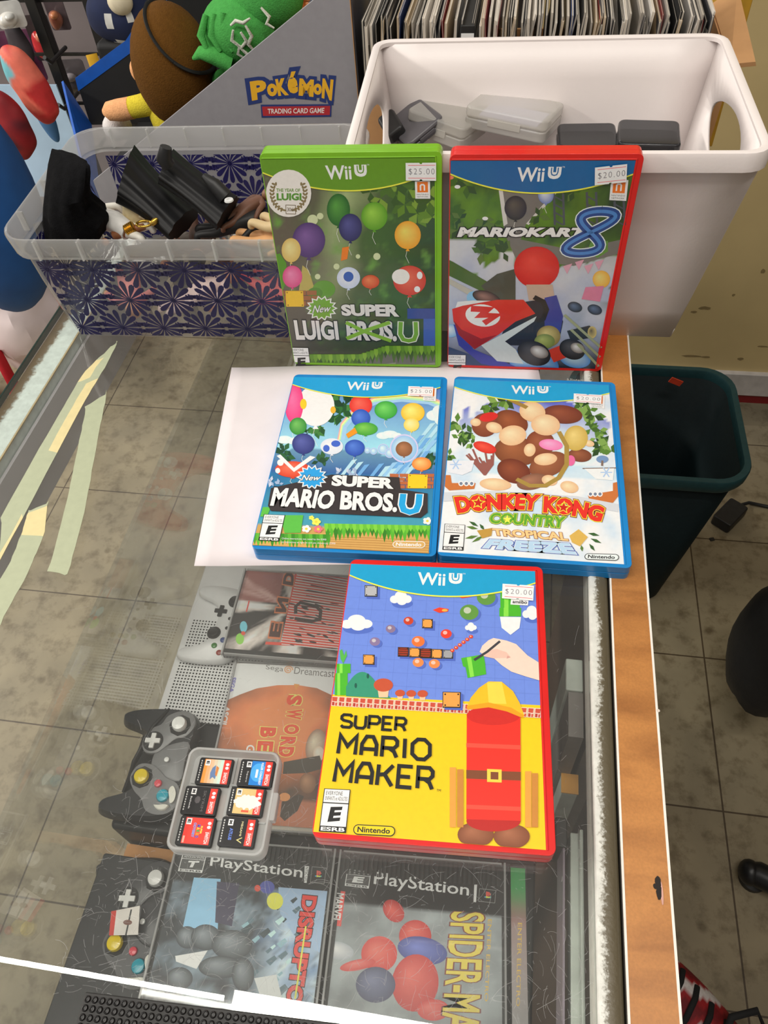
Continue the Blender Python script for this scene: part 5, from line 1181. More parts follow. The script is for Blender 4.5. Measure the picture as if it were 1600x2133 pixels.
for (ch, x, y) in (('B', 640, 750), ('E', 610, 900), ('R', 590, 1040)): a.text(ch, (x, y), (x-14, y+110), (x+160, y+120), (x+172, y+8), rgb(176, 62, 36), off=.06, outline=[(.04, rgb(226, 180, 90))])
a.text('G', (490, 940), (480, 1020), (570, 1030), (580, 950), rgb(230, 220, 210), off=.02)
a.ell(1240, 960, 110, 190, rgb(120, 92, 76), rgb(190, 166, 146), .2); a.ell(1270, 1040, 60, 80, rgb(170, 150, 130), rgb(200, 184, 166)); a.poly([(890, 1130), (1280, 1060), (1320, 1200), (1140, 1250), (880, 1260)], rgb(60, 54, 46))
a.ell(1150, 1360, 90, 110, rgb(104, 74, 54), rgb(150, 112, 84)); a.poly([(870, 1560), (1050, 1480), (1110, 1500), (1040, 1660), (900, 1770), (850, 1720)], rgb(60, 52, 46)); a.ell(900, 1510, 60, 46, rgb(180, 120, 76))
a.bright(1.7).build('cover_sheet', PRINT, t4, smooth=0)
# far: red bar-code cover
ZT2 = -.1240
M = from_tl((509, 1183), (760, 1200), .121, .090, ZT2)
t5 = disc_case(M, .121, .090, 'clear disc case with red and white stripes under the front red game case', None); rims(t5, .121, .090)
a = Art(M, JZ, 430, 1170, 5.161, (-.0585, .0575, -.0385, .0435))
def bgf(u, v):
    an = math.atan2(v-.45, u-.42); n = fbm(an*3, math.hypot(u-.42, v-.45)*1.5, 91)
    c = mixc(rgb(28, 24, 24), rgb(210, 200, 194), n*1.3+.22)
    if u < .32 and v < .4: c = mixc(c, rgb(150, 90, 84), .6)
    return c
a.raster(48, 44, bgf)
a.poly([(960, 80), (1540, 60), (1440, 930), (800, 900)], rgb(206, 60, 46))
rnd = random.Random(2)
for i in range(30):
    t = i/29; x0 = 985-190*t; y0 = 80+800*t; w_ = 13-5*t if i < 17 else 9
    a.poly([(x0, y0), (1535-100*t, y0+90*(1-.25*t)), (1535-100*t, y0+90*(1-.25*t)+w_), (x0, y0+w_)], rgb(216, 206, 200))
    if i < 20 and i % 2: a.poly([(x0+rnd.uniform(60, 200), y0+28), (1500-100*t, y0+100), (1500-100*t, y0+106), (x0+rnd.uniform(60, 200), y0+36)], (.03, .02, .02))
for k in range(26): x, y = rnd.uniform(900, 1400), rnd.uniform(440, 900); a.ell(x, y, rnd.uniform(20, 60), rnd.uniform(5, 12), (.03, .02, .02), None, rnd.uniform(0, .5))
a.line([(960, 560), (960, 480), (1010, 440), (1180, 480), (1230, 530), (1220, 620), (1140, 640), (950, 610)], .0030, (.03, .02, .02))
a.poly([(640, 860), (810, 868), (806, 900), (630, 890)], rgb(206, 60, 46))
for (ch, q) in (('D', [(820, 240), (840, 110), (950, 120), (930, 260)]), ('N', [(740, 540), (770, 385), (885, 400), (855, 545)]), ('E', [(672, 805), (700, 655), (818, 665), (790, 815)])):
    a.text(ch, q[3], q[0], q[1], q[2], (.03, .02, .02), off=.05, outline=[(.09, rgb(220, 110, 60))]) if False else a.text(ch, q[0], q[1], q[2], q[3], rgb(60, 34, 30), off=.05, outline=[(.07, rgb(216, 100, 62))])
a.ell(400, 700, 40, 60, rgb(90, 160, 180)); a.ell(360, 830, 44, 60, rgb(110, 160, 60)); a.ell(396, 770, 22, 22, rgb(224, 60, 40)); a.poly([(350, 465), (425, 440), (410, 500)], rgb(190, 176, 168)); a.line([(460, 420), (430, 540)], .0012, rgb(180, 60, 50))
a.bright(1.7).build('cover_sheet', PRINT, t5, smooth=0)
# ---------------------------------------------------------------- clear bin with patterned film
MBIN = pose(-.420, .546, .0003, .05)
CB = thing('clear_bin', 'clear plastic bin with navy flower film full of toy figures', 'bin', MBIN)
BW, BD, BH = .268, .170, .115
def brr(g, r, n=6): return rr(BW+2*g, BD+2*g, r, n, BW/2, BD/2)
BINP = glassy('milky_bin_plastic', (.93, .93, .93), milk=.16, milkcol=(.82, .82, .83), rough=.12, noise_milk=14)
RIMP = glassy('milky_rim_plastic', (.9, .9, .9), milk=.36, milkcol=(.82, .82, .82), rough=.15)
mb = MB(); mb.rings([[(*p, z) for p in brr(g, r)] for g, r, z in ((0, .016, 0), (.004, .018, .03), (.008, .020, .065), (.0105, .022, .095))], True, False)
mb.build('bin_wall', BINP, CB, smooth=50)
mb = MB(); mb.rings([[(*p, z) for p in brr(g, r)] for g, r, z in ((.0105, .022, .0935), (.0155, .024, .0945), (.0165, .025, .0965), (.0185, .026, .1125), (.0180, .026, .1148), (.0165, .025, .1150), (.0150, .024, .1135), (.0130, .023, .0965))], False, False)
mb.build('bin_rim', RIMP, CB, smooth=50)
for x in [.016+i*.0395 for i in range(7)]:
    for y in (-.0190, BD+.0135): MB().box(x-.0008, x+.0008, y, y+.0055, .0955, .1135).build('rim_rib', EDGEW, CB, smooth=0)
for y in (.03, .085, .14): MB().box(-.0190, -.0135, y-.0008, y+.0008, .0955, .1135).build('rim_rib', EDGEW, CB, smooth=0)
NAVY = mat('navy_film_ink', rgb(30, 28, 78), rough=.3, coat=.2, nz=(40, .15))
def film(name, pt, W_, H_):
    """pt(u, v): point on the wall for u metres along it and v metres up"""
    mb = MB(); rows = [(.010, 0), (.0445, 1), (.079, 0)]
    def petal(cx, cy, an, r0, r1, w_):
        P = []
        for t in [0, .12, .35, .6, .82, .95, 1.0, .95, .82, .6, .35, .12]:
            P.append(t)
        pr = ((0, .12), (.25, .34), (.55, .78), (.8, 1.0), (.93, .72), (1, .0))
        L = [(r0+(r1-r0)*t, w_*q) for t, q in pr]; R = [(a, -b) for a, b in L[::-1][1:]]
        c_, s_ = math.cos(an), math.sin(an)
        q = [(cx+a*c_-b*s_, cy+a*s_+b*c_) for a, b in L+R]
        q = [(min(max(x, 0), W_), min(max(y, 0), H_)) for x, y in q]
        mb.add([pt(*k) for k in q], [tuple(range(len(q)))])
    for y, od in rows:
        n = int(W_/.041)+3
        for i in range(-1, n):
            cx = i*.041+(.0205 if od else 0)+.006
            for k in range(14): petal(cx, y, 2*PI*(k+.5)/14, .0008, .0225 if k % 7 in (0, 6) else .0225 if k % 2 else .0200, .0026)
            for k in range(8):
                an = 2*PI*k/8; mb.add([pt(min(max(cx+.002*math.cos(an+d)*m, 0), W_), min(max(y+.002*math.sin(an+d)*m, 0), H_)) for d, m in ((0, 0), (0, 1), (PI/4, 1))], [(0, 1, 2)])
            # little rosette between the flowers
            rx, ry = cx+.0205, y
            for k in range(6): petal(rx, ry, 2*PI*k/6+.5, .0018, .0052, .0014)
            for k in range(4):
                ox, oy = rx+.0072*math.cos(k*PI/2+.78), ry+.0068*math.sin(k*PI/2+.78)
                for j in range(5): petal(ox, oy, 2*PI*j/5, .0009, .0029, .0010)
    return mb
def wall_pt(p0, p1, q0, q1, W_, H_):
    p0, p1, q0, q1 = map(Vector, (p0, p1, q0, q1))
    return lambda u, v: (p0*(1-u/W_)+p1*(u/W_))*(1-v/H_)+(q0*(1-u/W_)+q1*(u/W_))*(v/H_)
W_, H_ = .252, .088
film('f', wall_pt((.010, -.0008, .002), (BW-.006, -.0008, .002), (.006, -.0112, .090), (BW-.002, -.0112, .090), W_, H_), W_, H_).build('film', NAVY, CB, smooth=0, solid=.0002)
film('b', wall_pt((.012, BD-.001, .002), (BW-.012, BD-.001, .002), (.006, BD+.0086, .090), (BW-.006, BD+.0086, .090), W_, H_), W_, H_).build('film', NAVY, CB, smooth=0, solid=.0002)
film('l', wall_pt((.001, BD-.018, .002), (.001, .018, .002), (-.0086, BD-.018, .090), (-.0086, .018, .090), .134, H_), .134, H_).build('film', NAVY, CB, smooth=0, solid=.0002)

# toy figures
CLOTH = mat('black_cape_cloth', (.006, .006, .007), rough=.95, spec=.1, nz=(200, .3), bump=.3, bscale=900)
BPL = mat('black_cape_vinyl', (.007, .007, .008), rough=.45, spec=.3, nz=(60, .3))
FIGM = mat('painted_toy_plastic', None, rough=.45, nz=(150, .1))
def skin(name, nodes, edges, m, parent=None, sub=2, col=None):
    me = bpy.data.meshes.new(name); me.from_pydata([tuple(n[0]) for n in nodes], edges, [])
    o = bpy.data.objects.new(name, me); COL.objects.link(o)
    if parent: o.parent = parent
    md = o.modifiers.new('skin', 'SKIN')
    sv = me.skin_vertices[0].data if me.skin_vertices else None
    if sv is None:
        bpy.context.view_layer.objects.active = o; sv = o.data.skin_vertices[0].data
    for i, n in enumerate(nodes): sv[i].radius = (n[1], n[1])
    sv[0].use_root = True; md.use_smooth_shade = True
    s_ = o.modifiers.new('subdivision', 'SUBSURF'); s_.levels = sub; s_.render_levels = sub
    me.materials.append(m)
    return o
def toy(M, label, cols, sc=1.0, bend=(0, 0), parts=()):
    """small jointed figure: continuous body, head on a neck; cols = cloth, skin, hair"""
    t_ = thing('toy_figure', label, 'toy figure', M @ Matrix.Scale(sc, 4))
    a, b = bend
    N_ = [((0, 0, .040), .0085), ((0, 0, .055), .0095), ((0, 0, .066), .0085), ((0, 0, .073), .0038), ((.013, 0, .066), .0042), ((.020, -.006*a, .052), .0036), ((.021, -.014*a, .040), .0030), ((-.013, 0, .066), .0042), ((-.021, .002, .053), .0036), ((-.024, -.010*b, .042), .0030),
          ((.006, 0, .034), .0060), ((.007, -.004*a, .018), .0046), ((.008, 0, .003), .0038), ((.008, -.006, .001), .0032), ((-.006, 0, .034), .0060), ((-.007, -.004*b, .018), .0046), ((-.008, .002, .003), .0038), ((-.008, -.005, .001), .0032)]
    E_ = [(0, 1), (1, 2), (2, 3), (2, 4), (4, 5), (5, 6), (2, 7), (7, 8), (8, 9), (0, 10), (10, 11), (11, 12), (12, 13), (0, 14), (14, 15), (15, 16), (16, 17)]
    skin('body', N_, E_, mat('toy_cloth_%02d%02d%02d' % tuple(int(99*c) for c in cols[0]), cols[0], rough=.55), t_)
    sm = mat('toy_skin_%02d%02d%02d' % tuple(int(99*c) for c in cols[1]), cols[1], rough=.5)
    MB().ell((0, 0, .083), .0075, .0085, .0095).build('head', sm, t_, smooth=60)
    for p in ((.021, -.016*a, .037), (-.024, -.012*b, .039)): MB().ell(p, .0032, .0036, .0042, 10, 6).build('hand', sm, t_, smooth=60)
    if cols[2]: MB().ell((0, .0015, .0865), .0083, .0088, .0078).build('hair', mat('toy_hair_%02d%02d' % tuple(int(99*c) for c in cols[2][:2]), cols[2], rough=.7), t_, smooth=60)
    return t_
def loft(secs, star=0, n=28, ph=0.0):
    """secs: (centre, half-width vector, half-depth vector)"""
    R = []
    for c, u, v in secs:
        c, u, v = Vector(c), Vector(u), Vector(v)
        R.append([c+u*math.cos(2*PI*k/n)*(1+star*math.sin(k*2*PI/n*9+ph))+v*math.sin(2*PI*k/n)*(1+star*math.sin(k*2*PI/n*9+ph)) for k in range(n)])
    return MB().rings(R)
# leftmost: black cloth cape draped over a figure
t_ = thing('toy_figure', 'figure hidden under a black cloth cape at the left of the clear bin', 'toy figure', pose(-.395, .615, .05))
def secpx(l, r, z, dep):       # section across two photo points at height z
    A, B = at(*l, z), at(*r, z); return (A+B)/2, (B-A)/2, Vector((0, dep, dep*.25))
inv = Matrix.Translation((.395, -.615, -.05))
secs = [secpx((108, 311), (183, 342), .1515, .003), secpx((106, 316), (186, 347), .150, .007), secpx((102, 335), (187, 362), .144, .012), secpx((98, 380), (184, 400), .128, .020), secpx((94, 420), (190, 425), .112, .022), secpx((93, 452), (222, 452), .098, .024), secpx((100, 486), (226, 470), .084, .026), secpx((120, 500), (205, 498), .070, .022)]
mb = loft(secs, .05, 36, 1.0); mb.v = [inv @ p for p in mb.v]; mb.build('cape', CLOTH, t_, smooth=50)
mb = MB(rgb(220, 218, 214)); mb.tube([inv @ at(206, 452, .090), inv @ at(240, 462, .086), inv @ at(268, 482, .080)], [.008, .010, .009], 12); mb.build('white_leg', FIGM, t_, smooth=60)
mb = MB((.02, .02, .022)); mb.tube([inv @ at(84, 466, .082), inv @ at(92, 490, .074), inv @ at(116, 500, .068)], [.007, .007, .006], 10); mb.build('arm', FIGM, t_, smooth=60)
mb = MB(rgb(214, 150, 118)); mb.ell(inv @ at(120, 490, .078), .006, .004, .004, 10, 6)
for k in range(3): mb.tube([inv @ at(120+k*4, 488, .079), inv @ at(124+k*4, 480+k*3, .083)], .0014, 6)
mb.build('hand', FIGM, t_, smooth=60)
# ribbed vinyl capes
def caped(label, hem_l, hem_r, tip_l, tip_r, z0, z1, boots, extra=()):
    A = [at(*q, z0) for q in (hem_l, hem_r)]; B = [at(*q, z1) for q in (tip_l, tip_r)]
    c0 = (A[0]+A[1])/2; t_ = thing('toy_figure', label, 'toy figure', Matrix.Translation(c0)); iv = Matrix.Translation(-c0)
    secs = []
    for i in range(9):
        t = i/8; l = A[0]*(1-t)+B[0]*t; r = A[1]*(1-t)+B[1]*t; z = z0+(z1-z0)*t
        ax = ((B[0]+B[1])-(A[0]+A[1])).normalized(); u = (r-l)/2*(1-.12*math.sin(PI*t)); v = ax.cross(u).normalized()*u.length*.55
        secs.append(((l+r)/2, u, v))
    mb = loft(secs, .07, 54); mb.v = [iv @ p for p in mb.v]; mb.build('cape', BPL, t_, smooth=70)
    for q in boots:
        mb = MB((.012, .012, .013)); mb.tube([iv @ at(*q[0]), iv @ at(*q[1]), iv @ at(*q[2])], [.006, .007, .005], 10); mb.build('boot', FIGM, t_, smooth=60)
    return t_, iv
t_, iv = caped('figure in a black ribbed cape with its hem towards the left', (244, 405), (278, 322), (352, 492), (415, 440), .112, .082, [])
t_, iv = caped('figure in a smooth black cape with one boot in the air', (330, 372), (362, 322), (452, 470), (496, 418), .128, .098, [((352, 345, .140), (342, 332, .146), (346, 306, .156))])
mb = MB(rgb(200, 200, 200)); mb.lathe([(.0001, .0), (.0042, .0), (.0038, .0012), (.0016, .0014), (.0014, .0007), (.0001, .0007)], 14, iv @ at(477, 418, .1165)); mb.build('silver_badge', FIGM, t_, smooth=40)
mb = MB((.014, .014, .015)); mb.tube([iv @ at(424, 366, .130), iv @ at(446, 384, .124), iv @ at(470, 410, .114)], [.003, .006, .007], 10); mb.build('arm', FIGM, t_, smooth=60)
# crumpled figures in pale and brown clothes
SKN, WHT3, TAN3, BRN3, BLK3 = rgb(214, 156, 124), rgb(222, 218, 208), rgb(196, 172, 130), rgb(92, 60, 40), (.014, .013, .014)
def lying(px, py, z, yaw, pitch, **k):
    p = at(px, py, z); return Matrix.Translation(p) @ Matrix.Rotation(yaw, 4, 'Z') @ Matrix.Rotation(pitch, 4, 'X')
toy(lying(530, 455, .096, 1.2, 1.45), 'figure in tan clothes with a bent arm beside the green case', (TAN3, SKN, rgb(120, 90, 60)), 1.05, (1.4, .6))
toy(lying(310, 486, .080, -1.9, 1.5), 'white clothed figure lying among the black capes', (WHT3, SKN, BRN3), 1.0, (.5, .9))
toy(lying(485, 490, .084, 1.5, 1.6), 'figure with tan trousers lying along the front of the bin', (rgb(200, 150, 100), BRN3, None), .95, (.6, .2))
toy(lying(405, 484, .080, 1.9, 1.5), 'dark clothed figure with a dark head in the middle of the bin', (BLK3, rgb(70, 46, 36), BLK3), 1.0, (.9, .4))
toy(lying(455, 474, .086, 2.4, 1.4), 'small brown figure at the middle of the bin', (rgb(104, 70, 54), rgb(120, 84, 60), None), .7, (.9, .4))
mb = MB(rgb(206, 190, 150)); base = at(290, 440, .088)
mb.rings([[base+Vector((r*math.cos(2*PI*k/20)*1.3, r*math.sin(2*PI*k/20), z)) for k in range(20)] for r, z in ((.012, -.006), (.0125, 0), (.010, .010), (.006, .014))]); mb.v = [p-base for p in mb.v]
o = mb.build('toy_robe', FIGM, smooth=60, loc=base); tag(o, 'cream toy robe lying between the black capes', 'toy robe')
mb = MB(rgb(216, 204, 176)); b2 = at(322, 446, .090)
mb.ell((0, 0, 0), .015, .010, .009, 10, 7); mb.v = [p+Vector((noise.noise(p*180), noise.noise(p*170+Vector((5, 0, 0))), noise.noise(p*190)))*.004 for p in mb.v]
o = mb.build('toy_sack', FIGM, smooth=20, loc=b2); tag(o, 'crumpled pale toy sack beside the cream robe', 'toy sack')
gold = mat('gold_toy_paint', rgb(200, 160, 70), rough=.25, metal=.9)
b3 = at(262, 480, .084); mb = MB()
for k in range(5): mb.lathe([(.0045, k*.0018), (.0052, k*.0018+.0009), (.0045, k*.0018+.0017)], 14)
o = mb.build('toy_armband', gold, smooth=50, loc=b3); o.rotation_euler = (0, 1.2, .3); tag(o, 'gold ringed toy armband at the front of the bin', 'toy armband')
b4 = at(300, 466, .092); mb = MB(); mb.tube([(.007*math.cos(t), .005*math.sin(t), 0) for t in [2*PI*i/16 for i in range(17)]], .0012, 8); mb.tube([(.007, 0, 0), (.011, .002, .002), (.013, .003, .004)], [.0024, .0032, .001], 8)
o = mb.build('toy_hilt', gold, smooth=50, loc=b4); tag(o, 'gold ring handled toy hilt above the white figure', 'toy hilt')
b5 = at(268, 488, .078); mb = MB(rgb(130, 80, 50)); mb.tube([(-.014, -.003, 0), (0, 0, .003), (.016, .004, .006)], [.004, .005, .003], 10); o = mb.build('toy_stick', FIGM, smooth=60, loc=b5); tag(o, 'brown toy stick in front of the gold hilt', 'toy handle')
for i, (x, y, z, yw, c, lb) in enumerate([(.05, .05, .020, .4, (rgb(206, 130, 130), SKN, None), 'pinkish figure seen through the film low at the left'), (.125, .045, .020, 2.4, (rgb(226, 200, 196), SKN, BRN3), 'pale figure seen through the film at the lower middle'), (.20, .05, .020, .9, (rgb(214, 90, 96), SKN, None), 'red figure seen through the film at the lower right'),
                                          (.08, .10, .036, 1.9, (rgb(150, 140, 130), SKN, BRN3), 'grey figure deep inside the left half of the bin'), (.17, .11, .036, -.7, (rgb(190, 184, 176), SKN, BRN3), 'light grey figure deep inside the right half of the bin'), (.12, .09, .052, .2, (BRN3, SKN, BLK3), 'brown figure in the middle of the pile in the bin')]):
    toy(MBIN @ Matrix.Translation((x, y, z)) @ Matrix.Rotation(yw, 4, 'Z') @ Matrix.Rotation(PI/2, 4, 'X') @ Matrix.Translation((0, 0, -.045)), lb, c, 1.0, (.8, .4))

# ---------------------------------------------------------------- white bin
WB_ = thing('white_bin', 'white plastic bin with cut-out handles behind the standing cases', 'bin', pose(0, 0, .0003, .03))
rot = Matrix.Rotation(-.03, 3, 'Z')
WP = mat('white_bin_plastic', rgb(222, 214, 212), rough=.38, sss=.0, nz=(8, .03), bump=.05, bscale=400)
def L(x, y, z): q = rot @ Vector((x, y, 0)); return Vector((q.x, q.y, z))
fb0, fb1, bb0, bb1 = L(-.098, .579, 0), L(.150, .586, 0), L(-.104, .728, 0), L(.144, .735, 0)
HT = .180
ft0, ft1, bt0, bt1 = L(-.125, .5555, HT), L(.173, .5645, HT), L(-.134, .762, HT), L(.167, .770, HT)
mb = MB()
def bil(a, b, c, d): return lambda u, v: (a*(1-u)+b*u)*(1-v)+(d*(1-u)+c*u)*v
mb.grid(bil(fb0, fb1, ft1, ft0), 8, 6); mb.grid(bil(bb1, bb0, bt0, bt1), 8, 6); mb.grid(bil(fb0, fb1, bb1, bb0), 4, 4)
for a, b, c, d, fl in ((fb1, bb1, bt1, ft1, 1), (fb0, bb0, bt0, ft0, -1)):
    f = bil(a, b, c, d); n = 40; hole, outer = [], []
    for k in range(n):
        an = 2*PI*k/n; cu, cv = .47, .79
        hu, hv = cu+.30*math.cos(an), cv+.135*math.sin(an)*(1-.30*math.cos(an))
        dx, dy = math.cos(an)*1.0, math.sin(an)*.8; t = min((1-cu)/dx if dx > 1e-6 else 9, -cu/dx if dx < -1e-6 else 9, (1-cv)/dy if dy > 1e-6 else 9, -cv/dy if dy < -1e-6 else 9)
        outer.append(f(cu+dx*t, cv+dy*t)); hole.append(f(hu, hv))
    mb.add(outer+hole, [(k, (k+1) % n, (k+1) % n+n, k+n) for k in range(n)])
    # corner triangles between the neighbouring rim samples
    for cu2, cv2 in ((0, 0), (1, 0), (1, 1), (0, 1)):
        pc = f(cu2, cv2); ds = sorted(range(n), key=lambda k: (outer[k]-pc).length)[:2]
        i, j = sorted(ds)
        if (outer[i]-pc).length > 1e-5 and (outer[j]-pc).length > 1e-5: mb.add([pc, outer[i], outer[j]], [(0, 1, 2)])
mb.build('bin_body', WP, WB_, smooth=30, solid=.0022)
# rolled rim
mb = MB(); cs = [ft0, ft1, bt1, bt0]; loop = []
for i in range(4):
    p, q, r = cs[i-1], cs[i], cs[(i+1) % 4]; a = (p-q).normalized()*.014; b = (r-q).normalized()*.014
    for k in range(6): t = k/5; loop.append((q+a)*(1-t)**2+q*2*t*(1-t)+(q+b)*t*t)
cen = sum(cs, Vector())/4
prof = [(-.0012, -.002), (-.0012, .0012), (.002, .0024), (.0050, .0018), (.0062, -.001), (.0064, -.0115), (.0052, -.0115), (.0046, -.002)]
R = [[] for _ in loop]
for i, p in enumerate(loop):
    d = (loop[(i+1) % len(loop)]-loop[i-1]).normalized(); out = Vector((d.y, -d.x, 0))
    R[i] = [p+out*a+Vector((0, 0, b)) for a, b in prof]
n = len(prof); mb.add([p for r in R for p in r], [(i*n+k, i*n+(k+1) % n, ((i+1) % len(R))*n+(k+1) % n, ((i+1) % len(R))*n+k) for i in range(len(R)) for k in range(n)])
mb.build('rolled_rim', WP, WB_, smooth=50)
# contents of the white bin
o = MB().prism(rr(.21, .12, .006, 4, .022, .655), .004, .092).build('storage_tin', mat('dull_grey_tin', rgb(120, 116, 122), rough=.5), bevel=.002); tag(o, 'grey box at the bottom of the white bin under the small cases', 'box')
SMOKE = glassy('smoked_plastic', (.30, .31, .33), milk=.30, milkcol=(.10, .10, .11), rough=.12)
FROST2 = glassy('frosted_case_plastic', (.88, .87, .84), milk=.55, milkcol=(.80, .78, .74), rough=.2)
def small_case(M, w_, d_, h_, m, label, inner=None, name='cartridge_case'):
    t_ = thing(name, label, 'cartridge case', M)
    MB().prism(rr(w_, d_, .006, 4), 0, h_*.48).build('case_base', m, t_, bevel=.0015); MB().prism(rr(w_, d_, .006, 4), h_*.5, h_).build('case_lid', m, t_, bevel=.0025, seg=3)
    MB().box(-w_*.2, w_*.2, -d_/2-.0008, -d_/2+.0006, h_*.3, h_*.62).build('clasp', m, t_, bevel=.0003)
    if inner: MB(inner).box(-w_*.36, w_*.36, -d_*.32, d_*.32, h_*.2, h_*.55).build('paper_insert', STICK, t_, smooth=0)
def cpose(px, py, z, yaw, tilt=0, roll=0): p = at(px, py, z); return Matrix.Translation(p) @ Matrix.Rotation(yaw, 4, 'Z') @ Matrix.Rotation(tilt, 4, 'X') @ Matrix.Rotation(roll, 4, 'Y')
small_case(cpose(938, 268, .110, -.40, -.10, .12), .062, .072, .020, FROST2, 'yellowish frosted cartridge case at the left of the white bin')
small_case(cpose(1068, 262, .119, -.30, -.12, .05), .078, .058, .019, FROST2, 'frosted cartridge case with a blue paper inside, in the white bin', rgb(200, 200, 226))
small_case(cpose(1345, 312, .120, -.05, .0, .0), .052, .046, .016, SMOKE, 'smoked black cartridge case at the right of the white bin')
small_case(cpose(1220, 312, .112, .05, .0, .0), .052, .046, .014, SMOKE, 'flat smoked case behind the top of the racing game')
small_case(cpose(868, 268, .118, .62, 0, -.42), .042, .050, .010, mat('dark_grey_case', rgb(84, 82, 86), rough=.35), 'tilted dark grey case leaning at the left of the white bin')
o = MB().prism(rr(.018, .030, .004, 3), 0, .012).build('joystick_cap', BLKP, bevel=.003); o.matrix_world = cpose(822, 272, .118, .5, .2, -.5); tag(o, 'small black plastic piece against the left wall of the white bin', 'plastic piece')

# ---------------------------------------------------------------- box of manuals
BCARD = mat('black_card', (.012, .012, .013), rough=.75)
CARD = mat('brown_cardboard', rgb(190, 144, 98), rough=.8, nz=(30, .1))
mbx = thing('manual_box', 'brown cardboard box holding a row of booklets behind the white bin', 'box', pose(0, .786, .0003))
mb = MB(); mb.box(-.159, .184, 0, .0035, 0, .120).box(-.159, .184, .150, .1535, 0, .130).box(-.159, .184, 0, .1535, 0, .003); mb.build('box_wall', CARD, mbx, smooth=0)
MB().box(-.1595, -.157, .0036, .1499, .003, .100).build('box_side', BCARD, mbx, smooth=0)  # coloured black so the gap behind the handle reads as shade
mb = MB(); mb.add([(.181, .001, .003), (.181, .150, .003), (.186, .150, .150), (.186, .001, .150)], [(0, 1, 2, 3)]); mb.build('box_side', CARD, mbx, smooth=0, solid=.004)
mb = MB(); mb.add([(.186, .001, .150), (.186, .150, .150), (.207, .150, .166), (.207, .001, .152)], [(0, 1, 2, 3)]); mb.build('box_flap', CARD, mbx, smooth=0, solid=.004)
o = MB().box(0, .034, 0, .16, 0, .188).build('mustard_box', mat('mustard_card', rgb(190, 146, 44), rough=.6), bevel=.001, loc=(.193, .945, .0003)); o.name = 'storage_box'; tag(o, 'mustard yellow box at the far right behind the booklets', 'box')
PAGE = mat('booklet_paper', None, rough=.6, coat=.1, nz=(60, .08)); rnd = random.Random(21)
BC = [(BLACK, 'black'), (rgb(60, 60, 64), 'dark grey'), (rgb(214, 208, 200), 'white'), (rgb(150, 144, 136), 'grey'), (rgb(190, 170, 140), 'tan'), (rgb(40, 60, 110), 'navy'), (rgb(120, 30, 34), 'dark red'), (rgb(110, 150, 60), 'green')]
BW_ = [5, 5, 5, 5, 3, 1, .6, .5]
def booklet_mesh(ci, th, cv):
    mb = MB(); c = BC[ci][0]; Hh = .180
    def slab(x0, x1, col, h, y0=0.0, y1=.118):
        mb.col = col
        rings = []
        for k in range(6):
            z = h*k/5; dx = cv*(k/5)**3; rings.append([(x0+dx, y0, z), (x1+dx, y0, z), (x1+dx, y1, z), (x0+dx, y1, z)])
        mb.rings(rings)
    slab(-th/2, -th/2+.0004, c, Hh); slab(th/2-.0004, th/2, c, Hh-.0005)
    slab(-th/2+.0004, th/2-.0004, rgb(206, 198, 186), Hh-.001, .0012)
    return mb.mesh('booklet', [PAGE])
cache = {}
x = -.156; nb = 0
while x < .158:
    if abs(x+.0555) < .009: x = -.0460; continue
    ci = rnd.choices(range(8), BW_)[0]; th = rnd.choice((.0016, .0020, .0024)); cv = rnd.choice((-.004, 0, 0, .003, .003, .007, .013))
    k = (ci, th, cv)
    if k not in cache: cache[k] = booklet_mesh(*k)
    o = bpy.data.objects.new('booklet', cache[k]); COL.objects.link(o)
    t = (x+.156)/.31
    o.matrix_world = pose(x+th/2, .7915+rnd.uniform(0, .004), .0035+rnd.uniform(0, .010), rnd.uniform(-.012, .012), 0, -.022+rnd.uniform(-.003, .003)+.03*t)
    tag(o, '%s booklet standing in the crowded row behind the white bin' % BC[ci][1], 'booklet', '%s booklets in the cardboard box' % BC[ci][1])
    x += th+rnd.uniform(.0004, .0011); nb += 1
t_ = thing('disc_game_case', 'black case with a white console logo square on its spine among the booklets', 'game case', pose(-.0555, .7905, .0035))
MB((.012, .012, .013)).box(-.0066, .0066, 0, .12, 0, .181).build('shell', BLKP, t_, bevel=.0008)
mb = MB(WHITE); mb.box(-.0060, .0060, -.0004, .0, .150, .1745); mb.col = rgb(206, 40, 40)
for (x0, x1, z0, z1) in ((-.0016, -.0002, .157, .168), (-.0002, .0022, .1655, .168), (.0012, .0024, .162, .167), (-.0002, .0018, .161, .1625)): mb.box(x0, x1, -.0006, -.0004, z0, z1)
for c, dx, z in ((rgb(40, 90, 180), .0015, .1575), (rgb(40, 150, 120), -.0032, .158), (rgb(230, 180, 40), -.001, .1565)): mb.col = c; mb.box(dx-.0022, dx+.0022, -.0006, -.0004, z-.0006, z+.0008)
mb.build('spine_label', STICK, t_, smooth=0)

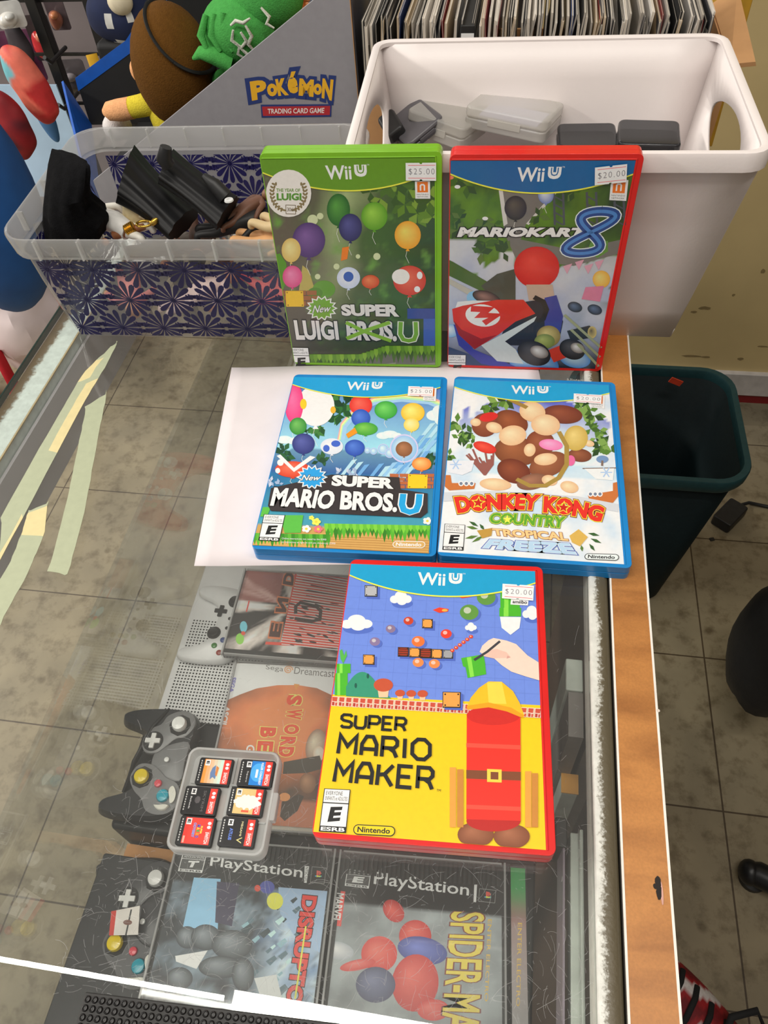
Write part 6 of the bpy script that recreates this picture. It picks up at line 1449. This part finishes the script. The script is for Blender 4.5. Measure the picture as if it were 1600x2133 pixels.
# ---------------------------------------------------------------- grey card display box with plush toys
GB = thing('display_box', 'grey cardboard trading card display box with slanted side and blue inside', 'box', pose(-.272, .80, .0003, .052))
GCARD = mat('grey_printed_card', rgb(140, 138, 144), rough=.6, nz=(120, .05))
BLUEC = mat('blue_printed_card', rgb(20, 84, 176), rough=.45)
def panel(poly, y, th, m, name):
    mb = MB(); n = len(poly); mb.add([(a, y, b) for a, b in poly]+[(a, y+th, b) for a, b in poly], [tuple(range(n)), tuple(range(n, 2*n))[::-1]]+[(i, i+n, (i+1) % n+n, (i+1) % n) for i in range(n)])
    return mb.build(name, m, GB, smooth=0)
near = [(-.215, 0), (.104, 0), (.104, .2235), (-.215, .0275)]
panel(near, 0, .0036, GCARD, 'side_panel')
panel([(a, b*.985) for a, b in near], .0038, .002, BCARD, 'inner_lining')
panel([(.1036, 0), (.1046, 0), (.1046, .232), (.1036, .232)], 0, .2, CARD, 'end_wall')
panel([(.1047, 0), (.1060, 0), (.1060, .232), (.1047, .232)], .003, .2, mat('dark_grey_card', rgb(74, 72, 78), rough=.6), 'end_wall')
panel([(-.300, 0), (.105, 0), (.105, .24), (-.11, .195), (-.215, .100), (-.298, .058)], .203, .0036, BCARD, 'far_panel')
mb = MB(); mb.add([(-.300, .2029, .044), (-.298, .2029, .060), (-.215, .2029, .102), (-.110, .2029, .197), (-.08, .2029, .20), (-.105, .2029, .182), (-.213, .2029, .088)], [(0, 6, 2, 1), (6, 5, 3, 2), (5, 4, 3)]); mb.build('blue_edge', BLUEC, GB, smooth=0, solid=.0008)
mb = MB(); mb.add([(-.216, .0, 0), (-.300, .204, 0), (-.318, .204, .056), (-.225, .0, .020)], [(0, 1, 2, 3)]); mb.build('front_flap', BLUEC, GB, smooth=0, solid=.003)
panel([(-.23, 0), (.103, 0), (.103, .003), (-.23, .003)], .004, .198, BCARD, 'box_floor')
# printed lettering on the grey side
Mg = GB.matrix_world @ Matrix.Rotation(PI/2, 4, 'X')
a = Art(Mg, .0003, 0, 0, 2)
NB, YE, RD = rgb(34, 52, 110), rgb(222, 168, 36), rgb(172, 40, 48)
let = [('P', (1050, 420), (1112, 408), (1108, 330), (1040, 340)), ('o', (1116, 404), (1158, 398), (1152, 346), (1110, 350)), ('K', (1160, 400), (1204, 396), (1190, 324), (1146, 330)), ('é', (1200, 390), (1244, 388), (1236, 296), (1196, 300)), ('M', (1244, 398), (1306, 404), (1308, 332), (1248, 326)), ('o', (1304, 392), (1340, 398), (1342, 350), (1308, 346)), ('N', (1340, 408), (1382, 420), (1390, 332), (1344, 326))]
for o_, c in ((.15, NB), (0, YE)):
    for ch, ll, lr, ur, ul in let:
        if o_: a.text(ch, ll, lr, ur, ul, YE, off=.05, outline=[(o_, NB), (.07, NB)])
for ch, ll, lr, ur, ul in let: a.text(ch, ll, lr, ur, ul, YE, off=.055)
a.poly([(1086, 436), (1382, 434), (1380, 486), (1090, 490)], NB); a.poly([(1092, 444), (1376, 441), (1374, 479), (1096, 483)], RD)
a.text('TRADING CARD GAME', (1116, 474), (1350, 471), (1352, 449), (1115, 453), rgb(226, 218, 214), off=.02)
a.text('TM', (1380, 422), (1392, 422), (1392, 415), (1380, 415), NB)
o = a.build('printed_logo', STICK, None, smooth=0); o.parent = GB; o.matrix_local = Matrix.Rotation(PI/2, 4, 'X')
# plush toys inside the display box
FELT = lambda n, c: mat('plush_'+n, c, rough=.95, spec=.15, nz=(260, .12), bump=.4, bscale=700)
c0 = aty(358, 118, .90); doll = thing('plush_doll', 'plush doll with brown hair, black strap and yellow sleeve in the display box', 'plush toy', Matrix.Translation(c0))
mb = MB(); mb.ell((0, 0, -.013), .048, .046, .068, 28, 18); mb.build('hair', FELT('brown', rgb(92, 60, 22)), doll, smooth=60)
mb = MB(); mb.ell((-.013, .002, -.028), .032, .034, .039, 20, 12); mb.build('head', FELT('peach', rgb(226, 164, 116)), doll, smooth=60)
mb = MB(); mb.ell((-.047, -.002, -.014), .007, .008, .012, 14, 10); mb.build('ear', FELT('peach', rgb(226, 164, 116)), doll, smooth=60)
P = []
for i in range(33):
    t = i/32; an = -.95*PI+t*1.25*PI*.9; v = Vector((math.cos(2.25)*math.cos(an), -math.sin(an)*-1 if False else math.sin(an), math.sin(2.25)*math.cos(an)))
    P.append(v)
strap = []
nrm = Vector((.62, -.10, .78)).normalized(); u1 = Vector((0, -1, 0)); u1 = (u1-nrm*u1.dot(nrm)).normalized(); v1 = nrm.cross(u1)
for i in range(41):
    an = 2*PI*i/40; d = u1*math.cos(an)+v1*math.sin(an)
    d = nrm*.033+d*.037; k = 1/math.sqrt((d.x/.0478)**2+(d.y/.0468)**2+(d.z/.0685)**2); strap.append(d*k+Vector((0, 0, -.013)))
MB().tube(strap, .0034, 8, .5).build('strap', BCARD, doll, smooth=60)
mb = MB(); mb.ell((-.010, .0, -.064), .036, .030, .040, 20, 12); mb.tube([(-.024, -.006, -.046), (-.050, -.010, -.050), (-.066, -.012, -.052)], [.014, .0125, .012], 14); mb.build('shirt', FELT('yellow', rgb(214, 196, 60)), doll, smooth=60)
mb = MB(); mb.tube([(-.062, -.012, -.0515), (-.078, -.013, -.054), (-.092, -.014, -.055), (-.0985, -.0145, -.056)], [.0122, .0125, .0105, .004], 14); mb.build('arm', FELT('peach', rgb(226, 164, 116)), doll, smooth=60)
mb = MB(); mb.ell((-.098, .006, -.082), .018, .018, .016, 18, 12); mb.build('shoe', FELT('white', rgb(214, 208, 206)), doll, smooth=60)
g0 = aty(505, 62, .895); gt = thing('plush_toy', 'green plush toy with a pointed flap and white curls in the display box', 'plush toy', Matrix.Translation(g0))
GRN = FELT('green', rgb(70, 150, 72)); mb = MB(); mb.ell((0, 0, 0), .045, .040, .036, 28, 18); mb.ell((.030, .010, .028), .040, .036, .036, 24, 14)
mb.build('head', GRN, gt, smooth=60)
mb = MB(); mb.tube([(-.010, -.030, -.022), (-.026, -.034, -.012), (-.040, -.034, -.010), (-.050, -.033, -.016)], [.014, .013, .009, .003], 14, .7); mb.build('flap', GRN, gt, smooth=60)
for k in range(3):
    mb = MB(); mb.tube([(-.030+.011*k, -.022-.003*k, .022+.002*k), (-.036+.012*k, -.033, .006), (-.030+.014*k, -.038, -.008)], [.003, .0045, .002], 10); mb.build('fold', GRN, gt, smooth=60)
mb = MB(); mb.ell((-.034, .0, -.060), .016, .014, .020, 14, 10); mb.build('paw', GRN, gt, smooth=60)
for k, pts in enumerate([[(8, 0), (12, -9), (4, -16), (10, -24), (16, -30)], [(0, 2), (-4, -8), (3, -14), (-1, -22), (6, -28)], [(14, 6), (19, -4), (13, -12), (18, -20)], [(30, 18), (38, 10), (34, 4), (42, 0)], [(-2, 6), (4, 10), (12, 8), (20, 12)]]):
    mb = MB(); mb.tube([(x*.001+.004, -.0415+.0002*abs(z)+(.010 if k == 3 else 0), z*.001+.012) for x, z in pts], [.0012]+[.0020]*(len(pts)-2)+[.001], 8); mb.build('curl', FELT('grey_white', rgb(196, 198, 186)), gt, smooth=60)
h0 = aty(600, 26, .93); ht = thing('plush_hand', 'peach toy hand with blunt fingers and blue cuff behind the green toy', 'plush toy', Matrix.Translation(h0))
PCH = FELT('peach', rgb(226, 164, 116))
nodes = [((.004, .012, -.004), .014), ((.0, .0, .004), .012), ((-.014, -.008, -.004), .0055), ((-.017, -.013, -.014), .0045), ((-.004, -.012, .001), .0055), ((-.005, -.018, -.009), .0047), ((.007, -.012, .003), .0055), ((.008, -.018, -.006), .0047), ((.017, -.009, .004), .0052), ((.020, -.015, -.003), .0044), ((.016, .006, .012), .005), ((.027, .0, .014), .0042)]
skin('hand', nodes, [(0, 1), (1, 2), (2, 3), (1, 4), (4, 5), (1, 6), (6, 7), (1, 8), (8, 9), (0, 10), (10, 11)], PCH, ht)
MB().ell((.004, .028, .012), .024, .018, .022, 18, 12).build('cuff', FELT('blue', rgb(110, 150, 200)), ht, smooth=60)
# ---------------------------------------------------------------- waste bin, chair foot, shoe and litter behind the counter
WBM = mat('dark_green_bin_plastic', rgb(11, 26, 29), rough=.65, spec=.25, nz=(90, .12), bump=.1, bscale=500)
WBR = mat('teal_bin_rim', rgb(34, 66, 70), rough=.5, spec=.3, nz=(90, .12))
tb = thing('waste_bin', 'dark green plastic waste bin on the tiled floor below the yellow wall', 'waste bin', pose(.280, 1.03, ZF+.0005))
HB_ = .432
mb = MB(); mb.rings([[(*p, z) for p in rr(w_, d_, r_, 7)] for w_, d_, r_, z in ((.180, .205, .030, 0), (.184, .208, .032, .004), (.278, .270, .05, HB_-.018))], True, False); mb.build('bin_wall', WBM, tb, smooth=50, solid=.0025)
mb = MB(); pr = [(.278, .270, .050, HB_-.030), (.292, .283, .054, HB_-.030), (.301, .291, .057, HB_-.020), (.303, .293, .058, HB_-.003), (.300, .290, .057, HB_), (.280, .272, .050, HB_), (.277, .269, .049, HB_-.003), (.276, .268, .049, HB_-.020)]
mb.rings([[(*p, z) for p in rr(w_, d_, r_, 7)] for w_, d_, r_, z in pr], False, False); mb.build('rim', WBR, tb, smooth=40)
RSC = mat('red_paper_scrap', rgb(214, 70, 40), rough=.7)
for lb, px, py, z, l_, w_, yw in (('large red paper scrap at the bottom of the waste bin', 1373, 958, ZF+.010, .046, .014, .75), ('thin red paper scrap beside the larger one in the waste bin', 1443, 966, ZF+.010, .030, .006, 1.5)):
    p = at(px, py, z); mb = MB(); mb.add([(-l_/2, -w_/2, 0), (l_/2, -w_/2, .002), (l_/2, w_/2, .003), (-l_/2, w_/2, 0)], [(0, 1, 2, 3)]); o = mb.build('paper_scrap', RSC, smooth=0, solid=.0005); o.matrix_world = Matrix.Translation(p) @ Matrix.Rotation(yw, 4, 'Z'); tag(o, lb, 'paper scrap')
p = aty(1408, 795, 1.135); o = MB().box(-.012, .012, -.001, .001, -.006, .006).build('paper_scrap', RSC, smooth=0); o.matrix_world = Matrix.Translation(p) @ Matrix.Rotation(.4, 4, 'Y'); tag(o, 'small red scrap stuck to the back wall of the waste bin', 'paper scrap')
# chair foot
cf = thing('chair_leg', 'black rounded chair foot reaching in from the right', 'chair', pose(*at(1578, 1822, ZF+.03)))
mb = MB(); mb.tube([(-.012, .002, .0), (.0, .0, .002), (.05, -.022, .012), (.16, -.07, .04), (.34, -.15, .09)], [.017, .021, .019, .018, .018], 18); mb.ell((-.012, .002, 0), .018, .021, .021, 16, 10); mb.build('foot', mat('black_chair_tube', (.010, .010, .011), rough=.4), cf, smooth=60)
MB((.02, .02, .02)).lathe([(.012, -.0295), (.022, -.029), (.022, -.018), (.016, -.014)], 20).build('floor_cap', mat('black_rubber', None), cf, smooth=40)
# dark seat edge and cable at the right
bag = MB(); c0 = at(1700, 1225, -.55)
bag.ell((0, 0, 0), .060, .10, .16, 24, 14); bag.v = [p+Vector((1, 1, .5))*noise.noise(p*14)*.010 for p in bag.v]
o = bag.build('black_bag', mat('black_nylon', (.012, .012, .013), rough=.6, bump=.3, bscale=80), smooth=60, loc=c0+Vector((.0, .0, -.20))); tag(o, 'black bag hanging at the right picture edge above the floor', 'bag')
ad_ = thing('power_adapter', 'black power adapter with a looped cable beside the waste bin', 'power adapter', pose(*at(1520, 1072, ZF+.018), .9))
MB().prism(rr(.075, .045, .006, 4), -.017, .012).build('adapter_body', BLKP, ad_, bevel=.003)
mb = MB(); mb.tube([(.036, 0, 0), (.07, -.01, -.010), (.10, -.06, -.014), (.08, -.12, -.014), (.03, -.13, -.014)], .004, 8); mb.build('cable', BLKP, ad_, smooth=60)
for lb, px, py, a_, b_, yw in (('small black scrap on the floor right of the waste bin', 1518, 1094, .011, .005, -.5), ('tiny black crumb on the floor below the black scrap', 1483, 1124, .005, .004, .3)):
    o = MB().box(-a_, a_, -b_, b_, 0, .003).build('floor_scrap', BLKP, smooth=0, bevel=.0008); o.matrix_world = Matrix.Translation(at(px, py, ZF+.0003)) @ Matrix.Rotation(yw, 4, 'Z'); tag(o, lb, 'scrap')
o = MB().prism(circ(0, 0, .008, 7, .005), 0, .002).build('floor_scrap', mat('orange_scrap', rgb(220, 90, 50), rough=.7), smooth=0); o.matrix_world = Matrix.Translation(at(1528, 1433, ZF+.0003)); tag(o, 'tiny orange scrap on the floor between the tile joints', 'scrap')
# red patterned shoe
sh = thing('shoe', 'red and white patterned sneaker with black laces beside the counter', 'shoe', pose(*at(1400, 2100, ZF+.0005), 2.30))
SHM = mat('patterned_shoe_canvas', None, rough=.7, nz=(300, .12))
secs = []
for i in range(81):
    t = i/80; x = -.15+.30*t
    w_ = .050*math.sin(PI*min(1, .16+t*.92))**.6+.004; h_ = .088-.045*t**1.5 if t < .98 else .03
    w_ *= 1 if t < .8 else math.sqrt(max(.04, 1-((t-.8)/.2)**2*.9)); h_ *= 1 if t < .85 else math.sqrt(max(.1, 1-((t-.85)/.15)**2*.75))
    secs.append((x, w_, h_))
rows = []; n = 22
for x, w_, h_ in secs: rows.append([(x, w_*math.cos(PI*k/n), .018+h_*math.sin(PI*k/n)**.8) for k in range(n+1)])
def shcol(x, k):
    s_ = math.sin(x*95+k*.55+2.2*noise.noise(Vector((x*16, k*.3, 1))))
    return rgb(206, 200, 200) if s_ > .62 and x < .105 else rgb(150, 26, 32) if s_ > -.4 else rgb(112, 16, 24)
mb = MB(); vs_ = [p for r in rows for p in r]; fs, cs_ = [], []
for i in range(len(rows)-1):
    for k in range(n): fs.append((i*(n+1)+k, i*(n+1)+k+1, (i+1)*(n+1)+k+1, (i+1)*(n+1)+k)); cs_.append([shcol(secs[a][0], b) for a, b in ((i, k), (i, k+1), (i+1, k+1), (i+1, k))])
mb.add(vs_, fs, cs_); mb.build('upper', SHM, sh, smooth=60)
mb = MB(rgb(210, 206, 200)); mb.rings([[(x, w_+.004, .0), (x, w_+.005, .018), (x, -w_-.005, .018), (x, -w_-.004, 0)] for x, w_, h_ in secs]); mb.build('sole', SHM, sh, smooth=60)
LACE = mat('black_lace', (.010, .010, .011), rough=.8)
for i in range(5):
    x = -.06+i*.026; h_ = .0905-.045*((x+.15)/.30)**1.5+.018
    mb = MB(); mb.tube([(x+.012, -.030, h_-.014), (x+.004, -.012, h_+.001), (x-.004, .012, h_+.001), (x-.012, .030, h_-.014)], .0042, 8, .5); mb.build('lace', LACE, sh, smooth=60)
for s_ in (1, -1):
    mb = MB(); mb.tube([(-.06, 0, .108), (-.045, s_*.028, .122), (-.06, s_*.065, .118), (-.082, s_*.06, .106), (-.075, s_*.02, .108), (-.06, 0, .108)], .005, 8, .6); mb.build('lace', LACE, sh, smooth=60)

# ---------------------------------------------------------------- the shop floor beyond the counter's left edge
BLUEP = mat('blue_nylon', rgb(30, 84, 150), rough=.6, nz=(20, .15))
c0 = aty(-10, 452, 1.08); o = MB(); o.ell((0, 0, 0), .092, .10, .20, 28, 18); o = o.build('blue_bag', BLUEP, smooth=60); o.matrix_world = Matrix.Translation(c0+Vector((-.03, .02, .0))) @ Matrix.Rotation(.10, 4, 'Y'); tag(o, 'large rounded dark blue bag beyond the left end of the clear bin', 'bag')
c0 = at(30, 624, -.74); mb = MB(); mb.ell((0, 0, 0), .14, .14, .20, 34, 24); mb.v = [p*(1+.20*noise.noise(p*9)+.12*noise.noise(p*24)) for p in mb.v]
o = mb.build('plastic_bag', mat('white_pinkish_film', rgb(222, 208, 210), rough=.35, nz=(12, .06)), smooth=25, loc=c0); tag(o, 'crumpled white plastic bag standing on the floor below the blue bag', 'bag')
c0 = at(-6, 790, ZF+.06); rd = thing('red_bag', 'red bag with looped handle on the floor at the left edge', 'bag', Matrix.Translation(c0))
REDM = mat('red_fabric', rgb(176, 16, 30), rough=.6)
mb = MB(); mb.tube([(-.10, .02, .02), (-.04, .05, .16), (.03, .02, .10), (.07, -.03, .0), (.05, -.05, -.05)], .018, 10, .45); mb.build('handle', REDM, rd, smooth=60)
MB().ell((-.09, -.09, .0), .10, .10, .06, 20, 12).build('bag_body', REDM, rd, smooth=60)
# wire rack with hanging packs
RK = mat('black_rack_metal', (.012, .012, .013), rough=.4)
rk = thing('wire_rack', 'black metal display rack with peg hooks in the dim background', 'rack', pose(-1.085, 1.80, ZF+.0005))
for x, r_ in ((-.010, .013), (.135, .022), (.30, .008), (-.30, .010)): MB().box(x-r_, x+r_, -.012, .012, 0, 1.9).build('upright', RK, rk, bevel=.002)
for z in [.30+.11*i for i in range(13)]: MB().box(-.5, .42, .004, .010, z, z+.006).build('cross_bar', RK, rk, smooth=0)
MB().box(-.9, 1.0, .50, .51, 0, 1.9).build('back_board', mat('grey_back_board', rgb(112, 104, 106), rough=.7, nz=(3, .25)), rk, smooth=0)
for i, (x, z) in enumerate([(.02, .66), (.03, .76), (.05, .55), (.22, .70), (.23, .60), (.24, .50), (.12, .62), (.10, .47), (.27, .76), (.03, .44)]):
    mb = MB(); mb.tube([(x, .0, z), (x+.005, -.09, z+.002), (x+.006, -.11, z+.02)], .0045, 8); mb.build('peg_hook', RK, rk, smooth=60)
GLOSSB = mat('toy_pack_print', None, rough=.3, coat=.3, nz=(18, .35))
def pack(px, py, Y, w_, h_, c1, c2, c3, label, yaw=.2, lean=.0):
    p = aty(px, py, Y); t_ = thing('toy_pack', label, 'toy pack', Matrix.Translation(p) @ Matrix.Rotation(yaw, 4, 'Z') @ Matrix.Rotation(lean, 4, 'Y'))
    mb = MB(c1); mb.prism([(x, y) for x, y in rr(w_, h_, w_*.12, 4)], 0, .003); mb.v = [Vector((q.x, -q.z, q.y)) for q in mb.v]; mb.build('backing_card', GLOSSB, t_, smooth=40)
    mb = MB(c2); mb.ell((0, -.022, -h_*.08), w_*.36, .02, h_*.30, 16, 10); mb.v = [q*(1+.18*noise.noise(q*40+Vector((px, 0, 0)))) for q in mb.v]; mb.build('blister', GLOSSB, t_, smooth=60)
    mb = MB(c3); mb.ell((w_*.12, -.034, h_*.12), w_*.18, .014, h_*.12, 12, 8); mb.build('blister', GLOSSB, t_, smooth=60)
pack(46, 118, 1.92, .09, .12, rgb(110, 60, 90), rgb(190, 60, 90), rgb(220, 140, 170), 'pink packed toy hanging on the upper left of the rack')
pack(88, 78, 1.92, .06, .10, rgb(60, 50, 54), rgb(190, 40, 44), rgb(210, 120, 90), 'red packed toy hanging beside the black upright')
def pouch(px, py, Y, w_, h_, cols, label, lean=0.0, fr=30):
    p = aty(px, py, Y); mb = MB(); mb.ell((0, 0, 0), w_/2, w_*.3, h_/2, 36, 30); mb.v = [q*(1+.16*noise.noise(q*26+Vector((px, 0, 0)))) for q in mb.v]
    def pc(q):
        k = noise.noise(Vector((q.x*fr+q.z*fr*.6, q.z*fr*.4, px)))*.8+.5; k = min(.999, max(0, k))*(len(cols)-1); i = int(k); return mixc(cols[i], cols[i+1], ((k-i)-.35)/.3)
    mb.c = [[pc(mb.v[k]) for k in f] for f in mb.f]
    o = mb.build('hanging_pouch', mat('pouch_fabric', None, rough=.6), smooth=60); o.matrix_world = Matrix.Translation(p) @ Matrix.Rotation(lean, 4, 'Y'); tag(o, label, 'pouch')
pouch(62, 178, 1.5, .075, .15, [rgb(30, 40, 90), rgb(190, 44, 44), rgb(230, 110, 90), rgb(110, 180, 190)], 'red and teal striped pouch hanging at the left edge', -.25, 22)
pouch(22, 262, 1.45, .085, .13, [rgb(24, 30, 70), rgb(140, 22, 30), rgb(60, 20, 34), rgb(190, 60, 50)], 'dark blue and red toy pouch hanging below the striped one', -.15, 22)
pouch(84, 225, 1.6, .040, .15, [rgb(34, 70, 120), rgb(60, 110, 160), rgb(30, 40, 60)], 'narrow blue pouch right of the dark blue and red one', -.12, 18)
pouch(40, 90, 1.75, .05, .09, [rgb(30, 28, 34), rgb(60, 54, 60), rgb(120, 110, 112)], 'dark grey pouch hanging beside the left rack upright', -.1, 26)
pack(118, 238, 1.95, .10, .08, rgb(200, 190, 200), rgb(214, 160, 170), rgb(226, 220, 224), 'pale pink pack low on the rack behind the upright', .1)
pack(120, 30, 2.05, .05, .07, rgb(90, 80, 84), rgb(150, 90, 70), rgb(190, 120, 80), 'small brown toy pack between the two uprights', .1)
pack(150, 160, 2.08, .09, .09, rgb(96, 90, 92), rgb(80, 76, 80), rgb(130, 124, 128), 'grey pack hanging low between the uprights', .1)
pack(20, 30, 1.7, .06, .05, rgb(200, 200, 198), rgb(214, 212, 206), rgb(190, 190, 186), 'white pack at the top left corner of the picture', .3)
o = MB().box(-.16, .16, 0, .004, -.14, .14).build('poster', mat('pale_blue_print', rgb(170, 198, 226), rough=.5, nz=(6, .2)), smooth=0); o.matrix_world = Matrix.Translation(aty(40, 300, 1.75)); o.name = 'display_card'; tag(o, 'pale blue card behind the toys hanging at the left edge', 'card')
c0 = aty(252, 32, 1.45); cb2 = thing('cushion', 'navy plush cushion with white dots and a yellow strap in the background', 'cushion', Matrix.Translation(c0))
mb = MB(); mb.ell((0, 0, 0), .062, .04, .045, 28, 18); mb.v = [q*(1+.10*noise.noise(q*30)) for q in mb.v]
mb.c = [rgb(200, 200, 196) if noise.noise(Vector(mb.v[f[0]])*46) > .36 else rgb(24, 34, 66) for f in mb.f]; mb.build('cushion_cover', FELT('dotted', None) if False else mat('dotted_plush', None, rough=.9), cb2, smooth=60)
MB().box(-.055, .065, -.03, .03, -.14, -.035).build('cushion_base', BCARD, cb2, bevel=.01)
mb = MB(); mb.tube([(-.062, -.035, -.05), (-.056, -.045, -.085), (-.046, -.04, -.13), (-.03, -.03, -.15)], .010, 8, .3); mb.build('strap', mat('yellow_webbing', rgb(220, 170, 40), rough=.7), cb2, smooth=60)
c0 = aty(250, 4, 1.42); o = MB().ell((0, 0, 0), .022, .018, .020, 18, 12).build('soft_toy', mat('cream_plush', rgb(206, 196, 170), rough=.9), smooth=60, loc=c0); tag(o, 'small cream soft toy on top of the navy dotted cushion', 'soft toy')
o = MB().box(-.006, .006, -.006, .006, -.3, .3).build('white_post', mat('white_post_paint', rgb(200, 196, 190), rough=.5), smooth=0); o.matrix_world = Matrix.Translation(aty(325, 10, 1.3)) @ Matrix.Rotation(-.12, 4, 'Y'); tag(o, 'white post behind the plush doll', 'post')
